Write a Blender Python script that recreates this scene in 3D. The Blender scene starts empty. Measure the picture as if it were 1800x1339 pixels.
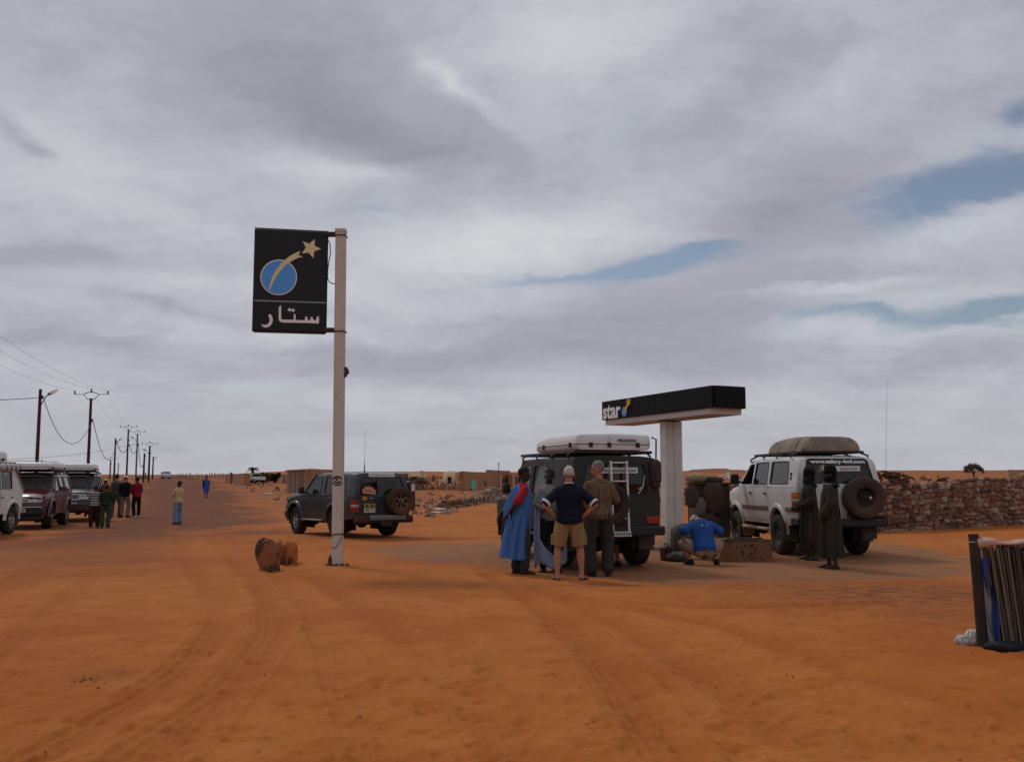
import bpy, bmesh, math, random
import numpy as np
from mathutils import Vector, Matrix, Euler, noise as mnoise
from mathutils.geometry import tessellate_polygon

S = bpy.context.scene
COL = S.collection
R = math.radians
PI = math.pi

# ------------------------------------------------------------------ camera
FPX = 1729.0
HORIZ = 848.0
TILT = math.atan((HORIZ - 669.5) / FPX)
CAMZ = 1.5
cam_d = bpy.data.cameras.new('camera')
cam_d.sensor_fit = 'HORIZONTAL'
cam_d.sensor_width = 36.0
cam_d.lens = 36.0 * FPX / 1800.0
cam_d.clip_start = 0.1
cam_d.clip_end = 6000.0
cam = bpy.data.objects.new('camera', cam_d)
COL.objects.link(cam)
cam.location = (0, 0, CAMZ)
cam.rotation_euler = (PI / 2 + TILT, 0, 0)
S.camera = cam

# ------------------------------------------------------------------ exposure
S.view_settings.view_transform = 'Standard'
S.view_settings.look = 'None'
S.view_settings.gamma = 1.0
S.view_settings.use_curve_mapping = False
S.view_settings.exposure = 0.17
S.cycles.max_bounces = 5
S.cycles.diffuse_bounces = 3
S.cycles.glossy_bounces = 3
S.cycles.transmission_bounces = 4
S.cycles.transparent_max_bounces = 12
S.cycles.caustics_reflective = False
S.cycles.caustics_refractive = False

# ------------------------------------------------------------------ node helpers
class NT:
    """thin wrapper that adds nodes and links them"""
    def __init__(self, tree):
        self.t = tree
    def new(self, kind, **kw):
        n = self.t.nodes.new(kind)
        for k, v in kw.items():
            setattr(n, k, v)
        return n
    def link(self, a, b):
        self.t.links.new(a, b)
    def put(self, sock, v):
        if v is None:
            return
        if isinstance(v, bpy.types.NodeSocket):
            self.t.links.new(v, sock)
        else:
            sock.default_value = v
    def math(self, op, a, b=None, c=None, clamp=False):
        n = self.new('ShaderNodeMath', operation=op)
        n.use_clamp = clamp
        self.put(n.inputs[0], a); self.put(n.inputs[1], b)
        if c is not None:
            self.put(n.inputs[2], c)
        return n.outputs[0]
    def vmath(self, op, a, b=None, scale=None):
        n = self.new('ShaderNodeVectorMath', operation=op)
        self.put(n.inputs[0], a)
        if b is not None:
            self.put(n.inputs[1], b)
        if scale is not None:
            self.put(n.inputs['Scale'], scale)
        return n.outputs['Value'] if op in ('LENGTH', 'DOT_PRODUCT', 'DISTANCE') else n.outputs[0]
    def noise(self, vec, scale=5.0, detail=4.0, rough=0.55, dist=0.0, color=False):
        n = self.new('ShaderNodeTexNoise')
        self.put(n.inputs['Vector'], vec)
        n.inputs['Scale'].default_value = scale
        n.inputs['Detail'].default_value = detail
        n.inputs['Roughness'].default_value = rough
        n.inputs['Distortion'].default_value = dist
        return n.outputs['Color'] if color else n.outputs['Fac']
    def ramp(self, fac, stops, interp='LINEAR'):
        n = self.new('ShaderNodeValToRGB')
        n.color_ramp.interpolation = interp
        el = n.color_ramp.elements
        while len(el) < len(stops):
            el.new(0.5)
        for e, (p, c) in zip(el, stops):
            e.position = p
            e.color = c if len(c) == 4 else (*c, 1)
        self.put(n.inputs[0], fac)
        return n.outputs[0]
    def mix(self, fac, a, b, mode='MIX'):
        n = self.new('ShaderNodeMix', data_type='RGBA', blend_type=mode)
        self.put(n.inputs[0], fac)
        self.put(n.inputs[6], a if isinstance(a, bpy.types.NodeSocket) else (*a[:3], 1))
        self.put(n.inputs[7], b if isinstance(b, bpy.types.NodeSocket) else (*b[:3], 1))
        return n.outputs[2]
    def smooth(self, v, lo, hi):
        n = self.new('ShaderNodeMapRange', interpolation_type='SMOOTHSTEP')
        self.put(n.inputs[0], v)
        n.inputs[1].default_value = lo; n.inputs[2].default_value = hi
        n.inputs[3].default_value = 0.0; n.inputs[4].default_value = 1.0
        return n.outputs[0]

def ray(u, v):
    """direction of the sight line through photo pixel (u, v)"""
    xc = (u - 900.0) / FPX; yc = -(v - 669.5) / FPX
    c, s = math.cos(TILT), math.sin(TILT)
    return Vector((xc, c - yc * s, s + yc * c))

def azel(u, v):
    d = ray(u, v).normalized()
    return math.atan2(d.x, d.y), math.asin(d.z)

# ------------------------------------------------------------------ sky
SUN_EL, SUN_AZ = R(50), R(-38)          # sun behind the clouds, ahead and to the left
W = bpy.data.worlds.new('World')
S.world = W
W.use_nodes = True
wt = NT(W.node_tree)
for n in list(W.node_tree.nodes):
    W.node_tree.nodes.remove(n)
w_out = wt.new('ShaderNodeOutputWorld')
sky = wt.new('ShaderNodeTexSky', sky_type='NISHITA')
sky.sun_disc = False
sky.sun_elevation = SUN_EL
sky.sun_rotation = SUN_AZ
sky.altitude = 300
sky.dust_density = 1.5
bg_blue = wt.new('ShaderNodeBackground')
wt.link(sky.outputs[0], bg_blue.inputs[0])
bg_blue.inputs[1].default_value = 0.060
tc = wt.new('ShaderNodeTexCoord')
dirv = tc.outputs['Generated']
sep = wt.new('ShaderNodeSeparateXYZ'); wt.link(dirv, sep.inputs[0])
dx, dy, dz = sep.outputs
az = wt.math('ARCTAN2', dx, dy)
el = wt.math('ARCSINE', dz)
zz = wt.math('ADD', wt.math('MAXIMUM', dz, 0.0), 0.27)
comb = wt.new('ShaderNodeCombineXYZ')
wt.put(comb.inputs[0], wt.math('DIVIDE', dx, zz)); wt.put(comb.inputs[1], wt.math('DIVIDE', dy, zz))
plane = comb.outputs[0]                                   # the flat cloud deck
# slow warp of the deck, then of the angles
wv = wt.noise(plane, 0.9, 3, 0.55, 0, True)
wv = wt.vmath('SUBTRACT', wv, (0.5, 0.5, 0.5))
plane_w = wt.vmath('ADD', plane, wt.vmath('SCALE', wv, scale=0.45))
wv2 = wt.noise(plane_w, 2.6, 5, 0.6, 0, True)
wv2 = wt.vmath('SUBTRACT', wv2, (0.5, 0.5, 0.5))
sp2 = wt.new('ShaderNodeSeparateXYZ'); wt.link(wv2, sp2.inputs[0])
az_w = wt.math('ADD', az, wt.math('MULTIPLY', sp2.outputs[0], 0.15))
el_w = wt.math('ADD', el, wt.math('MULTIPLY', sp2.outputs[1], 0.07))

def blob(u, v, hw, hh, tilt=0.0, sharp=1.0):
    """soft elliptical cloud feature centred on a direction, 1 in its middle"""
    a0, e0 = azel(u, v)
    c, s = math.cos(R(tilt)), math.sin(R(tilt))
    da = wt.math('SUBTRACT', az_w, a0); de = wt.math('SUBTRACT', el_w, e0)
    x = wt.math('MULTIPLY_ADD', da, c * FPX / hw, wt.math('MULTIPLY', de, s * FPX / hw))
    y = wt.math('MULTIPLY_ADD', da, -s * FPX / hh, wt.math('MULTIPLY', de, c * FPX / hh))
    r2 = wt.math('MULTIPLY_ADD', x, x, wt.math('MULTIPLY', y, y))
    return wt.math('POWER', 2.71828, wt.math('MULTIPLY', r2, -sharp))

def total(items):
    acc = None
    for k, it in items:
        t = wt.math('MULTIPLY', blob(*it), k)
        acc = t if acc is None else wt.math('ADD', acc, t)
    return acc

shade = total([(-0.55, (620, 130, 260, 120, -25)), (-0.75, (680, 265, 200, 52, -20)), (-0.45, (420, 120, 330, 90, -14)), (-0.45, (880, 275, 130, 50, -20)), (-0.3, (520, 20, 260, 60, 0)),
               (-0.75, (90, 458, 190, 32, 2)), (-0.45, (255, 538, 150, 9, -6)), (-0.6, (170, 615, 400, 40, -4)), (-0.35, (300, 585, 60, 8, 0)),
               (-0.8, (1080, 590, 330, 60, 6)), (-0.6, (1270, 625, 160, 50, 0)), (-0.75, (1330, 390, 240, 70, 10)), (-0.45, (1330, 130, 240, 60, 14)),
               (-0.9, (20, 225, 60, 20, -35)), (-0.5, (60, 262, 50, 8, -5)), (-0.5, (1560, 470, 170, 26, 6)), (-0.4, (300, 350, 260, 24, -3)),
               (-0.5, (1600, 230, 240, 60, 15)), (-0.35, (1640, 640, 200, 30, 4)), (-0.4, (760, 650, 200, 40, 0)),
               (1.25, (900, 425, 300, 52, 8)), (1.0, (600, 300, 150, 26, -3)), (0.6, (120, 270, 200, 50, -12)), (0.5, (160, 340, 220, 24, -6)),
               (0.75, (1450, 585, 260, 28, 4)), (0.7, (960, 90, 180, 110, 30)), (0.95, (810, 150, 100, 18, -40)), (0.5, (1130, 60, 120, 60, 30)),
               (0.55, (330, 490, 330, 26, 3)), (0.6, (480, 590, 240, 24, 0)), (0.5, (1180, 165, 120, 34, 25)), (0.5, (730, 530, 200, 30, 0)),
               (0.8, (1450, 505, 150, 10, 8)), (0.5, (900, 700, 600, 36, 0)), (0.4, (1650, 420, 160, 40, 10)), (0.5, (1500, 120, 120, 30, 25))])
n_big = wt.noise(plane_w, 1.5, 6, 0.55)
n_mid = wt.noise(plane_w, 3.6, 6, 0.6, 0.2)
# puffy cells and combed streaks, lower left to upper right
mp = wt.new('ShaderNodeMapping'); wt.link(plane_w, mp.inputs[0])
mp.inputs['Rotation'].default_value = (0, 0, R(32)); mp.inputs['Scale'].default_value = (0.6, 1.7, 1)
n_str = wt.noise(mp.outputs[0], 5.0, 5, 0.6, 0.4)
angc = wt.new('ShaderNodeCombineXYZ'); wt.put(angc.inputs[0], az_w); wt.put(angc.inputs[1], wt.math('MULTIPLY', el_w, 1.7))
n_fine = wt.noise(angc.outputs[0], 26.0, 7, 0.62, 0.4)
n_puff = wt.noise(angc.outputs[0], 8.0, 6, 0.6, 0.6)
lum = wt.math('MULTIPLY_ADD', shade, 0.36, 0.52)
lum = wt.math('MULTIPLY_ADD', wt.math('SUBTRACT', n_big, 0.5), 0.55, lum)
lum = wt.math('MULTIPLY_ADD', wt.math('SUBTRACT', n_mid, 0.5), 0.33, lum)
lum = wt.math('MULTIPLY_ADD', wt.math('SUBTRACT', n_str, 0.5), 0.34, lum)
lum = wt.math('MULTIPLY_ADD', wt.math('SUBTRACT', n_fine, 0.5), 0.26, lum)
lum = wt.math('MULTIPLY_ADD', wt.math('SUBTRACT', n_puff, 0.5), 0.36, lum)
cloud_col = wt.ramp(lum, [(-0.0, (0.262, 0.262, 0.305)), (0.36, (0.345, 0.350, 0.408)), (0.62, (0.440, 0.453, 0.503)), (1.0, (0.572, 0.582, 0.600))])
# dustier air low down
low = wt.math('SUBTRACT', 1.0, wt.smooth(el, 0.0, 0.15), clamp=True)
cloud_col = wt.mix(wt.math('MULTIPLY', low, 0.35), cloud_col, (0.445, 0.43, 0.448))
bg_cloud = wt.new('ShaderNodeBackground'); wt.link(cloud_col, bg_cloud.inputs[0])
bg_cloud.inputs[1].default_value = 1.0
gaps = total([(1.35, (1720, 318, 200, 34, 12)), (1.35, (1175, 472, 130, 25, 10)), (0.85, (960, 493, 170, 10, 2)), (1.25, (1730, 548, 180, 20, 3)),
              (0.9, (1795, 192, 40, 26, 20)), (0.75, (1500, 545, 160, 13, 2)), (0.75, (430, 686, 150, 12, 2)), (0.6, (640, 372, 90, 8, -4)), (0.4, (1115, 215, 60, 40, 40)),
              (0.6, (1240, 436, 70, 10, 8)), (0.4, (350, 713, 120, 8, 0)), (0.4, (1500, 340, 80, 12, 10))])
gaps = wt.math('ADD', gaps, wt.math('MULTIPLY', wt.math('SUBTRACT', n_str, 0.5), 1.0))
gaps = wt.math('ADD', gaps, wt.math('MULTIPLY', wt.math('SUBTRACT', n_mid, 0.5), 0.6))
gaps = wt.math('ADD', gaps, wt.math('MULTIPLY', wt.math('SUBTRACT', n_fine, 0.5), 0.9))
gaps = wt.math('ADD', gaps, wt.math('MULTIPLY', wt.math('SUBTRACT', n_puff, 0.5), 0.7))
open_ = wt.math('MULTIPLY', wt.smooth(gaps, 0.08, 1.12), 0.90)
mixs = wt.new('ShaderNodeMixShader')
wt.put(mixs.inputs[0], open_)
wt.link(bg_cloud.outputs[0], mixs.inputs[1]); wt.link(bg_blue.outputs[0], mixs.inputs[2])
wt.link(mixs.outputs[0], w_out.inputs[0])

# ------------------------------------------------------------------ sun behind cloud
sun_d = bpy.data.lights.new('sun', 'SUN')
sun_d.energy = 0.95
sun_d.angle = R(10)
sun_d.color = (1.0, 0.95, 0.88)
sun = bpy.data.objects.new('sun', sun_d)
COL.objects.link(sun)
sv = Vector((math.sin(SUN_AZ) * math.cos(SUN_EL), math.cos(SUN_AZ) * math.cos(SUN_EL), math.sin(SUN_EL)))
sun.rotation_euler = (-sv).to_track_quat('-Z', 'Y').to_euler()
sun.location = (0, 0, 60)
# ------------------------------------------------------------------ materials
MATS = {}
def material(name, col, rough=0.7, metal=0.0, var=0.0, vscale=6.0, dust=0.0, bump=0.0, bscale=40.0, spec=0.3, alt=None, altscale=3.0, altedge=(0.5, 0.6), coat=0.0, dustcol=(0.30, 0.115, 0.04), dustheight=None, stretch=None):
    if name in MATS:
        return MATS[name]
    m = bpy.data.materials.new(name)
    m.use_nodes = True
    t = NT(m.node_tree)
    b = m.node_tree.nodes['Principled BSDF']
    b.inputs['Roughness'].default_value = rough
    b.inputs['Metallic'].default_value = metal
    b.inputs['Specular IOR Level'].default_value = spec
    b.inputs['Coat Weight'].default_value = coat
    tcn = t.new('ShaderNodeTexCoord')
    vec = tcn.outputs['Object']
    if stretch:
        mp_ = t.new('ShaderNodeMapping'); t.link(vec, mp_.inputs[0]); mp_.inputs['Scale'].default_value = stretch
        vec = mp_.outputs[0]
    c = None
    if alt is not None:
        f = t.smooth(t.noise(vec, altscale, 5, 0.6), *altedge)
        c = t.mix(f, col, alt)
    if var > 0:
        f = t.noise(vec, vscale, 5, 0.6)
        f = t.math('MULTIPLY_ADD', t.math('SUBTRACT', f, 0.5), 2 * var, 1.0)
        cm = t.new('ShaderNodeCombineColor')
        for k in range(3):
            t.put(cm.inputs[k], f)
        c = t.mix(1.0, c if c is not None else col, cm.outputs[0], 'MULTIPLY')
    if dust > 0 or dustheight:
        f = t.noise(vec, 2.2, 6, 0.65)
        f = t.smooth(f, 0.42, 0.70)
        f = t.math('MULTIPLY', f, dust)
        if dustheight:                       # road dirt thrown up along the lower flanks
            sp = t.new('ShaderNodeSeparateXYZ'); t.link(tcn.outputs['Object'], sp.inputs[0])
            zj = t.math('MULTIPLY_ADD', t.noise(vec, 5.0, 5, 0.65), 0.55, t.math('SUBTRACT', sp.outputs[2], 0.27))
            g = t.math('SUBTRACT', 1.0, t.smooth(zj, dustheight[0], dustheight[1]))
            f = t.math('MAXIMUM', f, t.math('MULTIPLY', g, dustheight[2]))
        c = t.mix(f, c if c is not None else col, dustcol)
        rr = t.math('MULTIPLY_ADD', f, 0.5, rough, clamp=True)
        t.link(rr, b.inputs['Roughness'])
    if c is None:
        b.inputs['Base Color'].default_value = (*col, 1)
    else:
        t.link(c, b.inputs['Base Color'])
    if bump > 0:
        bn = t.new('ShaderNodeBump'); bn.inputs['Strength'].default_value = 1.0; bn.inputs['Distance'].default_value = bump
        t.link(t.noise(vec, bscale, 5, 0.6), bn.inputs['Height']); t.link(bn.outputs[0], b.inputs['Normal'])
    MATS[name] = m
    return m

def glass_material(name, tint=(0.10, 0.12, 0.12), dens=0.75):
    if name in MATS:
        return MATS[name]
    m = bpy.data.materials.new(name); m.use_nodes = True
    t = NT(m.node_tree)
    out = m.node_tree.nodes['Material Output']
    m.node_tree.nodes.remove(m.node_tree.nodes['Principled BSDF'])
    tr = t.new('ShaderNodeBsdfTransparent'); tr.inputs[0].default_value = (*[min(1, 1 - dens + x * 0.3) for x in tint], 1)
    gl = t.new('ShaderNodeBsdfGlossy'); gl.inputs['Roughness'].default_value = 0.03; gl.inputs[0].default_value = (0.9, 0.9, 0.9, 1)
    df = t.new('ShaderNodeBsdfDiffuse'); df.inputs[0].default_value = (0.20, 0.13, 0.085, 1)   # dust film
    fr = t.new('ShaderNodeFresnel'); fr.inputs[0].default_value = 1.5
    mx = t.new('ShaderNodeMixShader'); t.link(fr.outputs[0], mx.inputs[0]); t.link(tr.outputs[0], mx.inputs[1]); t.link(gl.outputs[0], mx.inputs[2])
    m2 = t.new('ShaderNodeMixShader')
    tcn = t.new('ShaderNodeTexCoord')
    f = t.math('MULTIPLY', t.smooth(t.noise(tcn.outputs['Object'], 3.0, 5, 0.6), 0.35, 0.75), 0.22)
    t.put(m2.inputs[0], f); t.link(mx.outputs[0], m2.inputs[1]); t.link(df.outputs[0], m2.inputs[2])
    t.link(m2.outputs[0], out.inputs[0])
    MATS[name] = m
    return m

# ------------------------------------------------------------------ object helpers
def tag(o, label=None, cat=None, group=None, kind=None):
    if label: o['label'] = label
    if cat: o['category'] = cat
    if group: o['group'] = group
    if kind: o['kind'] = kind
    return o

def thing(name, label, cat, loc=(0, 0, 0), rz=0.0, group=None, scale=1.0):
    o = bpy.data.objects.new(name, None)
    o.empty_display_size = 0.2
    COL.objects.link(o)
    o.location = loc; o.rotation_euler = (0, 0, rz); o.scale = (scale,) * 3
    return tag(o, label, cat, group)

def copy_tree(o, parent=None):
    c = o.copy(); COL.objects.link(c)
    c.parent = parent
    for ch in list(o.children):
        copy_tree(ch, c)
    return c

class MB:
    """collects faces; build() links them as one mesh object"""
    def __init__(self):
        self.v = []; self.f = []; self.mi = []; self.cur = 0
    def add(self, vs, fs, M=None):
        n = len(self.v)
        if M is not None:
            vs = [M @ Vector(p) for p in vs]
        self.v.extend([tuple(p) for p in vs])
        self.f.extend([tuple(i + n for i in f) for f in fs])
        self.mi.extend([self.cur] * len(fs))
        return self
    def box(self, c, s, b=0.0, rot=None):
        """box centred on c of size s with chamfer b"""
        hx, hy, hz = s[0] / 2, s[1] / 2, s[2] / 2
        M = Matrix.Translation(Vector(c)) @ (Euler(rot).to_matrix().to_4x4() if rot is not None else Matrix())
        if b <= 0:
            vs = [(x * hx, y * hy, z * hz) for x in (-1, 1) for y in (-1, 1) for z in (-1, 1)]
            fs = [(0, 1, 3, 2), (4, 6, 7, 5), (0, 4, 5, 1), (2, 3, 7, 6), (0, 2, 6, 4), (1, 5, 7, 3)]
            return self.add(vs, fs, M)
        b = min(b, hx * .95, hy * .95, hz * .95)
        vs = []; idx = {}
        for x in (-1, 1):
            for y in (-1, 1):
                for z in (-1, 1):
                    for k in range(3):
                        p = [x * (hx - b), y * (hy - b), z * (hz - b)]
                        p[k] = (x, y, z)[k] * (hx, hy, hz)[k]
                        idx[(x, y, z, k)] = len(vs); vs.append(tuple(p))
        fs = []
        for k in range(3):
            a, c_ = (k + 1) % 3, (k + 2) % 3
            for s_ in (-1, 1):
                q = []
                for (p1, p2) in ((-1, -1), (1, -1), (1, 1), (-1, 1)):
                    t = [0, 0, 0]; t[k] = s_; t[a] = p1; t[c_] = p2
                    q.append(idx[(*t, k)])
                fs.append(tuple(q if s_ > 0 else q[::-1]))
            # edges along axis k
            for p1 in (-1, 1):
                for p2 in (-1, 1):
                    q = []
                    for (s_, kk) in ((-1, a), (1, a), (1, c_), (-1, c_)):
                        t = [0, 0, 0]; t[k] = s_; t[a] = p1; t[c_] = p2
                        q.append(idx[(*t, kk)])
                    fs.append(tuple(q if p1 * p2 < 0 else q[::-1]))
        for x in (-1, 1):
            for y in (-1, 1):
                for z in (-1, 1):
                    q = [idx[(x, y, z, k)] for k in range(3)]
                    fs.append(tuple(q if x * y * z > 0 else q[::-1]))
        return self.add(vs, fs, M)
    def rings(self, rings, close=True, cap=True, M=None):
        """loft through equal-length rings of points"""
        n = len(rings[0]); vs = [p for r_ in rings for p in r_]; fs = []
        m = n if close else n - 1
        for i in range(len(rings) - 1):
            for j in range(m):
                a = i * n + j; b_ = i * n + (j + 1) % n
                fs.append((a, b_, b_ + n, a + n))
        if cap and close:
            fs.append(tuple(range(n))[::-1]); fs.append(tuple(range((len(rings) - 1) * n, len(rings) * n)))
        return self.add(vs, fs, M)
    def tube(self, pts, r, n=8, cap=True):
        """round bar through points; r one radius or one per point"""
        pts = [Vector(p) for p in pts]
        rs = r if isinstance(r, (list, tuple)) else [r] * len(pts)
        rings = []; up = None
        for i, p in enumerate(pts):
            d = (pts[min(i + 1, len(pts) - 1)] - pts[max(i - 1, 0)])
            if d.length < 1e-9: d = Vector((0, 0, 1))
            d.normalize()
            if up is None:
                up = Vector((0, 0, 1)) if abs(d.z) < 0.9 else Vector((1, 0, 0))
            s_ = d.cross(up)
            if s_.length < 1e-6:
                s_ = d.cross(Vector((1, 0.3, 0)))
            s_.normalize(); up = s_.cross(d).normalized()
            rings.append([p + (s_ * math.cos(2 * PI * k / n) + up * math.sin(2 * PI * k / n)) * rs[i] for k in range(n)])
        return self.rings(rings, True, cap)
    def lathe(self, prof, n=24, M=None, cap=False):
        """prof: (radius, height) pairs turned round the local z axis"""
        rings = [[(r_ * math.cos(2 * PI * k / n), r_ * math.sin(2 * PI * k / n), z) for k in range(n)] for r_, z in prof]
        return self.rings(rings, True, cap, M)
    def ell(self, c, r, n=12, m=8, M=None):
        c = Vector(c); rings = []
        for i in range(m + 1):
            a = -PI / 2 + PI * i / m
            rr = max(math.cos(a), 0.02)
            rings.append([(c.x + r[0] * rr * math.cos(2 * PI * k / n), c.y + r[1] * rr * math.sin(2 * PI * k / n), c.z + r[2] * math.sin(a)) for k in range(n)])
        return self.rings(rings, True, True, M)
    def prism(self, loop, h0, h1, M=None):
        """flat outline in local xy raised from h0 to h1"""
        n = len(loop)
        area = sum(loop[i][0] * loop[(i + 1) % n][1] - loop[(i + 1) % n][0] * loop[i][1] for i in range(n))
        if area < 0: loop = loop[::-1]
        vs = [(x, y, h0) for x, y in loop] + [(x, y, h1) for x, y in loop]
        tris = tessellate_polygon([[Vector((x, y, 0)) for x, y in loop]])
        fs = []
        for t in tris:
            a, b_, c_ = (Vector((*loop[i], 0)) for i in t)
            if (b_ - a).cross(c_ - a).z < 0: t = t[::-1]
            fs.append(tuple(i + n for i in t)); fs.append(tuple(t[::-1]))
        for i in range(n):
            j = (i + 1) % n
            fs.append((i, j, j + n, i + n))
        return self.add(vs, fs, M)
    def build(self, name, mats, parent=None, sharp=35.0, loc=None, rot=None):
        me = bpy.data.meshes.new(name)
        me.from_pydata(self.v, [], self.f)
        mats = mats if isinstance(mats, (list, tuple)) else [mats]
        for m in mats:
            me.materials.append(m)
        if len(mats) > 1:
            me.polygons.foreach_set('material_index', self.mi)
        if sharp is not None:
            me.polygons.foreach_set('use_smooth', [True] * len(me.polygons))
            me.set_sharp_from_angle(angle=R(sharp))
        me.update()
        return link(name, me, parent, loc, rot)

def link(name, me, parent=None, loc=None, rot=None):
    o = bpy.data.objects.new(name, me)
    COL.objects.link(o)
    if parent is not None: o.parent = parent
    if loc is not None: o.location = loc
    if rot is not None: o.rotation_euler = rot
    return o

def evaluated(o, name=None):
    """bake an object's modifiers or text into a plain mesh"""
    dg = bpy.context.evaluated_depsgraph_get()
    me = bpy.data.meshes.new_from_object(o.evaluated_get(dg), depsgraph=dg)
    return me

def text_mesh(body, size, thick=0.002, bold=0.0, shear=0.0, align='CENTER'):
    cu = bpy.data.curves.new('lettering', 'FONT')
    cu.body = body; cu.size = size; cu.extrude = thick; cu.offset = bold; cu.shear = shear
    cu.align_x = align; cu.align_y = 'CENTER'; cu.resolution_u = 3
    o = bpy.data.objects.new('lettering', cu)
    COL.objects.link(o)
    bpy.context.view_layer.update()
    me = evaluated(o)
    bpy.data.objects.remove(o)
    return me

def text_obj(name, body, size, mat, parent, M, width=None, thick=0.002, bold=0.0, shear=0.0, height=None):
    """flat lettering; local x runs along the text, z stands off the surface"""
    me = text_mesh(body, size, thick, bold, shear)
    n = len(me.vertices); co = np.empty(n * 3); me.vertices.foreach_get('co', co); co = co.reshape(-1, 3)
    co[:, :2] -= (co[:, :2].max(0) + co[:, :2].min(0)) / 2
    if width: co[:, 0] *= width / (co[:, 0].max() - co[:, 0].min())
    if height: co[:, 1] *= height / (co[:, 1].max() - co[:, 1].min())
    me.vertices.foreach_set('co', co.ravel()); me.update()
    me.materials.clear(); me.materials.append(mat)
    me.transform(M)
    return link(name, me, parent)

def panel(outer, holes, cuts_a, cuts_b, fmap, thick=0.0):
    """flat outline with holes, cut into strips and wrapped onto a surface by fmap(a, b); returns MB data"""
    loops = [[Vector((a, b, 0)) for a, b in outer]] + [[Vector((a, b, 0)) for a, b in h] for h in holes]
    flat = [p for l in loops for p in l]
    bm = bmesh.new()
    vs = [bm.verts.new(p) for p in flat]
    for t in tessellate_polygon(loops):
        try: bm.faces.new([vs[i] for i in t])
        except ValueError: pass
    for k, cuts in ((0, cuts_a), (1, cuts_b)):
        for c in cuts:
            no = Vector((1, 0, 0)) if k == 0 else Vector((0, 1, 0))
            bmesh.ops.bisect_plane(bm, geom=bm.verts[:] + bm.edges[:] + bm.faces[:], dist=1e-6, plane_co=no * c, plane_no=no)
    bm.normal_update()
    for f in bm.faces:
        if f.normal.z < 0: f.normal_flip()
    return bm

def rounded(pts, r, n=4):
    """round the corners of a closed 2D outline"""
    out = []; m = len(pts)
    for i in range(m):
        p = Vector(pts[i]); a = Vector(pts[i - 1]) - p; b = Vector(pts[(i + 1) % m]) - p
        rr = min(r, a.length * .45, b.length * .45)
        a = p + a.normalized() * rr; b = p + b.normalized() * rr
        for k in range(n + 1):
            t = k / n
            q = a * (1 - t) ** 2 + p * 2 * t * (1 - t) + b * t ** 2
            out.append((q.x, q.y))
    return out
# ------------------------------------------------------------------ terrain
rng = np.random.default_rng(11)
PL = np.array([(0, 0), (48, 0), (62, .02), (83, .2), (110, .72), (137, 1.30), (160, 1.62), (220, 2.1), (300, 2.75), (400, 3.6), (600, 5.3), (900, 8.0), (4000, 8.0)])
PR = np.array([(0, 0), (40, 0), (60, .0), (83, .17), (105, .40), (160, .72), (220, 1.35), (300, 2.6), (400, 4.4), (600, 7.6), (900, 10.8), (4000, 10.8)])
_lat = {}
def vnoise(x, y, seed):
    """smooth value noise on arrays"""
    if seed not in _lat:
        _lat[seed] = np.random.default_rng(seed).random((256, 256)) * 2 - 1
    L = _lat[seed]
    xi = np.floor(x).astype(int); yi = np.floor(y).astype(int)
    fx = x - xi; fy = y - yi
    fx = fx * fx * (3 - 2 * fx); fy = fy * fy * (3 - 2 * fy)
    a = L[xi & 255, yi & 255]; b = L[(xi + 1) & 255, yi & 255]; c = L[xi & 255, (yi + 1) & 255]; d = L[(xi + 1) & 255, (yi + 1) & 255]
    return (a * (1 - fx) + b * fx) * (1 - fy) + (c * (1 - fx) + d * fx) * fy
def fbm(x, y, seed, oct_=4, gain=0.5):
    s = 0; a = 1.0
    for k in range(oct_):
        s = s + a * vnoise(x * 2 ** k + 13.7 * k, y * 2 ** k + 7.1 * k, seed + k); a *= gain
    return s

def zbase(x, y):
    x = np.asarray(x, float); y = np.asarray(y, float)
    r = np.hypot(x, y); azm = np.arctan2(x, y)
    l = np.interp(r, PL[:, 0], PL[:, 1]); rr = np.interp(r, PR[:, 0], PR[:, 1])
    w = np.clip((azm + 0.305) / 0.09, 0, 1); w = w * w * (3 - 2 * w)
    w = np.where(np.abs(azm) > 2.2, 0.5, w)
    z = l * (1 - w) + rr * w
    far = np.clip((r - 45) / 60, 0, 1)
    z = z + far * 0.10 * fbm(x / 16, y / 16, 3, 3) + np.clip((r - 200) / 300, 0, 1) * 0.7 * fbm(x / 70, y / 70, 9, 3)
    # sand banked up in front of the long stone wall and rising to the right
    t = np.clip((x - 11.0) / 7.0, 0, 1.4); q = np.exp(-((y - 31.0 - (x - 11) * .15) / 4.0) ** 2)
    z = z + 0.12 * t * q
    # sand bank drifted against the collapsed wall beyond the pump
    z = z + 0.66 * np.exp(-((x - 2.2) / 5.2) ** 2 - ((y - 60.0) / 13.0) ** 2)
    # gentle hummocks in the open yard
    z = z + np.clip((r - 6) / 10, 0, 1) * 0.035 * fbm(x / 5.5, y / 5.5, 21, 3)
    return z
def zg(x, y):
    return float(zbase(x, y))

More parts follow.
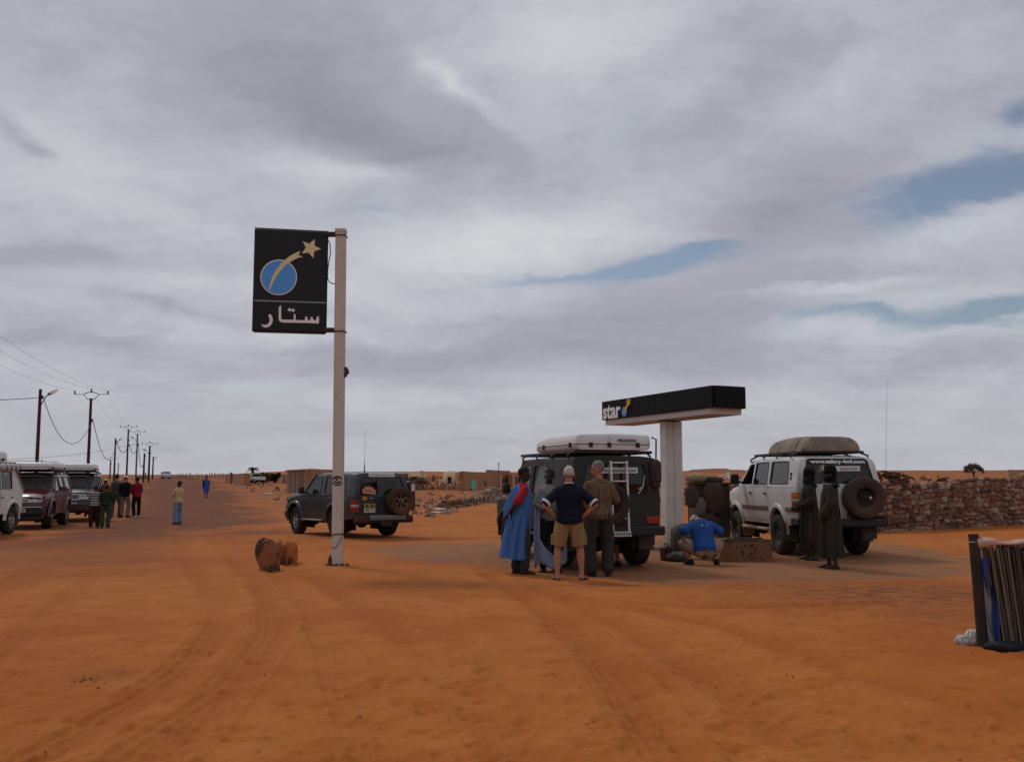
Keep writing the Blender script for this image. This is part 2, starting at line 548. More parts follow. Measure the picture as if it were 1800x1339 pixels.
def hit(u, v, far=1500.0):
    """where the sight line through a photo pixel meets the terrain"""
    d = ray(u, v); d = d / d.y
    lo = 2.0; prev = 2.0; y = 2.0
    while y < far:
        if CAMZ + d.z * y < zg(d.x * y, y):
            lo, hi = prev, y
            for _ in range(24):
                m = (lo + hi) / 2
                if CAMZ + d.z * m < zg(d.x * m, m): hi = m
                else: lo = m
            return Vector((d.x * hi, hi, zg(d.x * hi, hi)))
        prev = y; y *= 1.01
    return Vector((d.x * far, far, zg(d.x * far, far)))
def at(u, y):
    """ground point at depth y under photo column u"""
    x = (u - 900.0) / FPX * y / math.cos(TILT) * 1.0
    # the column's sight line leans a little with the camera tilt: use the ground row
    return Vector((x * math.cos(TILT) ** 2 + 0 * x, y, zg(x, y))) if False else Vector((x * math.cos(TILT), y, zg(x * math.cos(TILT), y)))
def atz(u, v, y):
    d = ray(u, v); d = d / d.y
    return Vector((d.x * y, y, CAMZ + d.z * y))

# --- marks in the sand: wheel tracks and footprints
def pline(px):
    return np.array([tuple(hit(u, v))[:2] for u, v in px])
TRACKS = [pline(p) for p in (
    [(300, 925), (330, 985), (405, 1080), (330, 1180), (60, 1335)],
    [(345, 925), (420, 985), (500, 1080), (440, 1180), (250, 1335)],
    [(380, 930), (500, 1020), (570, 1110), (610, 1220), (670, 1337)],
    [(400, 930), (560, 1020), (690, 1100), (800, 1200), (930, 1337)],
    [(860, 1010), (980, 1090), (1070, 1170), (1190, 1337)],
    [(940, 1035), (1080, 1090), (1200, 1160), (1400, 1300)],
    [(1000, 1050), (1280, 1100), (1480, 1180), (1790, 1260)],
    [(180, 1000), (90, 1080), (-60, 1200)], [(60, 1000), (0, 1040), (-120, 1100)],
    [(740, 1010), (900, 1045), (1250, 1070), (1560, 1060)])]
ROADC = np.array([(-13.5, 11.0), (-10.4, 19.0), (-10.7, 26.0), (-12.0, 34.0), (-14.4, 44.0), (-18.4, 57.0), (-26.0, 80.0), (-36.3, 110.0), (-49.5, 148.0), (-71.5, 212.0), (-102.0, 300.0), (-208.0, 610.0)])
ROADW = np.array([2.2, 2.4, 2.8, 3.1, 3.4, 3.6, 3.9, 4.3, 4.6, 5.0, 5.5, 7.0])

def seg_dist(x, y, P):
    best = np.full(x.shape, 1e9); par = np.zeros(x.shape)
    for i in range(len(P) - 1):
        ax, ay = P[i]; bx, by = P[i + 1]
        L2 = (bx - ax) ** 2 + (by - ay) ** 2 + 1e-9
        t = np.clip(((x - ax) * (bx - ax) + (y - ay) * (by - ay)) / L2, 0, 1)
        d = np.hypot(x - ax - t * (bx - ax), y - ay - t * (by - ay))
        m = d < best
        best = np.where(m, d, best); par = np.where(m, i + t, par)
    return best, par

def smst(v, lo, hi):
    t = np.clip((v - lo) / (hi - lo), 0, 1); return t * t * (3 - 2 * t)

# apron of the pump: worn concrete under drifted sand
FORE = [tuple(hit(u, v))[:2] for u, v in ((640, 962), (760, 953), (900, 951), (1300, 947), (1560, 952), (1740, 985), (1745, 1003), (1500, 1022), (1200, 1024), (1010, 1018), (860, 1000), (730, 985))]
def poly_sdf(x, y, P):
    P = np.array(P); ins = np.zeros(x.shape, bool); best = np.full(x.shape, 1e9)
    n = len(P)
    for i in range(n):
        ax, ay = P[i]; bx, by = P[(i + 1) % n]
        L2 = (bx - ax) ** 2 + (by - ay) ** 2
        t = np.clip(((x - ax) * (bx - ax) + (y - ay) * (by - ay)) / L2, 0, 1)
        best = np.minimum(best, np.hypot(x - ax - t * (bx - ax), y - ay - t * (by - ay)))
        c = ((ay > y) != (by > y)) & (x < (bx - ax) * (y - ay) / (by - ay + 1e-12) + ax)
        ins ^= c
    return np.where(ins, best, -best)

ang = np.concatenate([np.linspace(-180, -60, 13)[:-1], np.linspace(-60, -31, 12)[:-1], np.linspace(-31, 31, 520), np.linspace(31, 60, 12)[1:], np.linspace(60, 180, 13)[1:-1]])
rad = np.concatenate([[0.6, 1.5, 2.6, 3.6], np.geomspace(4.4, 45, 440), np.geomspace(45, 900, 170)[1:], [1150, 1500, 2200, 3500]])
na, nr = len(ang), len(rad)
A, RR = np.meshgrid(np.radians(ang), rad)
GX = RR * np.sin(A); GY = RR * np.cos(A)
GZ = zbase(GX, GY)
near = (RR < 48)
h = 0.007 * fbm(GX * 1.4, GY * 1.4, 31, 4, 0.5) + 0.0018 * fbm(GX * 7, GY * 7, 37, 3, 0.6)
trk = np.zeros(GX.shape)
m = near & (np.abs(A) < R(45))
mi = np.where(m)
for k, P in enumerate(TRACKS):
    # curve the polyline
    t = np.linspace(0, len(P) - 1, 40); i0 = np.arange(len(P))
    Q = np.stack([np.interp(t, i0, P[:, 0]), np.interp(t, i0, P[:, 1])], 1)
    for _ in range(12):
        Q[1:-1] = (Q[:-2] + Q[2:] + 2 * Q[1:-1]) / 4
    x, y = GX[mi], GY[mi]
    wob = 0.05 * vnoise(x * .7, y * .7, 50 + k)
    d, par = seg_dist(x, y, Q)
    d = d + wob
    w = 0.15
    fade = 0.45 + 0.55 * smst(vnoise(x * .25, y * .25, 70 + k), -0.4, 0.3)
    rut = -np.exp(-(d / w) ** 4) * 0.028 + np.exp(-((d - 0.24) / 0.07) ** 2) * 0.018
    tread = np.exp(-(d / .34) ** 4) * 0.0055 * np.cos(d * 2 * PI / .085 + 2 * vnoise(x * .5, y * .5, 90 + k))
    h[mi] += (rut + tread) * fade
    trk[mi] = np.maximum(trk[mi], np.exp(-(d / 0.2) ** 2) * fade)
# footprints: short dimples with a low rim
foot = 0
fr = random.Random(5)
for k in range(3800):
    a0 = fr.uniform(-31, 31); r0 = 4.6 * (30 / 4.6) ** (fr.random() ** 1.15)
    fx, fy = r0 * math.sin(R(a0)), r0 * math.cos(R(a0))
    th = fr.gauss(0, 0.9); big = fr.random() < .4; L = fr.uniform(.10, .16) if big else fr.uniform(.04, .08); Wd = L * fr.uniform(.45, .7); dep = fr.uniform(.004, .018) * (1 if big else .7)
    i0, i1 = np.searchsorted(rad, r0 - .55), np.searchsorted(rad, r0 + .55)
    da = math.degrees(.55 / r0); j0, j1 = np.searchsorted(ang, a0 - da), np.searchsorted(ang, a0 + da)
    if i1 - i0 < 2 or j1 - j0 < 2: continue
    x = GX[i0:i1, j0:j1] - fx; y = GY[i0:i1, j0:j1] - fy
    u_ = (x * math.sin(th) + y * math.cos(th)) / L; v_ = (x * math.cos(th) - y * math.sin(th)) / Wd
    q = np.sqrt(u_ ** 2 + v_ ** 2) + 0.18 * vnoise(GX[i0:i1, j0:j1] * 9, GY[i0:i1, j0:j1] * 9, 91)
    h[i0:i1, j0:j1] += dep * (-np.exp(-(q / .9) ** 4) + 0.45 * np.exp(-((q - 1.3) / .35) ** 2))
road_d, road_p = seg_dist(GX, GY, ROADC)
road_w = np.interp(road_p, np.arange(len(ROADW)), ROADW)
edge = 1.3 * fbm(GX / 2.4, GY / 5.0, 61, 5, 0.62)
road = smst(road_w - road_d + edge, -1.6, 1.4) * smst(RR, 15, 34)
fsd = poly_sdf(GX, GY, FORE) + 0.45 * fbm(GX / 2.2, GY / 1.3, 66, 4, 0.6)
fore = np.where(RR < 60, smst(fsd, -0.35, 0.5), 0.0)
h *= (1 - 0.75 * fore) * (1 - 0.4 * road)
h *= 1 - smst(RR, 40, 60) * 0.6
GZ2 = GZ + h
# dark rubbish-strewn earth to the right of the apron
cx, cy, _ = hit(1560, 1040)
dark = np.exp(-(((GX - cx) / 2.3) ** 2 + ((GY - cy) / 2.0) ** 2)) * (RR < 40)
for (u, v, sx, sy, k) in ((1350, 1025, 1.6, .5, .55), (1690, 1080, 1.0, .9, .6), (160, 985, 2.6, 1.4, .6), (60, 1010, 2.0, 1.2, .5), (190, 1185, .35, .22, .5), (430, 900, 3, 2.2, .4), (760, 945, 1.6, .5, .55), (720, 947, 2.6, 1.0, .45), (1040, 1028, 2.2, .4, .5)):
    px_, py_, _ = hit(u, v)
    dark = np.maximum(dark, k * np.exp(-(((GX - px_) / sx) ** 2 + ((GY - py_) / sy) ** 2)) * (RR < 60))

# vertex normals of the whole sheet, so that the ground, road and apron meet without a seam
P3 = np.stack([GX, GY, GZ2], -1)
du = np.empty_like(P3); du[:, 1:-1] = P3[:, 2:] - P3[:, :-2]; du[:, 0] = P3[:, 1] - P3[:, -1]; du[:, -1] = P3[:, 0] - P3[:, -2]
dv = np.gradient(P3, axis=0)
NN = np.cross(du, dv); NN /= np.linalg.norm(NN, axis=-1, keepdims=True) + 1e-12
NN[NN[..., 2] < 0] *= -1

idx = np.arange(nr * na).reshape(nr, na)
nxt = np.roll(idx, -1, axis=1)
quads = np.stack([idx[:-1], nxt[:-1], nxt[1:], idx[1:]], -1).reshape(-1, 4)
fc_road = road.ravel()[quads].mean(1); fc_fore = fore.ravel()[quads].mean(1); fc_r = RR.ravel()[quads].mean(1)
cls = np.where(fc_fore > 0.5, 2, np.where((fc_road > 0.5) & (fc_r < 640) & (fc_r > 14), 1, 0))

def ground_material():
    m = bpy.data.materials.new('sand'); m.use_nodes = True
    t = NT(m.node_tree); b = m.node_tree.nodes['Principled BSDF']
    tcn = t.new('ShaderNodeTexCoord'); vec = tcn.outputs['Object']
    def attr(n):
        a = t.new('ShaderNodeAttribute'); a.attribute_name = n; return a.outputs['Fac']
    n1 = t.noise(vec, 0.35, 6, 0.6); n2 = t.noise(vec, 2.3, 8, 0.65); n3 = t.noise(vec, 75.0, 5, 0.7)
    sand = t.ramp(n2, [(0.25, (0.335, 0.103, 0.021)), (0.5, (0.395, 0.128, 0.026)), (0.75, (0.450, 0.156, 0.036))])
    sand = t.mix(t.smooth(n1, 0.42, 0.68), sand, (0.345, 0.092, 0.018))
    # far stretches: stonier, browner soil with scrub
    sp = t.new('ShaderNodeSeparateXYZ'); t.link(vec, sp.inputs[0])
    dist = t.vmath('LENGTH', vec)
    n4 = t.noise(vec, 0.11, 8, 0.7); n5 = t.noise(vec, 0.9, 6, 0.7)
    soil = t.ramp(n5, [(0.3, (0.17, 0.062, 0.026)), (0.55, (0.31, 0.105, 0.036)), (0.8, (0.42, 0.165, 0.062))])
    farf = t.math('MULTIPLY', t.smooth(dist, 34.0, 75.0), t.smooth(n4, 0.36, 0.54))
    c = t.mix(farf, sand, soil)
    mpx = t.new('ShaderNodeMapping'); t.link(vec, mpx.inputs[0]); mpx.inputs['Scale'].default_value = (1.0, 2.6, 1)
    n6 = t.noise(mpx.outputs[0], 3.0, 8, 0.72)
    rd = t.ramp(n6, [(0.3, (0.115, 0.042, 0.023)), (0.55, (0.175, 0.060, 0.028)), (0.8, (0.29, 0.092, 0.032))])
    rf = t.math('MULTIPLY', attr('road'), t.math('MULTIPLY_ADD', n2, 0.5, 0.78), clamp=True)
    c = t.mix(rf, c, rd)
    fr_ = t.ramp(n6, [(0.28, (0.135, 0.080, 0.052)), (0.5, (0.205, 0.118, 0.070)), (0.72, (0.27, 0.145, 0.075))])
    ff = t.math('MULTIPLY', attr('fore'), t.smooth(n2, 0.66, 0.36), clamp=True)
    ff = t.math('MAXIMUM', ff, t.math('MULTIPLY', attr('fore'), 0.55))
    c = t.mix(ff, c, fr_)
    dk = t.math('MULTIPLY', attr('dark'), t.smooth(n6, 0.33, 0.66), clamp=True)
    c = t.mix(dk, c, (0.085, 0.034, 0.022))
    c = t.mix(t.math('MULTIPLY', attr('track'), 0.45), c, (0.30, 0.080, 0.017))
    # scattered grit and droppings
    vo = t.new('ShaderNodeTexVoronoi'); t.link(vec, vo.inputs['Vector']); vo.inputs['Scale'].default_value = 2.6
    spk = t.math('LESS_THAN', vo.outputs['Distance'], 0.022)
    c = t.mix(t.math('MULTIPLY', spk, 0.8), c, (0.05, 0.022, 0.015))
    g = t.math('MULTIPLY_ADD', t.math('SUBTRACT', n3, 0.5), 0.55, 1.0)
    cm = t.new('ShaderNodeCombineColor')
    for k in range(3): t.put(cm.inputs[k], g)
    c = t.mix(1.0, c, cm.outputs[0], 'MULTIPLY')
    t.link(c, b.inputs['Base Color'])
    b.inputs['Roughness'].default_value = 0.95; b.inputs['Specular IOR Level'].default_value = 0.12
    bn = t.new('ShaderNodeBump'); bn.inputs['Distance'].default_value = 0.009; bn.inputs['Strength'].default_value = 0.8
    hsum = t.math('MULTIPLY_ADD', t.noise(vec, 14.0, 6, 0.65), 0.9, t.math('MULTIPLY', n3, 0.40))
    t.link(hsum, bn.inputs['Height']); t.link(bn.outputs[0], b.inputs['Normal'])
    return m
SAND = ground_material()

def sheet(name, fsel):
    q = quads[fsel]
    used, inv = np.unique(q, return_inverse=True)
    inv = inv.reshape(-1, 4)
    me = bpy.data.meshes.new(name)
    me.vertices.add(len(used)); me.loops.add(len(q) * 4); me.polygons.add(len(q))
    me.vertices.foreach_set('co', P3.reshape(-1, 3)[used].astype(np.float32).ravel())
    me.loops.foreach_set('vertex_index', inv.astype(np.int32).ravel())
    me.polygons.foreach_set('loop_start', np.arange(0, len(q) * 4, 4, dtype=np.int32))
    me.polygons.foreach_set('use_smooth', np.ones(len(q), bool))
    me.update(calc_edges=True)
    for an, arr in (('road', road), ('fore', fore), ('dark', dark), ('track', trk)):
        a = me.attributes.new(an, 'FLOAT', 'POINT'); a.data.foreach_set('value', arr.ravel()[used].astype(np.float32))
    me.normals_split_custom_set_from_vertices(NN.reshape(-1, 3)[used].astype(np.float32))
    me.materials.append(SAND)
    return tag(link(name, me), kind='structure')
sheet('ground', cls == 0)
sheet('road', cls == 1)
sheet('forecourt', cls == 2)
# ------------------------------------------------------------------ vehicle kit
RUBBER = material('tyre_rubber', (0.022, 0.021, 0.020), 0.85, var=0.3, vscale=9, dust=0.45, dustcol=(0.13, 0.062, 0.03))
BLACKP = material('black_plastic', (0.016, 0.016, 0.017), 0.55, dust=0.25, dustcol=(0.12, 0.06, 0.03))
UNDER = material('underbody', (0.018, 0.016, 0.014), 0.9, dust=0.4, dustcol=(0.09, 0.045, 0.025))
SEATM = material('seat_cloth', (0.035, 0.034, 0.036), 0.9, var=0.2)
CHROME = material('bright_metal', (0.62, 0.62, 0.61), 0.25, 0.9, dust=0.25)
ALLOY = material('alloy_rim', (0.42, 0.42, 0.42), 0.4, 0.7, dust=0.55, dustcol=(0.22, 0.10, 0.05))
STEELG = material('grey_steel', (0.22, 0.22, 0.22), 0.5, 0.6, dust=0.3, dustcol=(0.2, 0.1, 0.05))
GLASS = glass_material('car_glass', dens=0.72)
GLASSD = glass_material('tinted_glass', tint=(0.05, 0.06, 0.06), dens=0.93)
REDL = material('red_lens', (0.30, 0.012, 0.012), 0.25, dust=0.3)
AMBERL = material('amber_lens', (0.50, 0.14, 0.012), 0.25, dust=0.2)
CLEARL = material('clear_lens', (0.42, 0.42, 0.42), 0.12, 0.3)
WHITEV = material('white_vinyl', (0.62, 0.62, 0.60), 0.5)
BLACKV = material('black_vinyl', (0.012, 0.012, 0.012), 0.5)

def lin(x, P):
    return float(np.interp(x, [p[0] for p in P], [p[1] for p in P]))

_rims = {}
def make_wheel(parent, pos, Rw, width, rimmat, kind='alloy', side=1, rimr=0.20, steer=0.0, tyremat=None, name='wheel'):
    """wheel whose axle runs along y; the outer face looks to +y for side 1"""
    e = bpy.data.objects.new(name, None); COL.objects.link(e); e.parent = parent; e.location = pos
    e.rotation_euler = (0, 0, steer) if side > 0 else (0, 0, PI + steer)
    key = (Rw, width, rimmat.name, kind, rimr, (tyremat or RUBBER).name)
    if key not in _rims:
        M = Matrix.Rotation(-PI / 2, 4, 'X')
        tb = MB(); n = 64; hw = width / 2; rings = []
        prof = [(rimr - .012, -hw * .78), (rimr + .012, -hw * .92), (rimr + .4 * (Rw - rimr), -hw * 1.06), (Rw - .035, -hw * 1.0), (Rw - .006, -hw * .82), (Rw, -hw * .4), (Rw + .001, 0), (Rw, hw * .4), (Rw - .006, hw * .82), (Rw - .035, hw * 1.0), (rimr + .4 * (Rw - rimr), hw * 1.06), (rimr + .012, hw * .92), (rimr - .012, hw * .78)]
        for i, (r_, z) in enumerate(prof):
            blk = 3 <= i <= 9
            rings.append([((r_ - (0.010 if blk and (k + i) % 2 else 0)) * math.cos(2 * PI * k / n), (r_ - (0.010 if blk and (k + i) % 2 else 0)) * math.sin(2 * PI * k / n), z) for k in range(n)])
        tb.rings(rings, True, False, M)
        tyre = tb.build('tyre', tyremat or RUBBER, None, 40)
        tm = tyre.data; bpy.data.objects.remove(tyre)
        circ = lambda r, n, a0=0: [(r * math.cos(a0 + 2 * PI * k / n), r * math.sin(a0 + 2 * PI * k / n)) for k in range(n)]
        holes = []
        if kind == 'alloy':
            for k in range(6):
                a = 2 * PI * k / 6
                holes.append([(rr * math.cos(a + da), rr * math.sin(a + da)) for rr, da in ((.42 * rimr, -.22), (.84 * rimr, -.36), (.9 * rimr, 0), (.84 * rimr, .36), (.42 * rimr, .22))])
        elif kind == 'steel':
            for k in range(8):
                a = 2 * PI * k / 8
                holes.append([(.72 * rimr * math.cos(a) + .022 * math.cos(t), .72 * rimr * math.sin(a) + .022 * math.sin(t)) for t in [2 * PI * j / 7 for j in range(7)]])
        dish = hw * (.55 if kind == 'alloy' else .12)
        def fm(a, b):
            q = math.hypot(a, b) / rimr
            return (a, b, dish + (hw * .80 - dish) * max(0, (q - .80) / .2) ** 1.0 + (0.035 if q < .28 else 0.0) + (-.02 if .3 < q < .5 and kind == 'alloy' else 0))
        bm = panel(circ(rimr, 36), holes, [x * rimr for x in (-.85, -.5, -.28, 0, .28, .5, .85)], [x * rimr for x in (-.85, -.5, -.28, 0, .28, .5, .85)], None)
        rb = MB()
        bm.verts.index_update(); rb.add([fm(v.co.x, v.co.y) for v in bm.verts], [tuple(v.index for v in f.verts) for f in bm.faces], M)
        bm.free()
        rb.lathe([(rimr * .2, dish + .03), (rimr * .2, dish + .075), (rimr * .14, dish + .085), (0.001, dish + .085)], 14, M)
        for k in range(6):
            a = 2 * PI * (k + .5) / 6
            rb.lathe([(.012, 0), (.012, .02), (.001, .022)], 6, M @ Matrix.Translation((.34 * rimr * math.cos(a), .34 * rimr * math.sin(a), dish + .012)))
        rb.cur = 1
        rb.lathe([(rimr * .98, -hw * .5), (rimr * .98, hw * .3), (0.001, hw * .0)], 30, M)
        rim = rb.build('rim', [rimmat, UNDER], None, 40)
        rm = rim.data; bpy.data.objects.remove(rim)
        _rims[key] = (tm, rm)
    tm, rm = _rims[key]
    link('tyre', tm, e); link('rim', rm, e)
    return e

def bm_to_mb(bm, fmap, mb=None, flip=False):
    mb = mb or MB()
    bm.verts.index_update()
    mb.add([fmap(v.co.x, v.co.y) for v in bm.verts], [tuple(v.index for v in f.verts)[::-1 if flip else 1] for f in bm.faces])
    return mb

class Car:
    def __init__(s, name, label, cat, loc, rz, spec, paint, group=None, glass=None):
        s.sp = spec; s.paint = paint; s.glass = glass or GLASSD
        s.L = spec['L']
        s.root = thing(name, label, cat, loc, rz, group)
        s.O = (-s.L / 2, 0, 0)
        s.top = spec['top']
        s.roof = spec['roofz']
    # half width of the body skin at a station and height
    def Y(s, x, z):
        sp = s.sp
        hw, belt = sp['hw'], sp['belt']
        y = hw
        if z > belt:
            y -= sp['tumble'] * (z - belt) / (s.roof - belt)
        else:
            y -= 0.028 * ((belt - .12 - z) / .5) ** 2 if z < belt - .12 else 0.006 * (z - belt + .12) / .12
        nl = sp.get('nose', .7)
        if x > s.L - nl: y -= sp.get('nose_in', .10) * ((x - s.L + nl) / nl) ** 2
        if x < .35: y -= sp.get('tail_in', .03) * ((.35 - x) / .35) ** 2
        zt = lin(x, s.top); rr = sp.get('shoulder', .06)
        slope = abs(lin(x + .02, s.top) - lin(x - .02, s.top)) / .04
        dz = zt - z
        if slope < .45 and dz < rr:
            q = 1 - max(dz, 0) / rr
            y -= rr * .75 * (1 - math.sqrt(max(0, 1 - q * q)))
        return y
    def sidemap(s, sgn, off=0.0):
        return lambda x, z: (x, sgn * (s.Y(x, z) + off), z)
    def part(s, mb, name, mat, parent=None, sharp=38):
        if parent is None:
            return mb.build(name, mat, s.root, sharp, loc=s.O)
        return mb.build(name, mat, parent, sharp)
    def build(s):
        sp = s.sp; L = s.L
        xr, xf, ra, Rw = sp['xr'], sp['xf'], sp['arch'], sp['R']
        sill = sp['sill']; cz = Rw + sp.get('archup', .04)
        rear = sp['rear']                       # (x, z) from bottom to roof, not including the roof points
        front = sp['front']                     # (x, z) from bonnet edge down to the bottom
        def arc(cx):
            a0 = math.asin(max(-.9, min(.9, (sill - cz) / ra)))
            return [(cx + ra * math.cos(a), cz + ra * math.sin(a)) for a in np.linspace(a0, PI - a0, 15)]
        toppts = [p for p in s.top if rear[-1][0] < p[0] < front[0][0]]
        outer = list(rear) + toppts + list(front) + arc(xf) + arc(xr)
        holes = [w['pts'] for w in sp['windows']]
        holes = [rounded(h, .05, 3) for h in holes]
        g = .0045
        xcuts = []; 
        for d in sp['doors']: xcuts += [d[0] - g, d[0] + g, d[1] - g, d[1] + g]
        xcuts += list(np.arange(.12, L, .3)) + [L - .5, L - .35, L - .2, L - .1]
        ds = sp.get('doorsill', sill + .06)
        zcuts = [ds - g, ds + g, sp['belt'], sp['belt'] - .12, sp['belt'] - .06, sill + .1, s.roof - .06, s.roof - .045, s.roof - .03, s.roof - .015, s.roof - .006] + list(np.arange(sill + .15, s.roof, .12))
        body = MB()
        s.doors = {}
        for sgn in (1, -1):
            bm = panel(outer, holes, xcuts, zcuts, None)
            groups = {}
            for f in bm.faces:
                c = f.calc_center_median(); key = 'body'
                for k, d in enumerate(sp['doors']):
                    if d[0] - g < c.x < d[0] + g or d[1] - g < c.x < d[1] + g:
                        if c.y > ds - g: key = None
                    elif d[0] < c.x < d[1]:
                        if c.y > ds + g: key = k
                        elif c.y > ds - g: key = None
                if key is None: continue
                groups.setdefault(key, []).append(f)
            bm.verts.index_update()
            fm = s.sidemap(sgn)
            for key, fs in groups.items():
                ids = {}; vs = []; fl = []
                for f in fs:
                    q = []
                    for v in f.verts:
                        if v.index not in ids:
                            ids[v.index] = len(vs); vs.append(fm(v.co.x, v.co.y))
                        q.append(ids[v.index])
                    fl.append(tuple(q if sgn < 0 else q[::-1]))
                if key == 'body': body.add(vs, fl)
                else:
                    dmb = MB(); dmb.add(vs, fl)
                    o = s.part(dmb, 'door', s.paint)
                    s.doors[(key, sgn)] = o
            bm.free()
        # cross skins
        def cross(path, name, n=10, crown=.02, mb=None, bow=0.0):
            m = mb or MB(); rings = []
            for (x, z) in path:
                Yw = s.Y(x, z)
                rings.append([(x - bow * (t * t), t * Yw, z + crown * (1 - t ** 4)) for t in np.linspace(-1, 1, n + 1)])
            m.rings(rings, False, False)
            return m
        tp = s.top
        roofpath = [p for p in tp if sp['roof_x'][0] - 1e-6 <= p[0] <= sp['roof_x'][1] + 1e-6]
        cross(roofpath, 'roof', 12, .035, body)
        hx0, hx1 = sp['hood_x']
        xs = list(np.linspace(hx0, hx1, 8))
        hood = cross([(x, lin(x, tp)) for x in xs], 'bonnet', 12, sp.get('hoodcrown', .03))
        s.part(hood, 'bonnet', s.paint)
        fr_path = [(x, z) for x, z in ([(hx1, lin(hx1, tp))] + list(front))]
        cross(fr_path, 'front', 10, 0.0, body, sp.get('bow', .05))
        # wheel houses close the body from inside
        liner = MB()
        for cx in (xr, xf):
            for sgn in (1, -1):
                rings = []
                for yy in (s.sp['hw'] - .035, s.sp['hw'] - .40):
                    rings.append([(cx + ra * math.cos(a), sgn * yy, cz + ra * math.sin(a)) for a in np.linspace(-.35, PI + .35, 16)])
                liner.rings(rings, False, False)
                liner.box((cx, sgn * (s.sp['hw'] - .41), cz + .05), (ra * 2, .02, ra * 1.3))
        bw = s.sp['hw'] - .06
        liner.box((L / 2, 0, sill + .03), (L - .5, 2 * (bw - .33), .10))
        liner.box(((xr + xf) / 2, 0, sill + .03), (xf - xr - 2 * ra - .02, 2 * bw, .10))
        liner.tube([(xr, -bw + .1, Rw), (xr, bw - .1, Rw)], .055); liner.tube([(xf, -bw + .1, Rw), (xf, bw - .1, Rw)], .055)
        liner.ell((xr, .05, Rw), (.15, .17, .15)); liner.ell((xf, .25, Rw), (.14, .14, .14))
        liner.box((xr - .45, .1, sill - .02), (.5, .7, .18), .03)
        liner.box((L * .5, .42, sill - .06), (L * .72, .08, .12)); liner.box((L * .5, -.42, sill - .06), (L * .72, .08, .12))
        # bulkheads that keep light out of the engine bay and the lower cabin
        liner.box((hx0 - .02, 0, (sill + sp['belt']) / 2), (.03, 2 * bw, sp['belt'] - sill - .03))
        s.part(liner, 'chassis', UNDER)
        s.body = s.part(body, 'body', s.paint)
        # seats and trim
        for x in sp.get('seats', (1.9, 2.8)):
            for y in (-.38, .38):
                inn = MB()
                inn.box((x, y, sill + .28), (.5, .5, .22), .05); inn.box((x - .24, y, sill + .62), (.14, .48, .62), .05, (0, -.15, 0))
                inn.box((x - .32, y, sill + 1.0), (.09, .25, .18), .04)
                s.part(inn, 'seat', SEATM)
        inn = MB()
        inn.box((hx0 - .18, 0, sp['belt'] - .02), (.34, 2 * bw - .1, .16), .04)
        sw = (hx0 - .42, .38, sp['belt'] + .04)
        ring = [(sw[0] + .10 * math.sin(a), sw[1] + .19 * math.cos(a), sw[2] + .16 * math.sin(a)) for a in np.linspace(0, 2 * PI, 17)]
        s.part(inn, 'dashboard', SEATM)
        inn = MB(); inn.tube(ring, .014, 6); inn.tube([(sw[0], sw[1] - .17, sw[2]), (sw[0], sw[1] + .17, sw[2])], .012, 5)
        s.part(inn, 'steering_wheel', SEATM)
        # side glass
        for k, w in enumerate(sp['windows']):
            if w.get('open'): continue
            P = w['pts']; cx = sum(p[0] for p in P) / len(P); c_z = sum(p[1] for p in P) / len(P)
            Q = rounded([(cx + (x - cx) * 1.04, c_z + (z - c_z) * 1.05) for x, z in P], .05, 3)
            for sgn in (1, -1):
                bm = panel(Q, [], list(np.arange(.1, L, .3)), [s.roof - .06, s.roof - .03], None)
                mb = bm_to_mb(bm, s.sidemap(sgn, -.012), None, sgn > 0); bm.free()
                par = s.doors.get((w.get('door'), sgn))
                if par is not None: mb.build('window', s.glass, par, 38)
                else: s.part(mb, 'window', s.glass)
                # rubber seal round the opening
                ringp = [s.sidemap(sgn, .001)(x, z) for x, z in rounded(P, .05, 3)]
                sb = MB(); sb.tube(ringp + [ringp[0]], .011, 5)
                if par is not None: sb.build('window_seal', BLACKP, par)
                else: s.part(sb, 'window_seal', BLACKP)
        # windscreen
        (x0, z0), (x1, z1) = sp['screen']
        def wsm(off):
            def f(t, q):
                x = x0 + (x1 - x0) * q; z = z0 + (z1 - z0) * q
                nx, nz = (z1 - z0), (x0 - x1); l = math.hypot(nx, nz)
                yw = s.Y(x, z)
                return (x + nx / l * off + .05 * (1 - t * t) * (1 - q * .6), t * yw, z + nz / l * off + (.035 * q + sp.get('hoodcrown', .03) * (1 - q)) * (1 - t ** 4))
            return f
        hole = rounded([(-.90, .06), (.90, .06), (.90, .93), (-.90, .93)], .08, 3)
        bm = panel([(-1, 0), (1, 0), (1, 1), (-1, 1)], [hole], list(np.linspace(-.9, .9, 9)), [.25, .5, .75], None)
        s.part(bm_to_mb(bm, wsm(0)), 'windscreen_frame', s.paint); bm.free()
        bm = panel([(-.93, .03), (.93, .03), (.93, .96), (-.93, .96)], [], list(np.linspace(-.9, .9, 9)), [.25, .5, .75], None)
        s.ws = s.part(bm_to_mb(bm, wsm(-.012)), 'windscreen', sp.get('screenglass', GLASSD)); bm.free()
        s.wsm = wsm
        # tailgate with its window
        ra_ = sp['rear']
        zs = [p[1] for p in ra_] + [sp['roof_top_rear'][1]]; xs_ = [p[0] for p in ra_] + [sp['roof_top_rear'][0]]
        def rm(off):
            def f(t, z):
                x = float(np.interp(z, zs, xs_))
                return (x - off - .03 * (1 - t * t), t * s.Y(max(x, .0), min(z, zs[-1])), z + (.035 * max(0, (z - zs[-1] + .3) / .3)) * (1 - t ** 4) if z > zs[-1] - .3 else z)
            return f
        s.rm = rm
        wl = rounded(sp['rearwin'], .06, 3)
        bm = panel([(-1, zs[0]), (1, zs[0]), (1, zs[-1]), (-1, zs[-1])], [wl] if not isinstance(sp['rearwin'][0][0], (list, tuple)) else wl, list(np.linspace(-.95, .95, 13)), list(np.arange(zs[0] + .1, zs[-1], .1)) + zs[1:-1], None)
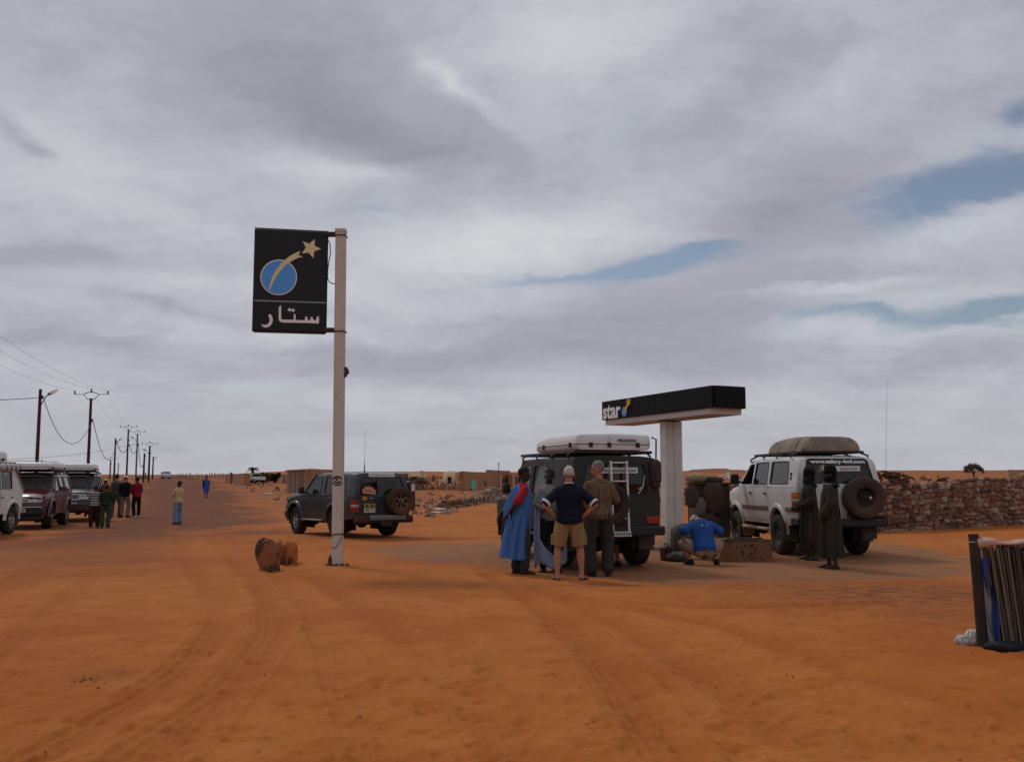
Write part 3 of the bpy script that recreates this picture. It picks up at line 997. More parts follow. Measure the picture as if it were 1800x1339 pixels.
        s.tail = s.part(bm_to_mb(bm, rm(0), None, True), 'tailgate', s.paint); bm.free()
        cx = sum(p[0] for p in sp['rearwin']) / len(sp['rearwin']); c_z = sum(p[1] for p in sp['rearwin']) / len(sp['rearwin'])
        Q = rounded([(cx + (x - cx) * 1.03, c_z + (z - c_z) * 1.05) for x, z in sp['rearwin']], .06, 3)
        bm = panel(Q, [], list(np.linspace(-.9, .9, 9)), list(np.arange(zs[0] + .1, zs[-1], .1)), None)
        bm_to_mb(bm, rm(-.014), None, True).build('window', s.glass, s.tail); bm.free()
        rp = [rm(.002)(a, b) for a, b in wl]
        MB().tube(rp + [rp[0]], .012, 5).build('window_seal', BLACKP, s.tail)
        # wheel arch flares
        fw = sp.get('flare', .04)
        for cx in (xr, xf):
            for sgn in (1, -1):
                fl = MB(); rings = []
                for a in np.linspace(-.12, PI + .12, 19):
                    c, si = math.cos(a), math.sin(a)
                    pt = lambda r_, o: (cx + r_ * c, sgn * (s.Y(cx, min(cz + r_ * abs(si), sp['belt'] - .13)) + o), cz + r_ * si)
                    rings.append([pt(ra - .03, -.05), pt(ra - .02, fw), pt(ra + .02, fw * 1.0), pt(ra + .055, fw * .7), pt(ra + .075, -.01)])
                fl.rings(rings, False, False)
                s.part(fl, 'wheel_arch', sp.get('flaremat') or s.paint)
        # wheels
        wt_, ty = sp.get('wheel_y', sp['hw'] - .02 - sp['tw'] / 2 + .02), sp['tw']
        for cx, st in ((xr, 0), (xf, sp.get('steer', 0))):
            for sgn in (1, -1):
                e = make_wheel(s.root, (cx - L / 2, sgn * wt_, Rw), Rw, ty, sp.get('rimmat', ALLOY), sp.get('rim', 'alloy'), sgn, sp.get('rimr', .205), st)
        return s
    def add(s, name, mat, parent=None):
        """context: returns an MB whose flush() links it at the car's origin"""
        return MB()
    def mirrors(s, x, z, mat, d=.16, h=.20):
        for sgn in (1, -1):
            y = s.Y(x, z - .02)
            m = MB(); m.box((x + .03, sgn * (y + .20), z + .08), (.10, d, h), .03); m.tube([(x + .03, sgn * (y - .02), z - .01), (x + .03, sgn * (y + .16), z + .03)], .022)
            s.part(m, 'mirror', mat)
    def handle(s, x, z, mat=None, w=.16):
        for (k, sgn), o in s.doors.items():
            d = s.sp['doors'][k]
            xx = d[0] + .16
            m = MB(); m.box((xx, sgn * (s.Y(xx, z) + .012), z), (w, .03, .035), .01)
            m.build('door_handle', mat or BLACKP, o)
# ------------------------------------------------------------------ the vehicles
P_WHITE = material('white_paint_dirty', (0.60, 0.60, 0.585), 0.4, dust=0.35, dustcol=(0.31, 0.20, 0.105), dustheight=(0.35, 1.30, 0.92), var=0.06, coat=0.1, spec=0.35)
P_WHITE2 = material('white_paint_field', (0.63, 0.63, 0.60), 0.5, dust=0.3, dustcol=(0.36, 0.25, 0.16), var=0.05, spec=0.3)
P_NAVY = material('blue_grey_paint', (0.020, 0.026, 0.032), 0.35, dust=0.25, dustcol=(0.10, 0.055, 0.032), dustheight=(0.3, .85, 0.7), var=0.1, coat=0.3)
P_MAROON = material('maroon_paint', (0.085, 0.012, 0.020), 0.35, dust=0.2, dustcol=(0.16, 0.08, 0.05), dustheight=(0.25, .7, 0.6), coat=0.4)
P_BLACK = material('black_paint', (0.016, 0.017, 0.019), 0.35, dust=0.25, dustcol=(0.11, 0.06, 0.035), dustheight=(0.3, .8, 0.6), coat=0.4)
P_GREY = material('dark_matt_paint', (0.027, 0.026, 0.025), 0.6, dust=0.3, dustcol=(0.075, 0.042, 0.026), dustheight=(0.3, .95, 0.7), var=0.12)
TENTW = material('white_shell', (0.66, 0.66, 0.65), 0.4, var=0.05, dust=0.15, dustcol=(0.45, 0.33, 0.22))
TENTG = material('shell_seam', (0.10, 0.09, 0.085), 0.7)
TANEDGE = material('tan_edge', (0.42, 0.27, 0.16), 0.8)
TARP = material('tent_cover', (0.20, 0.165, 0.13), 0.85, var=0.18, vscale=3, alt=(0.27, 0.20, 0.13), altscale=1.6, bump=0.006, bscale=10)
MUDFLAP = material('mud_flap', (0.055, 0.045, 0.036), 0.9)
PLATEW = material('plate_white', (0.55, 0.55, 0.53), 0.5)
PLATEY = material('plate_yellow', (0.34, 0.24, 0.05), 0.5)
PLATEB = material('plate_blue', (0.03, 0.07, 0.30), 0.5)
PEACH = material('peach_sticker', (0.45, 0.22, 0.15), 0.7)
ORANGE = material('orange_sticker', (0.50, 0.22, 0.02), 0.6)
def sky_veil_glass():
    m = glass_material('screen_base', dens=.80).copy(); m.name = 'sky_veil_windscreen'; t = NT(m.node_tree)
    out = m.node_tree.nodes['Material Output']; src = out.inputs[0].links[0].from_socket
    d = t.new('ShaderNodeBsdfDiffuse'); d.inputs[0].default_value = (.24, .25, .25, 1); mx = t.new('ShaderNodeMixShader'); mx.inputs[0].default_value = .20  # even grey diffuse over the dust film: painted stand-in for reflected sky
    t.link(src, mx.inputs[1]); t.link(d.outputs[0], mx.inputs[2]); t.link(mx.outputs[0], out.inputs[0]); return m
VEILSCREEN = sky_veil_glass()
GREENS = material('green_sticker', (0.03, 0.23, 0.14), 0.6)
BAGW = material('white_bag', (0.50, 0.49, 0.46), 0.8, var=0.1, bump=0.01, bscale=14)
RUSTDUST = material('dusty_tyre', (0.055, 0.032, 0.020), 0.9, var=0.3, dust=0.8, dustcol=(0.17, 0.065, 0.03))
RUSTRIM = material('dusty_rim', (0.20, 0.13, 0.09), 0.6, 0.4, dust=0.7, dustcol=(0.22, 0.09, 0.045))

def rack(car, x0, x1, z, w, mat=BLACKP, slats=7, legs=True):
    e = bpy.data.objects.new('roof_rack', None); COL.objects.link(e); e.parent = car.root; e.location = car.O
    for sgn in (1, -1):
        MB().box(((x0 + x1) / 2, sgn * w / 2, z), (x1 - x0, .045, .05), .01).build('rail', mat, e)
    for x in (x0, x1):
        MB().box((x, 0, z), (.045, w - .05, .05), .01).build('rail', mat, e)
    for i in range(slats):
        x = x0 + (x1 - x0) * (i + .5) / slats
        MB().box((x, 0, z - .004), (.06, w - .05, .022)).build('slat', mat, e)
    if legs:
        for x in np.linspace(x0 + .2, x1 - .3, 4):
            for sgn in (1, -1):
                zr = lin(x, car.top) - .02
                y = car.Y(x, zr - .05)
                MB().tube([(x, sgn * y, zr), (x, sgn * (y + .02), zr + .05), (x, sgn * w / 2, z)], .02, 6).build('rack_leg', mat, e)
    return e

def hard_tent(car, x0, x1, z0, z1, w, front_drop=.1, logo=False, seam=.35, name='roof_tent', edge=TENTG, nose=.55):
    e = bpy.data.objects.new(name, None); COL.objects.link(e); e.parent = car.root; e.location = car.O
    def shell(za, zb, top):
        rings = []
        ts_ = [0, .006, .014, .026, .05, .1, .2, .35, .5, .65, .78, .88, .94, .97, .985, .994, 1]; n = len(ts_) - 1
        for i in range(n + 1):
            t = ts_[i]; x = x0 + (x1 - x0) * t
            e0 = min(1, (t * (x1 - x0)) / .05); e1 = min(1, ((1 - t) * (x1 - x0)) / .10)
            k = (1 - (1 - e0) ** 2) ** .5 if e0 < 1 else 1
            k2 = (1 - (1 - e1) ** 2) ** .5 if e1 < 1 else 1
            kk = min(k, k2)
            hw = w / 2 * (.93 + .07 * kk)
            drop = front_drop * max(0, (x - (x1 - nose)) / nose) ** 1.3
            zt = zb - drop if top else zb; zb_ = za
            if top:
                zt = za + (zt - za) * (.55 + .45 * kk)
                pts = [(-hw, zb_), (-hw * 1.0, zb_ + (zt - zb_) * .35), (-hw * .985, zb_ + (zt - zb_) * .80), (-hw * .945, zt - .004), (-hw * .5, zt + .012), (0, zt + .018), (hw * .5, zt + .012), (hw * .945, zt - .004), (hw * .985, zb_ + (zt - zb_) * .80), (hw, zb_ + (zt - zb_) * .35), (hw, zb_)]
            else:
                pts = [(-hw * .93, za), (-hw * .985, za + (zb - za) * .4), (-hw, zb), (hw, zb), (hw * .985, za + (zb - za) * .4), (hw * .93, za)]
            rings.append([(x, y, z) for y, z in pts])
        return MB().rings(rings, True, True)
    zs = z0 + (z1 - z0) * seam
    shell(z0, zs - .008, False).build('lower_shell', TENTW, e, 40)
    shell(zs + .008, z1, True).build('upper_shell', TENTW, e, 40)
    m = MB(); m.box(((x0 + x1) / 2 - .03, 0, zs), (x1 - x0 - .05, w * .975, .020), .008); m.build('seam', edge, e)
    for x in (x0 + .3, x1 - .5):
        for sgn in (1, -1):
            MB().box((x, sgn * (w / 2 + .012), zs - .01), (.07, .03, .09), .008).build('latch', BLACKP, e)
    for y in (-.45, .1, .45):
        MB().box((x0 - .016, y, zs - .01), (.03, .07, .08), .008).build('latch', BLACKP, e)
    return e

def plate(car, center, size, txt, normal_x, mat=PLATEW, name='number_plate', parent=None, blue=False, two=None, tilt=0):
    """number plate on the front (normal_x = 1) or rear (-1)"""
    M = Matrix.Translation(Vector(center)) @ Matrix(((0, 0, normal_x, 0), (normal_x, 0, 0, 0), (0, 1, 0, 0), (0, 0, 0, 1)))
    b = MB().add(*_slab(size[0], size[1], .012), M).build(name, mat, parent or car.root, 30, loc=None if parent else car.O)
    if txt:
        lines = txt.split('\n')
        for i, l in enumerate(lines):
            dy = size[1] * (.25 - .5 * i) if len(lines) > 1 else 0
            text_obj('lettering', l, size[1] * .6, BLACKV, b, M @ Matrix.Translation((.05 * size[0] if blue else 0, dy, .009)), width=size[0] * (.78 if blue else .8), height=size[1] * (.58 if len(lines) == 1 else .34), bold=.004)
    if blue:
        MB().add(*_slab(size[0] * .09, size[1], .002), M @ Matrix.Translation((-size[0] * .455, 0, .008))).build('blue_band', PLATEB, b)
    return b

def _slab(w, h, d):
    m = MB(); m.box((0, 0, 0), (w, h, d), d * .2); return m.v, m.f

# ---- white estate with covered roof tent, by the pump
spec80 = dict(L=4.75, hw=.93, sill=.62, belt=1.40, roofz=2.03, tumble=.14, shoulder=.07, xr=1.06, xf=3.91, arch=.50, archup=.08, R=.42, tw=.29, nose=.8, nose_in=.13, tail_in=.05,
    top=[(-1, 2.0), (.10, 1.97), (.35, 2.015), (1.5, 2.03), (2.5, 2.02), (2.95, 1.98), (3.62, 1.42), (4.2, 1.36), (4.55, 1.28), (4.69, 1.18), (6, 1.0)],
    rear=[(.0, .66), (-.01, .95), (.0, 1.40), (.05, 1.85)], front=[(4.69, 1.18), (4.74, 1.0), (4.74, .74), (4.66, .62)],
    roof_x=(.10, 2.95), hood_x=(3.62, 4.69), screen=((3.62, 1.42), (2.95, 1.98)), roof_top_rear=(.10, 1.97),
    windows=[dict(pts=[(2.66, 1.46), (3.46, 1.46), (3.00, 1.90), (2.70, 1.92)], door=0, open=True), dict(pts=[(1.66, 1.46), (2.54, 1.46), (2.56, 1.93), (1.74, 1.94)], door=1), dict(pts=[(.36, 1.47), (1.46, 1.47), (1.52, 1.94), (.52, 1.93)])],
    doors=[(2.58, 3.58), (1.58, 2.58)], doorsill=.68, rearwin=[(-.86, 1.47), (.86, 1.47), (.80, 1.95), (-.80, 1.95)], rim='steel', rimmat=material('white_steel_rim', (0.10, 0.075, 0.055), .6, dust=.6, dustcol=(.13, .07, .04)), rimr=.20, flare=.03, seats=(2.0, 2.9), steer=.0)
th = R(4.5)
LC80 = Car('white_off_roader', 'dirty white off-roader with a grey covered roof tent and web addresses on its rear window', 'off-road car', (6.39, 22.28, zg(6.39, 22.28)), R(90) + th, spec80, P_WHITE).build()
c = LC80
rack(c, .22, 3.25, 2.12, 1.26)
def soft_tent(car, x0, x1, z0, z1, w):
    rings = []
    n = 26; rn = random.Random(4)
    for i in range(n + 1):
        t = i / n; x = x0 + (x1 - x0) * t
        k = min(1, min(t, 1 - t) * (x1 - x0) / .07); k = (1 - (1 - k) ** 2) ** .5
        zt = z0 + (z1 - z0) * (.35 + .65 * k) * (.86 + .14 * math.sin(PI * min(1, t * 1.02)))
        hw = w / 2 * (.90 + .10 * k)
        pts = []
        for a in np.linspace(-1, 1, 27):
            s_ = abs(a) ** .55 * (1 if a >= 0 else -1)
            pts.append((x, hw * s_ * (1.0 - .02 * math.sin(9 * a + 3 * t)), z0 + (zt - z0) * (1 - abs(a) ** 3.2) ** .75 + .014 * mnoise.noise((x * 5, a * 4, 1.3))))
        rings.append(pts + [(x, hw * .95, z0 - .02), (x, -hw * .95, z0 - .02)])
    o = MB().rings(rings, True, True).build('roof_tent', TARP, car.root, 60, loc=car.O)
    for x in (x0 + .45, x1 - .4):
        m = MB(); pts = [(x, w / 2 * 1.003 * (abs(a) ** .55 * (1 if a >= 0 else -1)), z0 + (z1 - z0) * (.86 + .14 * math.sin(PI * (x - x0) / (x1 - x0))) * (1 - abs(a) ** 3.2) ** .75 - .004) for a in np.linspace(-1, 1, 19)]
        m.tube(pts, .012, 5); m.build('strap', TENTG, o)
    return o
soft_tent(c, .26, 2.40, 2.15, 2.47, 1.24)
c.mirrors(3.28, 1.50, BLACKP, .20, .24); c.handle(0, 1.27)
for sgn in (1, -1):
    for xs_ in (np.linspace(1.62, 3.36, 10), np.linspace(.06, .52, 4)):
        m = MB(); m.rings([[(x, sgn * (c.Y(x, 1.0) + o), z) for o, z in ((0, 1.0), (.016, .985), (.016, .925), (0, .91))] for x in xs_], False, False)
        c.part(m, 'side_moulding', material('grey_moulding', (.11, .085, .07), .6, dust=.3))
for sgn in (1, -1):
    m = MB(); rings = [[(x, sgn * (c.Y(x, z) + .008), z) for z in np.linspace(.90, 1.30, 6)] for x in np.linspace(.02, .17, 4)]
    rings = [[(-.035, sgn * (c.Y(0, z) - .06 * .8), z) for z in np.linspace(.90, 1.30, 6)], [(-.035 + .004, sgn * (c.Y(0, z) - .03), z) for z in np.linspace(.90, 1.30, 6)], [(-.035 + .022, sgn * (c.Y(0, z) + .004), z) for z in np.linspace(.90, 1.30, 6)]] + rings
    m.rings(rings, False, False)
    tl = c.part(m, 'tail_light', REDL)
    m = MB(); rings = [[(x, sgn * (c.Y(x, z) + .012), z) for z in np.linspace(1.20, 1.29, 4)] for x in np.linspace(.015, .16, 4)]
    rings = [[(-.040, sgn * (c.Y(0, z) - .06 * .8), z) for z in np.linspace(1.20, 1.29, 4)], [(-.040 + .004, sgn * (c.Y(0, z) - .03), z) for z in np.linspace(1.20, 1.29, 4)], [(-.040 + .022, sgn * (c.Y(0, z) + .004), z) for z in np.linspace(1.20, 1.29, 4)]] + rings
    m.rings(rings, False, False); m.build('amber_lens', AMBERL, tl)
    m = MB(); rings = [[(x, sgn * (c.Y(x, z) + .012), z) for z in np.linspace(1.12, 1.18, 4)] for x in np.linspace(.015, .16, 4)]
    rings = [[(-.040, sgn * (c.Y(0, z) - .06 * .8), z) for z in np.linspace(1.12, 1.18, 4)], [(-.040 + .004, sgn * (c.Y(0, z) - .03), z) for z in np.linspace(1.12, 1.18, 4)], [(-.040 + .022, sgn * (c.Y(0, z) + .004), z) for z in np.linspace(1.12, 1.18, 4)]] + rings
    m.rings(rings, False, False); m.build('clear_lens', CLEARL, tl)
m = MB(); m.box((-.12, 0, .70), (.22, 1.74, .17), .03); m.box((.02, .90, .72), (.4, .07, .15), .02); m.box((.02, -.90, .72), (.4, .07, .15), .02)
m.tube([(-.15, -.86, .82), (-.15, -.30, .82), (-.16, -.1, .86)], .035)
c.part(m, 'rear_bumper', BLACKP)
DFLAP = material('dusty_flap', (.30, .20, .12), .9)
for sgn in (1, -1):
    for x, y, z, h, mt in ((-.02, .62, .52, .30, MUDFLAP), (.56, .80, .50, .42, MUDFLAP), (3.36, .78, .50, .46, DFLAP)):
        c.part(MB().box((x, sgn * y, z), (.02, .26, h), .005), 'mud_flap', mt)
for sgn in (1, -1):
    m = MB(); m.tube([(1.6, sgn * .80, .52), (1.65, sgn * .93, .50), (3.3, sgn * .93, .50), (3.35, sgn * .80, .52)], .04)
    c.part(m, 'side_step', material('dusty_step', (.38, .28, .18), .7))
e = make_wheel(c.root, (-c.L / 2 - .20, -.42, 1.20), .42, .27, material('black_rim', (.02, .02, .02), .5, dust=.2), 'steel', 1, .21, R(90), material('dusty_spare', (.05, .035, .026), .9, dust=.7, dustcol=(.11, .062, .035)), 'spare_wheel')
MB().lathe([(.001, .0), (.026, .0), (.026, .015), (.001, .02)], 12, Matrix.Translation((-.05, .10, .0)) @ Matrix.Rotation(-PI / 2, 4, 'X') @ Matrix.Translation((0, 0, .10))).build('hub_cap', PLATEW, e)
def rear_frame(car, t, z, off):
    """matrix whose x runs to the viewer's right on the tailgate and whose y runs up"""
    p = Vector(car.rm(off)(t, z)); q = Vector(car.rm(off)(t, z + .05))
    up = (q - p).normalized(); nx = Vector((-1, 0, 0)); nx = (nx - up * nx.dot(up)).normalized(); xr_ = up.cross(nx)
    M = Matrix((xr_, up, nx)).transposed().to_4x4(); M.translation = p
    return M
text_obj('lettering', 'www.safary-4x4.com', .12, WHITEV, c.tail, rear_frame(c, 0, 1.885, .012), width=1.14, height=.105, bold=.006)
st = MB().add(*_slab(.78, .105, .004), rear_frame(c, -.08, 1.765, .012)).build('web_sticker', WHITEV, c.tail)
text_obj('lettering', 'www.', .07, material('grey_print', (.12, .12, .12), .6), st, rear_frame(c, .295, 1.765, .016), width=.13, height=.045, bold=.001); text_obj('lettering', 'enture.com', .07, MATS['grey_print'], st, rear_frame(c, -.27, 1.765, .016), width=.36, height=.062, bold=.001)
m = MB(); m.box((4.80, 0, .78), (.16, 1.78, .24), .05); c.part(m, 'front_bumper', BLACKP)
m = MB(); m.tube([(.62, .0, 2.0), (.62, .0, 2.06), (.66, 0, 2.3)], [.012, .012, .008], 6); c.part(m, 'roof_knob', BLACKP)
# whip aerial on the spare wheel carrier
m = MB(); m.tube([(-.12, -.92, .80), (-.13, -.93, 1.6), (-.16, -.96, 2.6), (-.20, -1.0, 3.55)], [.007, .004, .0025, .002], 5); c.part(m, 'whip_aerial', BLACKP)
# fuel filler and side badge
m = MB()
for x in (.27,):
    m.lathe([(.001, 0), (.035, 0), (.035, .02), (.001, .03)], 12, Matrix.Translation((x, c.Y(x, 1.58) - .01, 1.58)) @ Matrix.Rotation(-PI / 2, 4, 'X'))
    m.tube([(x, c.Y(x, 1.62), 1.62), (x, c.Y(x, 1.72) + .02, 1.70)], .018, 6)
c.part(m, 'filler_cap', BLACKP)

# ---- dark boxy off-roader with white hard roof tent
specG = dict(L=4.35, hw=.86, sill=.62, belt=1.24, roofz=1.95, tumble=.09, shoulder=.045, xr=.76, xf=3.61, arch=.46, archup=.06, R=.40, tw=.27, nose=.3, nose_in=.03, tail_in=.0, bow=.0, hoodcrown=.02,
    top=[(-1, 1.93), (.02, 1.93), (1.5, 1.95), (2.80, 1.93), (3.12, 1.26), (3.14, 1.24), (4.3, 1.16), (4.34, 1.12), (6, 1)],
    rear=[(.0, .64), (.0, 1.24), (.0, 1.60), (.015, 1.85)], front=[(4.34, 1.12), (4.35, .9), (4.33, .62)],
    roof_x=(.02, 2.80), hood_x=(3.14, 4.34), screen=((3.13, 1.25), (2.80, 1.93)), roof_top_rear=(.02, 1.93),
    windows=[dict(pts=[(2.16, 1.30), (3.00, 1.30), (2.76, 1.82), (2.16, 1.82)], door=0), dict(pts=[(1.28, 1.30), (2.02, 1.30), (2.02, 1.82), (1.28, 1.82)], door=1)],
    doors=[(2.09, 3.08), (1.20, 2.09)], doorsill=.72, rearwin=[(-.72, 1.29), (.72, 1.29), (.70, 1.80), (-.70, 1.80)], rim='alloy', rimr=.21, flare=.07, flaremat=BLACKP, seats=(1.7, 2.5), rimmat=material('pale_rim', (.42, .41, .39), .5, .3, dust=.4))
th = R(18); h_ = Vector((-math.sin(th), math.cos(th), 0)); l_ = Vector((-math.cos(th), -math.sin(th), 0))
pc = Vector((2.26, 18.26, 0)) + l_ * .72 + h_ * (4.35 / 2 - .76)
GW = Car('dark_off_roader', 'dark grey boxy off-roader with a white hard roof tent, parked at the pump', 'off-road car', (pc.x, pc.y, zg(pc.x, pc.y)), R(90) + th, specG, P_GREY).build()
c = GW
rack(c, .05, 3.0, 2.03, 1.45)
te = hard_tent(c, .03, 2.20, 2.07, 2.34, 1.42, .10)
Ml = Matrix.Translation((.03 - .012 + .004, 0.0, 2.245)) @ Matrix(((0, 0, -1, 0), (-1, 0, 0, 0), (0, 1, 0, 0), (0, 0, 0, 1)))
DKP = material('dark_print', (.07, .07, .07), .6)
text_obj('lettering', 'Maggiolina', .1, DKP, te, Ml @ Matrix.Translation((.24, -.01, .004)), width=.36, height=.062, bold=.002, shear=.3)
m = MB(); m.tube([(-.018, .165, 2.29), (-.018, .12, 2.295), (-.018, .085, 2.26), (-.018, .10, 2.225), (-.018, .13, 2.205)][::1], .004, 5); m.box((-.016, -.25, 2.198), (.004, .36, .007)); m.build('logo_stroke', DKP, te)
c.mirrors(2.96, 1.30, BLACKP, .16, .20); c.handle(0, 1.12)
# rear door ladder
e = bpy.data.objects.new('ladder', None); COL.objects.link(e); e.parent = c.root; e.location = c.O
for y in (.14, -.16):
    MB().box((-.16 + (0), y, 1.26), (.045, .045, 1.22), .008, (0, R(3), 0)).build('ladder_rail', material('aluminium', (.58, .57, .55), .4, .6, dust=.2), e)
for z in (1.84, 1.52, 1.20, .88):
    MB().box((-.16, -.01, z), (.05, .27, .026), .006).build('rung', MATS['aluminium'], e)
m = MB(); m.box((-.19, -.02, .645), (.10, .34, .03), .005)
for y in np.linspace(-.16, .12, 7): m.box((-.245, y, .62), (.01, .02, .08))
m.box((-.245, -.02, .585), (.012, .34, .02)); m.build('foot_step', MATS['aluminium'], e)
for sgn in (1, -1):
    m = MB(); m.box((-.02, sgn * .70, .84), (.05, .26, .13), .012); c.part(m, 'tail_light', REDL)
m = MB(); m.box((-.10, 0, .66), (.20, 1.72, .16), .02); m.box((-.03, .55, .50), (.1, .3, .1), .02); c.part(m, 'rear_bumper', BLACKP)
for sgn in (1, -1): c.part(MB().box((.22, sgn * .68, .46), (.02, .30, .30), .01), 'mud_flap', material('grey_flap', (.06, .05, .045), .9))
st = MB().add(*_slab(.80, .10, .004), rear_frame(c, -.02, 1.70, .012)).build('web_sticker', WHITEV, c.tail)
text_obj('lettering', 'www.x-aventure.com', .07, MATS['grey_print'], st, rear_frame(c, -.02, 1.70, .016), width=.72, height=.06, bold=.001)
for sgn in (-1,):
    c.part(MB().tube([(.02, sgn * .80, 1.90), (.0, sgn * .80, 2.26), (.06, sgn * .74, 2.30)], .016, 6), 'tent_bracket', BLACKP)
m = MB(); m.box((-.05, -.76, 1.68), (.16, .20, .44), .06); m.box((-.05, -.76, 1.46), (.11, .15, .12), .03); c.part(m, 'water_bag', material('brown_canvas', (.055, .035, .030), .9, bump=.01, bscale=12))
e = make_wheel(c.root, (-c.L / 2 - .12, .18, 1.13), .37, .22, material('black_rim2', (.015, .015, .015), .6), 'steel', 1, .20, R(90), None, 'spare_wheel')
m = MB()
for y in (.38, .46): m.tube([(-.012, -.44, 1.30 + (y - .38)), (-.02, -.52, 1.42), (-.02, -.56, 1.62)], .008, 5)
c.part(m, 'hose', CHROME)
m = MB(); m.box((4.42, 0, .70), (.14, 1.60, .20), .03); m.tube([(4.46, -.5, .6), (4.48, -.5, 1.05), (4.48, .5, 1.05), (4.46, .5, .6)], .03); c.part(m, 'front_bumper', BLACKP)
for sgn in (1, -1):
    m = MB(); m.box((4.16, sgn * .70, 1.19), (.14, .10, .06), .015); c.part(m, 'indicator', AMBERL)
    m = MB(); m.lathe([(.001, .02), (.09, .015), (.10, 0)], 16, Matrix.Translation((4.35, sgn * .55, .93)) @ Matrix.Rotation(PI / 2, 4, 'Y')); c.part(m, 'headlight', CLEARL)
for sgn in (1, -1):
    m = MB(); m.tube([(2.4, sgn * .86, .62), (2.4, sgn * .92, .55)], .02); m.tube([(1.3, sgn * .92, .55), (3.1, sgn * .92, .55)], .035)
    c.part(m, 'side_step', BLACKP)

# ---- short blue-grey off-roader behind the sign pole
specP = dict(L=4.30, hw=.90, sill=.46, belt=1.12, roofz=1.745, tumble=.13, shoulder=.09, xr=1.02, xf=3.42, arch=.46, archup=.05, R=.39, tw=.27, nose=.8, nose_in=.12, tail_in=.05,
    top=[(-1, 1.70), (.12, 1.70), (.4, 1.735), (1.3, 1.745), (2.1, 1.725), (2.42, 1.69), (3.04, 1.18), (3.6, 1.15), (4.05, 1.07), (4.24, .96), (6, .8)],
    rear=[(.0, .55), (-.01, .85), (.0, 1.12), (.06, 1.55)], front=[(4.24, .96), (4.29, .80), (4.29, .56), (4.2, .46)],
    roof_x=(.12, 2.42), hood_x=(3.04, 4.24), screen=((3.04, 1.18), (2.42, 1.69)), roof_top_rear=(.12, 1.70), hoodcrown=.05,
    windows=[dict(pts=[(1.86, 1.16), (2.88, 1.16), (2.44, 1.62), (1.90, 1.64)], door=0), dict(pts=[(.42, 1.17), (1.66, 1.17), (1.66, 1.64), (.56, 1.63)])],
    doors=[(1.78, 3.02)], doorsill=.54, rearwin=[(-.84, 1.14), (.84, 1.14), (.78, 1.60), (-.78, 1.60)], rim='alloy', rimr=.215, flare=.06, seats=(1.5, 2.3), steer=R(-6), rimmat=ALLOY)
th = R(38)
NP = Car('short_off_roader', 'dusty blue-grey short off-roader with a spare wheel on its back, behind the sign pole', 'off-road car', (-4.80, 28.3, zg(-4.80, 28.3)), R(90) + th, specP, P_NAVY, glass=glass_material('smoked_glass', tint=(.1, .12, .13), dens=.80)).build()
c = NP
c.mirrors(2.62, 1.18, BLACKP, .17, .20); c.handle(0, 1.0)
for sgn in (1, -1):
    m = MB(); rings = [[(x, sgn * (c.Y(x, z) + .01), z) for z in np.linspace(.70, 1.02, 6)] for x in np.linspace(.01, .14, 4)]
    rings = [[(-.035, sgn * (c.Y(0, z) - .13 * .8), z) for z in np.linspace(.70, 1.02, 6)], [(-.035 + .004, sgn * (c.Y(0, z) - .03), z) for z in np.linspace(.70, 1.02, 6)], [(-.035 + .022, sgn * (c.Y(0, z) + .004), z) for z in np.linspace(.70, 1.02, 6)]] + rings
    m.rings(rings, False, False); tl = c.part(m, 'tail_light', REDL)
    m = MB(); rings = [[(x, sgn * (c.Y(x, z) + .014), z) for z in np.linspace(.83, .90, 4)] for x in np.linspace(.01, .135, 4)]
    rings = [[(-.040, sgn * (c.Y(0, z) - .13 * .8), z) for z in np.linspace(.83, .90, 4)], [(-.040 + .004, sgn * (c.Y(0, z) - .03), z) for z in np.linspace(.83, .90, 4)], [(-.040 + .022, sgn * (c.Y(0, z) + .004), z) for z in np.linspace(.83, .90, 4)]] + rings
    m.rings(rings, False, False); m.build('clear_lens', CLEARL, tl)
m = MB(); m.box((-.08, 0, .50), (.22, 1.76, .20), .04); m.box((-.20, 0, .39), (.1, .36, .14), .02); c.part(m, 'rear_bumper', material('dusty_bumper', (.03, .02, .018), .7, dust=.5, dustcol=(.10, .05, .03)))
m = MB(); m.box((-.20, -.05, .565), (.05, 1.1, .10), .01); m.box((-.23, -.05, .50), (.03, 1.15, .02)); c.part(m, 'step_plate', STEELG)
for sgn in (1, -1):
    m = MB(); m.box((-.19, sgn * .72, .52), (.02, .26, .10), .005); c.part(m, 'reflector', material('dull_red', (.09, .012, .012), .5))
pl_ = plate(c, (-.045, .42, .80), (.34, .24), 'A 23\n90 11', -1, PLATEY); MB().box((-.0525, .42, .735), (.004, .34, .105)).build('white_half', PLATEW, pl_)
e = make_wheel(c.root, (-c.L / 2 - .17, -.44, .98), .385, .25, RUSTRIM, 'alloy', 1, .205, R(90), RUSTDUST, 'spare_wheel')
m = MB(); dome = [(-.20, -.10), (.20, -.10), (.20, .02)] + [(.16 * math.cos(a), .03 + .075 * math.sin(a)) for a in np.linspace(0, PI, 9)] + [(-.20, .02)]
m.prism(dome, 0, .004, rear_frame(c, .52, 1.27, .014)); st = m.build('rally_sticker', PEACH, c.tail)
text_obj('lettering', 'RAID', .06, material('red_print', (.35, .06, .05), .6), st, rear_frame(c, .52, 1.25, .020), width=.26, height=.06)
m = MB(); m.ell((0, 0, 0), (.075, .055, .006), 14, 6, rear_frame(c, .66, 1.055, .012)); m.build('round_sticker', ORANGE, c.tail)
m = MB(); m.add(*_slab(.10, .02, .006), rear_frame(c, .42, 1.06, .010)); m.build('badge', CHROME, c.tail)
st = MB().add(*_slab(.80, .115, .004), rear_frame(c, .0, 1.655, .008)).build('web_sticker', WHITEV, c.tail)
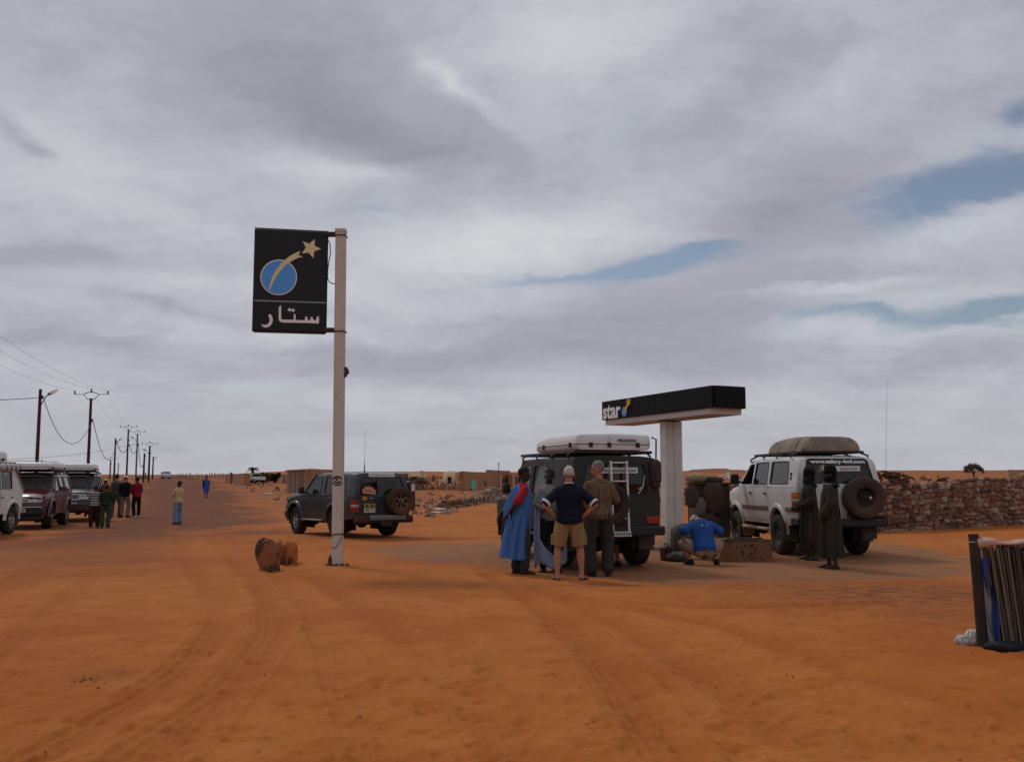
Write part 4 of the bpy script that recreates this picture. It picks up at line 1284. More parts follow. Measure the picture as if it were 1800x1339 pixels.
text_obj('lettering', 'www.allouradventure.com', .06, MATS['grey_print'], st, rear_frame(c, .0, 1.655, .012), width=.72, height=.06)
m = MB(); m.tube([(1.0, .0, 1.75), (1.0, 0, 1.80)], .03, 8); m.tube([(1.0, 0, 1.80), (1.0, 0, 1.95)], .016, 6); m.tube([(1.0, 0, 1.95), (1.0, .0, 2.06)], .010, 6); m.tube([(1.0, 0, 2.06), (.98, .0, 2.95)], [.005, .003], 5); c.part(m, 'whip_aerial', BLACKP)
m = MB(); m.box((.30, -1.0, 1.12), (.46, .22, .80), .05); o = c.part(m, 'jerrycan', material('dark_red_can', (.075, .020, .022), .5))
m = MB(); bm = panel([(.10, 1.12), (.22, 1.12), (.20, 1.615), (.10, 1.615)], [], [], [1.3, 1.45], None); bm_to_mb(bm, c.rm(.006), m, True); bm.free(); m.build('door_pillar', P_NAVY, c.tail)
m = MB(); m.box((-.034, .155, .84), (.02, .012, .52)); c.part(m, 'door_seam', BLACKP)
m = MB(); m.box((.065, -1.0, 1.34), (.006, .11, .20)); m.build('white_label', PLATEW, o)
for sgn in (1, -1): c.part(MB().box((2.3, sgn * .90, .44), (1.25, .13, .05), .02), 'side_step', STEELG)
m = MB(); m.box((4.22, 0, .56), (.16, 1.66, .22), .05); c.part(m, 'front_bumper', BLACKP)
for sgn in (1, -1):
    m = MB(); m.box((4.10, sgn * (c.Y(4.10, .86) - .02), .86), (.16, .07, .13), .02); c.part(m, 'headlight', CLEARL)
    m = MB(); m.box((3.05, sgn * (c.Y(3.05, .98) + .005), .97), (.05, .012, .03), .004); c.part(m, 'side_repeater', AMBERL)
m = MB(); bm = panel([(.70, 1.22), (1.15, 1.20), (1.25, 1.44), (.82, 1.40)], [], [], [], None); bm_to_mb(bm, c.sidemap(1, -.06), m); bm.free(); c.part(m, 'rear_cargo', material('pale_bag', (.34, .36, .30), .8, var=.3, vscale=20))
m = MB(); m.box((2.2, .30, 1.765), (.5, .1, .02), .005); c.part(m, 'roof_vent', BLACKP)

# ---- maroon estate, front to the left edge
def front_kit(c, zg_, zh, lampw, chrome=False, grillew=.80, plate_txt=None, plate_y=0, plate_z=.55, slats=5, blue=False, vertical=False):
    L = c.L
    def fx(t, z, off=0):
        P = [(p[1], p[0]) for p in c.sp['front']][::-1]
        x = float(np.interp(z, [p[0] for p in P], [p[1] for p in P]))
        yw = t * c.Y(x, z)
        return (x - c.sp.get('bow', .05) * t * t + off, yw, z)
    m = MB(); m.rings([[fx(t, z, .012) for t in np.linspace(-grillew / 2, grillew / 2, 9)] for z in np.linspace(zg_, zh, 4)], False, False)
    g = c.part(m, 'grille', BLACKP)
    if vertical:
        for t in np.linspace(-grillew / 2 + .03, grillew / 2 - .03, slats):
            p = fx(t, (zg_ + zh) / 2, .025); MB().box(p, (.03, .045, zh - zg_ - .02), .008).build('grille_bar', CHROME, g)
        m = MB()
        for z in (zg_, zh): m.tube([fx(t, z, .02) for t in np.linspace(-grillew / 2, grillew / 2, 9)], .018, 6)
        m.build('grille_frame', CHROME, g)
    else:
        for z in np.linspace(zg_ + .02, zh - .01, slats):
            MB().tube([fx(t, z, .018) for t in np.linspace(-grillew / 2, grillew / 2, 9)], .010 if z < zh - .03 else .022, 6).build('grille_bar', CHROME if (chrome or z > zh - .03) else BLACKP, g)
    for sgn in (1, -1):
        m = MB(); t0, t1 = grillew / 2 + .02, .97
        m.rings([[fx(sgn * t, z + .03 * (t - t0), .016) for t in np.linspace(t0, t1, 6)] for z in np.linspace(zg_ + .01, zh, 4)], False, False)
        h = c.part(m, 'headlight', CLEARL)
        for t in (t0 + .12, t0 + .32):
            if t < .9:
                p = fx(sgn * t, (zg_ + zh) / 2 + .02, .018)
                MB().lathe([(.055, .0), (.05, .012), (.001, .004)], 12, Matrix.Translation(p) @ Matrix.Rotation(PI / 2, 4, 'Y')).build('reflector', CHROME, h)
    if plate_txt:
        p = fx(plate_y, plate_z, 0); plate(c, (L + .075, plate_y * .9, plate_z), (.52, .12), plate_txt, 1, blue=blue)
spec100 = dict(L=4.85, hw=.95, sill=.46, belt=1.16, roofz=1.80, tumble=.16, shoulder=.09, xr=1.10, xf=3.95, arch=.48, archup=.05, R=.40, tw=.29, nose=.9, nose_in=.14, tail_in=.06, bow=.12,
    top=[(-1, 1.76), (.15, 1.76), (.5, 1.79), (1.6, 1.80), (2.6, 1.77), (2.92, 1.73), (3.70, 1.20), (4.3, 1.13), (4.65, 1.06), (4.78, .98), (6, .8)],
    rear=[(.0, .50), (-.01, .85), (.0, 1.16), (.06, 1.60)], front=[(4.78, .98), (4.83, .84), (4.86, .70), (4.86, .42), (4.78, .34)],
    roof_x=(.15, 2.92), hood_x=(3.70, 4.78), screen=((3.70, 1.20), (2.92, 1.73)), roof_top_rear=(.15, 1.76), hoodcrown=.05,
    windows=[dict(pts=[(2.64, 1.20), (3.52, 1.20), (2.98, 1.66), (2.66, 1.67)], door=0), dict(pts=[(1.64, 1.20), (2.54, 1.20), (2.54, 1.68), (1.72, 1.68)], door=1), dict(pts=[(.40, 1.21), (1.48, 1.21), (1.52, 1.68), (.56, 1.67)])],
    doors=[(2.58, 3.62), (1.58, 2.58)], doorsill=.54, screenglass=VEILSCREEN, rearwin=[(-.84, 1.18), (.84, 1.18), (.80, 1.64), (-.80, 1.64)], rim='alloy', rimr=.22, flare=.045, seats=(2.0, 2.9), steer=R(4))
rz100 = math.atan2(-math.cos(R(15)), math.sin(R(15)))
LC100 = Car('maroon_off_roader', 'maroon off-roader facing the camera with a long white roof tent, beside the white one', 'off-road car', (-16.36, 33.7, zg(-16.36, 33.7)), rz100, spec100, P_MAROON, group='expedition cars lined up at the left', glass=GLASSD).build()
c = LC100
front_kit(c, .84, .97, .3, True, .85, '9257 ADN 94', .08, .60, 3, True)
c.mirrors(3.30, 1.20, P_MAROON, .20, .17); c.handle(0, 1.02)
m = MB(); m.box((4.90, 0, .70), (.05, 1.6, .03), .01); c.part(m, 'chrome_strip', CHROME)
m = MB(); m.box((4.88, 0, .56), (.10, 1.72, .26), .05); m.box((4.80, 0, .36), (.2, 1.5, .2), .05); c.part(m, 'front_bumper', BLACKP)
rack(c, .4, 3.2, 1.88, 1.40)
te = hard_tent(c, .75, 3.75, 1.92, 2.16, 1.56, .05, edge=TANEDGE, seam=.28)
m = MB(); m.tube([(3.5, -.80, 2.0), (3.4, -.60, 2.20), (2.2, 0, 2.215), (1.6, .62, 2.20), (1.55, .80, 2.0)], .008, 5); m.build('strap', BLACKP, te)
for y in (.35, .5): MB().tube([(3.62, y, 2.16), (3.64, y, 2.22)], .02, 6).build('buckle', BLACKP, te)
sg = MB(); sgp = [(t, .88) for t in np.linspace(-.6, .5, 9)]
sg.rings([[c.wsm(.008)(t, q) for t in np.linspace(-.7, .55, 9)] for q in (.86, .90)], False, False); sg.build('sun_strip', WHITEV, c.ws)

# ---- black estate further back
spec150 = dict(spec100); spec150.update(L=4.75, hw=.93, belt=1.22, roofz=1.88, xr=1.05, xf=3.84, R=.40, nose_in=.14,
    top=[(-1, 1.84), (.15, 1.84), (.5, 1.87), (1.6, 1.88), (2.5, 1.85), (2.82, 1.80), (3.60, 1.28), (4.2, 1.22), (4.55, 1.16), (4.68, 1.08), (6, .9)],
    rear=[(.0, .55), (-.01, .9), (.0, 1.22), (.06, 1.66)], front=[(4.68, 1.08), (4.73, .90), (4.76, .76), (4.76, .46), (4.68, .38)],
    roof_x=(.15, 2.82), hood_x=(3.60, 4.68), screen=((3.60, 1.28), (2.82, 1.80)), roof_top_rear=(.15, 1.84),
    windows=[dict(pts=[(2.54, 1.26), (3.42, 1.26), (2.88, 1.74), (2.56, 1.75)], door=0), dict(pts=[(1.54, 1.26), (2.44, 1.26), (2.44, 1.76), (1.62, 1.76)], door=1), dict(pts=[(.40, 1.27), (1.38, 1.27), (1.42, 1.76), (.56, 1.75)])],
    doors=[(2.48, 3.52), (1.48, 2.48)], rearwin=[(-.84, 1.24), (.84, 1.24), (.80, 1.70), (-.80, 1.70)])
rz150 = math.atan2(-math.cos(R(19)), math.sin(R(19)))
LC150 = Car('black_off_roader', 'black off-roader with a bright barred grille and white roof tent, behind the boys', 'off-road car', (-17.62, 39.95, zg(-17.62, 39.95)), rz150, spec150, P_BLACK, group='expedition cars lined up at the left', glass=GLASSD).build()
c = LC150
front_kit(c, .86, 1.07, .3, True, .80, '96 BJC 77', .0, .70, 7, True, vertical=True)
c.mirrors(3.20, 1.28, P_BLACK, .20, .17); c.handle(0, 1.08)
m = MB(); m.box((4.80, 0, .58), (.10, 1.70, .30), .05); c.part(m, 'front_bumper', P_BLACK)
rack(c, .4, 3.1, 1.96, 1.40)
te = hard_tent(c, .9, 3.35, 2.00, 2.26, 1.46, .03, edge=TANEDGE, seam=.22)
m = MB(); m.rings([[c.wsm(.008)(t, q) for t in np.linspace(-.6, .6, 9)] for q in (.86, .90)], False, False); m.build('sun_strip', WHITEV, c.ws)

# ---- white field car cut by the left edge
specD = dict(L=4.10, hw=.90, sill=.58, belt=1.24, roofz=1.93, tumble=.07, shoulder=.05, xr=.62, xf=3.32, arch=.46, archup=.06, R=.40, tw=.26, nose=.3, nose_in=.02, tail_in=.0, bow=.0,
    top=[(-1, 1.91), (.42, 1.91), (1.0, 1.93), (2.20, 1.91), (2.52, 1.30), (2.54, 1.27), (4.0, 1.22), (4.08, 1.18), (6, 1)],
    rear=[(.0, .62), (.0, 1.24), (.14, 1.50), (.38, 1.86)], front=[(4.08, 1.18), (4.1, .9), (4.08, .62)],
    roof_x=(.42, 2.20), hood_x=(2.54, 4.08), screen=((2.53, 1.29), (2.20, 1.91)), roof_top_rear=(.42, 1.91),
    windows=[dict(pts=[(1.50, 1.29), (2.38, 1.29), (2.14, 1.78), (1.50, 1.78)], door=0), dict(pts=[(.74, 1.29), (1.38, 1.29), (1.38, 1.78), (.74, 1.78)])],
    doors=[(1.44, 2.46)], doorsill=.66, rearwin=[(-.7, 1.3), (.7, 1.3), (.7, 1.76), (-.7, 1.76)], rim='alloy', rimr=.21, flare=.05, seats=(1.3, 1.95), rimmat=ALLOY)
hD = Vector((.07, -1.0, 0)).normalized(); lD = Vector((-hD.y, hD.x, 0))
pc = Vector((-14.50, 28.55, 0)) - lD * .77 + hD * (2.05 - .62)
DEF = Car('white_field_car', 'white field car cut off by the left edge, with bags hung under its roof rack', 'off-road car', (pc.x, pc.y, zg(pc.x, pc.y)), math.atan2(hD.y, hD.x), specD, P_WHITE2, group='expedition cars lined up at the left', glass=glass_material('teal_glass', tint=(.16, .24, .22), dens=.70)).build()
c = DEF
rack(c, .36, 2.7, 2.03, 1.60, TANEDGE)
hard_tent(c, .75, 2.9, 2.07, 2.34, 1.46, .1, edge=TANEDGE, seam=.2)
c.mirrors(2.34, 1.28, BLACKP, .14, .26); c.handle(0, 1.05)
for k, x in enumerate((.66, .95, 1.24, 1.53)):
    m = MB(); m.ell((x, c.Y(x, 1.85) + .12, 1.90), (.14, .08, .11), 10, 7)
    o = c.part(m, 'water_pouch', BAGW)
    m = MB(); m.tube([(x - .05, c.Y(x, 1.85) + .2, 1.80), (x - .05, c.Y(x, 1.85) + .22, 1.90), (x - .05, c.Y(x, 1.85) + .12, 2.02)], .012, 5); m.build('strap', BLACKP, o)
m = MB(); m.tube([(.52, c.Y(.6, 1.9) + .03, 1.93), (.30, c.Y(.4, 1.6) + .03, 1.62), (.06, c.Y(.2, 1.25) + .04, 1.26)], .022, 7); c.part(m, 'tie_bar', STEELG)
m = MB()
for x in np.linspace(.30, .66, 3):
    for z in np.linspace(1.34, 1.60, 3): m.ell((x, c.Y(x, z), z), (.012, .008, .012), 6, 4)
c.part(m, 'rivets', STEELG)
m = MB(); bm = panel([(1.50, .90), (1.76, .90), (1.76, 1.15), (1.50, 1.15)], [], [], [], None); bm_to_mb(bm, c.sidemap(1, .005), m); bm.free(); m.build('green_sticker', GREENS, c.doors[(0, 1)])
for x in (1.32, .72):
    m = MB(); m.box((x, c.Y(x, 1.04) + .006, 1.04), (.15, .012, .035), .004); c.part(m, 'side_vent', BLACKP)
m = MB(); m.box((1.9, c.Y(1.9, 1.3) + .06, 1.28), (.40, .12, .06), .02); c.part(m, 'red_bundle', material('red_cloth', (.25, .03, .03), .8))
c.part(MB().box((-.06, 0, .66), (.14, 1.7, .14), .02), 'rear_bumper', STEELG); c.part(MB().box((4.16, 0, .62), (.12, 1.7, .16), .02), 'front_bumper', STEELG)

# ---- far vehicles
specU = dict(spec150); specU.update(L=5.0, hw=.86, sill=.55, belt=1.10, roofz=1.68, tumble=.12, xr=1.1, xf=4.1, R=.36, tw=.22, arch=.42,
    top=[(-1, 1.05), (.02, 1.10), (1.9, 1.10), (1.98, 1.62), (2.1, 1.66), (2.9, 1.66), (3.1, 1.62), (3.7, 1.14), (4.7, 1.06), (4.92, .95), (6, .8)],
    rear=[(.0, .6), (.0, .8), (.0, 1.0), (.01, 1.06)], front=[(4.92, .95), (4.98, .8), (5, .6), (4.95, .5)], roof_x=(1.98, 3.1), hood_x=(3.7, 4.92), screen=((3.7, 1.14), (3.1, 1.62)), roof_top_rear=(.02, 1.10),
    windows=[dict(pts=[(2.2, 1.16), (3.5, 1.16), (3.08, 1.56), (2.2, 1.57)], door=0)], doors=[(2.14, 3.6)], doorsill=.62, rearwin=[(-.2, .9), (.2, .9), (.2, .98), (-.2, .98)], seats=(2.5,), rim='steel', steer=0)
pt = hit(449, 849.3)
U1 = Car('white_pickup', 'small white pickup truck by the mud house and palm, far off', 'pickup truck', tuple(pt), R(126), specU, P_WHITE2).build()
m = MB(); m.box((1.0, 0, 1.13), (1.5, 1.4, .05), .02); m.tube([(1.85, -.8, 1.1), (1.85, -.75, 1.6), (1.85, .75, 1.6), (1.85, .8, 1.1)], .03); U1.part(m, 'load_bed', STEELG)
pt = hit(292, 841.2)
specF = dict(spec100); specF.update(steer=0, seats=(2.4,))
U2 = Car('distant_car', 'pale estate car far away on the crest of the dirt road', 'car', tuple(pt), R(-60), specF, material('pale_car_paint', (.42, .43, .44), .35)).build()
# ------------------------------------------------------------------ people
SK_D = material('dark_skin', (0.045, 0.024, 0.016), 0.5, var=0.1)
SK_L = material('light_skin', (0.34, 0.155, 0.095), 0.55, var=0.08)
SK_R = material('tanned_skin', (0.37, 0.155, 0.090), 0.55, var=0.1)
HAIR_B = material('black_hair', (0.008, 0.007, 0.007), 0.75, bump=.006, bscale=70)
HAIR_W = material('white_hair', (0.42, 0.405, 0.39), 0.8, var=.25, vscale=40, bump=.006, bscale=60)
HAIR_G = material('grey_hair', (0.16, 0.145, 0.13), 0.8, var=.25, vscale=40, bump=.006, bscale=60)
EYE = material('eye', (0.03, 0.02, 0.018), 0.2)
SOLE = material('dark_leather', (0.018, 0.013, 0.010), 0.65)

def cloth(name, col, **k):
    a = dict(rough=.9, var=.16, vscale=6, spec=.12, bump=.012, bscale=9, stretch=(1.6, 1.6, .55)); a.update(k)
    return material(name, col, **a)

def meld(mb, voxel, smooth=4, wrinkle=0.0, wscale=9.0, seed=0.0, vert=1.0):
    """union overlapping closed shapes into one continuous skin"""
    me = bpy.data.meshes.new('skin'); me.from_pydata(mb.v, [], mb.f)
    o = bpy.data.objects.new('skin', me); COL.objects.link(o)
    r = o.modifiers.new('r', 'REMESH'); r.mode = 'VOXEL'; r.voxel_size = voxel; r.adaptivity = 0.0
    if smooth:
        s_ = o.modifiers.new('s', 'SMOOTH'); s_.factor = .5; s_.iterations = smooth
    bpy.context.view_layer.update()
    out = evaluated(o)
    bpy.data.objects.remove(o)
    if wrinkle > 0:
        n = len(out.vertices); co = np.empty(n * 3, np.float32); nn = np.empty(n * 3, np.float32)
        out.vertices.foreach_get('co', co); out.vertex_normals.foreach_get('vector', nn)
        co = co.reshape(-1, 3); nn = nn.reshape(-1, 3)
        h = np.array([mnoise.noise((p[0] * wscale + seed, p[1] * wscale, p[2] * wscale * vert)) + .5 * mnoise.noise((p[0] * wscale * 2.3 + seed, p[1] * wscale * 2.3, p[2] * wscale * 2.0 * vert + p[0] * 6)) for p in co])
        co += nn * (h * wrinkle)[:, None]
        out.vertices.foreach_set('co', co.ravel()); out.update()
    out.polygons.foreach_set('use_smooth', [True] * len(out.polygons))
    return out

def limb(mb, a, b, ra, rb, n=10, bulge=0.0):
    a, b = Vector(a), Vector(b)
    ts = np.linspace(0, 1, 6)
    mb.tube([a.lerp(b, t) for t in ts], [ra + (rb - ra) * t + bulge * math.sin(PI * min(1, t * 1.35)) for t in ts], n)
    mb.ell(a, (ra,) * 3, 10, 6); mb.ell(b, (rb,) * 3, 10, 6)

TORSO = [(0.86, .150, .100, -.01), (0.93, .170, .118, -.012), (1.02, .158, .105, 0), (1.12, .148, .100, .005), (1.24, .165, .112, .005), (1.34, .180, .115, 0), (1.395, .168, .098, -.005), (1.45, .112, .072, -.012), (1.485, .070, .062, -.012)]

class Fig:
    def __init__(s, label, loc, rz, height=1.75, lean=0.0, twist=0.0, side=0.0, stance=.24, step=0.0, arms=None, legs=None, head=(0, 0), skin=SK_D, group=None, voxel=.010, pelvis=None, girth=1.0, build=1.0):
        s.root = thing('person', label, 'person', loc, rz, group, height / 1.75)
        s.skin = skin; s.vox = voxel; s.girth = girth; s.seed = random.Random(label).random() * 50
        s.pel = Vector(pelvis or (0, 0, .93))
        d = s.pel - Vector((0, 0, .93))
        # the upper body turns about the pelvis
        s.T = Matrix.Translation(s.pel) @ Matrix.Rotation(twist, 4, 'Z') @ Matrix.Rotation(side, 4, 'Y') @ Matrix.Rotation(-lean, 4, 'X') @ Matrix.Translation((0, 0, -.93))
        s.sh = {k: s.T @ Vector((sg * .172, -.005, 1.385)) for k, sg in (('L', -1), ('R', 1))}
        s.hd = head
        arms = arms or {}
        s.arm = {}
        for k, sg in (('L', -1), ('R', 1)):
            e, w = arms.get(k, ((sg * .235, -.03, 1.13), (sg * .235, .05, .88)))
            s.arm[k] = (s.T @ Vector(e), s.T @ Vector(w)) if not (k + 'abs') in arms else (Vector(e), Vector(w))
        legs = legs or {}
        s.leg = {}
        for k, sg in (('L', -1), ('R', 1)):
            hip = s.pel + Vector((sg * .088, 0, -.03))
            kn, an = legs.get(k, ((sg * (.09 + stance * .22), .03 + sg * step * .5, .50), (sg * stance / 2, -.02 + sg * step, .085)))
            toe = legs.get(k + 'toe', (sg * .25, 1.0))
            s.leg[k] = (hip, Vector(kn), Vector(an), Vector((toe[0], toe[1], 0)).normalized())
        s.neck = s.T @ Vector((0, -.012, 1.47))
        # head frame: yaw and nod
        s.H = s.T @ Matrix.Translation((0, -.008, 1.50)) @ Matrix.Rotation(head[0], 4, 'Z') @ Matrix.Rotation(-head[1], 4, 'X')
    def torso(s, mb, grow=0.0, z0=.86, z1=1.49, gx=1.0):
        rings = []
        for z, rx, ry, yo in TORSO:
            if z < z0 - 1e-6 or z > z1 + 1e-6: continue
            rx_, ry_ = rx * (s.girth if z < 1.3 else 1) * gx + grow, ry * (s.girth if z < 1.3 else 1) + grow
            rings.append([s.T @ Vector((rx_ * math.copysign(abs(math.cos(a)) ** .85, math.cos(a)), yo + ry_ * math.copysign(abs(math.sin(a)) ** .85, math.sin(a)), z)) for a in [2 * PI * i / 20 for i in range(20)]])
        mb.rings(rings, True, True)
    def body(s, face=True, hands=True):
        mb = MB()
        s.torso(mb, -.012)
        mb.tube([s.neck - (s.T.to_3x3() @ Vector((0, 0, .04))), s.neck, s.H @ Vector((0, .0, .08))], [.062, .055, .052], 10)
        H = s.H
        mb.ell((0, -.008, .155), (.075, .096, .098), 16, 12, H)            # skull
        mb.ell((0, .022, .085), (.058, .068, .075), 14, 10, H)             # jaw
        mb.ell((0, .072, .048), (.026, .022, .022), 10, 6, H)              # chin
        mb.ell((0, .098, .105), (.014, .020, .026), 8, 6, H); mb.tube([H @ Vector((0, .088, .145)), H @ Vector((0, .106, .105))], [.009, .013], 6)
        mb.ell((0, .080, .160), (.055, .016, .012), 10, 6, H)              # brow
        mb.ell((0, .088, .070), (.022, .010, .010), 8, 6, H)               # lips
        for sg in (-1, 1): mb.ell((sg * .084, -.004, .112), (.013, .026, .036), 8, 6, H)
        for k, sg in (('L', -1), ('R', 1)):
            e, w = s.arm[k]
            limb(mb, s.sh[k], e, .050, .038, bulge=.005); limb(mb, e, w, .038, .027, bulge=.006)
            if hands: s.hand(mb, k, sg)
            hip, kn, an, toe = s.leg[k]
            limb(mb, hip, kn, .085, .054, 12, .006); limb(mb, kn, an, .054, .036, 12, .014)
            heel = an + Vector((0, 0, -.055)) - toe * .055; tip = an + Vector((0, 0, -.062)) + toe * .16
            mb.tube([heel, heel.lerp(tip, .35) + Vector((0, 0, .018)), heel.lerp(tip, .7) + Vector((0, 0, .004)), tip], [.034, .040, .038, .022], 10)
            side_ = Vector((toe.y, -toe.x, 0))
            for q, (o, l) in enumerate(((-.034, .042), (-.014, .040), (.004, .036), (.020, .030), (.034, .022))):
                b_ = tip + side_ * (o * sg * -1 if False else o * sg) - toe * .012
                mb.tube([b_, b_ + toe * l + Vector((0, 0, -.006))], [.0125, .010], 6)
            mb.tube([an, heel.lerp(tip, .3) + Vector((0, 0, .01))], [.040, .036], 8)
        me = meld(mb, s.vox, 3)
        me.materials.append(s.skin)
        s.bodyo = link('body', me, s.root)
        if face:
            for sg in (-1, 1):
                MB().ell((sg * .030, .082, .135), (.012, .008, .008), 8, 6, H).build('eye', EYE, s.root)
        return s
    def hand(s, mb, k, sg):
        e, w = s.arm[k]
        f = (w - e).normalized()
        pn = s.palm.get(k) if hasattr(s, 'palm') else None
        nrm = Vector(pn) if pn else Vector((sg * -1.0, .15, 0))            # palm side
        nrm = (nrm - f * nrm.dot(f)).normalized(); across = f.cross(nrm)
        pc = w + f * .050
        rings = []
        for t, a_, b_ in ((-.03, .024, .020), (.0, .030, .018), (.045, .040, .016), (.088, .040, .013)):
            rings.append([w + f * t + across * a_ * math.cos(q) + nrm * b_ * math.sin(q) for q in [2 * PI * i / 12 for i in range(12)]])
        mb.rings(rings, True, True)
        for i, (o, L) in enumerate(((-.030, .066), (-.010, .076), (.010, .070), (.029, .055))):
            p0 = w + f * .080 + across * o; p1 = p0 + f * L * .45 + nrm * .010 + across * o * .12; p2 = p1 + f * L * .38 + nrm * .026; p3 = p2 + f * L * .16 + nrm * .018
            mb.tube([p0, p1, p2, p3], [.0105, .0098, .0088, .0065], 7)
        td = across * -1
        p0 = w + f * .022 + td * .026; p1 = p0 + f * .030 + td * .024 + nrm * .012; p2 = p1 + f * .028 + td * .008 + nrm * .010
        mb.tube([p0, p1, p2], [.014, .012, .008], 7)
    # --- clothing
    def shirt(s, mat, sleeve=.75, grow=.018, hem=.86, name='shirt', wr=.007, slr=(.060, .060), long_cuff=False):
        mb = MB(); s.torso(mb, grow, hem - .001 if hem <= .93 else .93)
        for k in 'LR':
            e, w = s.arm[k]; sh = s.sh[k]
            if sleeve <= 1: 
                p = sh.lerp(e, sleeve); limb(mb, sh, p, slr[0] * .92, slr[1])
            else:
                limb(mb, sh, e, slr[0], slr[1] * .9); limb(mb, e, e.lerp(w, sleeve - 1), slr[1] * .9, slr[1] * .62)
        me = meld(mb, s.vox * 1.15, 4, wr, 9, s.seed)
        me.materials.append(mat)
        return link(name, me, s.root)
    def cuff(s, mat, sleeve=.75, r=.066, name='cuff'):
        for k in 'LR':
            p0 = s.sh[k].lerp(s.arm[k][0], sleeve - .02); p1 = s.sh[k].lerp(s.arm[k][0], sleeve + .10)
            MB().tube([p0, p1], [r, r + .001], 14).build(name, mat, s.root)
    def collar(s, mat, r=.068):
        mb = MB(); c = [s.T @ Vector((r * math.cos(a), -.012 + r * .95 * math.sin(a), 1.478 + .012 * -math.sin(a))) for a in np.linspace(0, 2 * PI, 17)]
        mb.tube(c, .014, 6); mb.build('collar', mat, s.root)
    def trousers(s, mat, r=(.108, .082, .070), end=.96, name='trousers', wr=.007, pel=True, waist=1.04):
        mb = MB()
        rings = []
        for z, rx, ry, yo in TORSO:
            if z > waist: continue
            rings.append([s.T @ Vector((rx * s.girth * math.cos(a) + .014 * math.cos(a), yo + (ry * s.girth + .014) * math.sin(a), z)) for a in [2 * PI * i / 20 for i in range(20)]])
        mb.rings(rings, True, True)
        for k in 'LR':
            hip, kn, an, toe = s.leg[k]
            limb(mb, hip, kn, r[0], r[1], 14)
            if end > .5:
                p = kn.lerp(an, (end - .5) * 2); limb(mb, kn, p, r[1], r[2], 14)
            elif end < .5:
                pass
        me = meld(mb, s.vox * 1.15, 4, wr, 8, s.seed + 9, .8)
        me.materials.append(mat)
        return link(name, me, s.root)
    def shorts(s, mat, frac=.92, r=(.118, .108)):
        mb = MB(); rings = []
        for z, rx, ry, yo in TORSO:
            if z > 1.04: continue
            rings.append([s.T @ Vector(((rx * s.girth + .016) * math.cos(a), yo + (ry * s.girth + .016) * math.sin(a), z)) for a in [2 * PI * i / 20 for i in range(20)]])
        mb.rings(rings, True, True)
        for k in 'LR':
            hip, kn, an, toe = s.leg[k]
            p = hip.lerp(kn, frac)
            mb.tube([hip + Vector((0, 0, .02)), hip.lerp(kn, .4), p], [r[0], r[0] * .98, r[1]], 16); mb.ell(hip, (r[0] * .98,) * 3, 12, 8)
        me = meld(mb, s.vox * 1.1, 3, .008, 9, s.seed + 3, .8)
        me.materials.append(mat)
        return link('shorts', me, s.root)
    def shoes(s, mat, open_=False, name='shoe'):
        for k in 'LR':
            hip, kn, an, toe = s.leg[k]
            mb = MB()
            heel = an + Vector((0, 0, -.055)) - toe * .065; tip = an + Vector((0, 0, -.060)) + toe * .185
            side_ = Vector((toe.y, -toe.x, 0))
            outline = []
            for t in np.linspace(0, 1, 15):
                wd = .040 * math.sin(PI * (t * .92 + .06)) ** .55 * (1 + .18 * math.sin(PI * t * 1.1 - .6))
                outline.append((t, wd))
            zb = -an.z + .002
            lo = [an + toe * (-.075 + .265 * t) + side_ * w_ + Vector((0, 0, zb)) for t, w_ in outline] + [an + toe * (-.075 + .265 * t) - side_ * w_ + Vector((0, 0, zb)) for t, w_ in outline[::-1]]
            mb.rings([lo, [p + Vector((0, 0, .022)) for p in lo]], True, True)
            if open_:
                a = an + toe * .07 + Vector((0, 0, -.05))
                mb.tube([a + side_ * .044 + Vector((0, 0, -.03)), a + side_ * .025 + Vector((0, 0, .014)), a - side_ * .025 + Vector((0, 0, .014)), a - side_ * .044 + Vector((0, 0, -.03))], .010, 6)
                a = an + toe * .02 + Vector((0, 0, -.03))
                mb.tube([a + side_ * .044 + Vector((0, 0, -.04)), a + side_ * .035 + Vector((0, 0, .02)), a - side_ * .035 + Vector((0, 0, .02)), a - side_ * .044 + Vector((0, 0, -.04))], .009, 6)
                mb.build(name, mat, s.root)
            else:
                mb.tube([heel + Vector((0, 0, .01)), heel.lerp(tip, .4) + Vector((0, 0, .03)), heel.lerp(tip, .75) + Vector((0, 0, .01)), tip], [.042, .047, .043, .028], 12)
                mb.tube([an + Vector((0, 0, .02)), an + Vector((0, 0, -.04))], [.046, .05], 12)
                me = meld(mb, .011, 2); me.materials.append(mat); link(name, me, s.root)
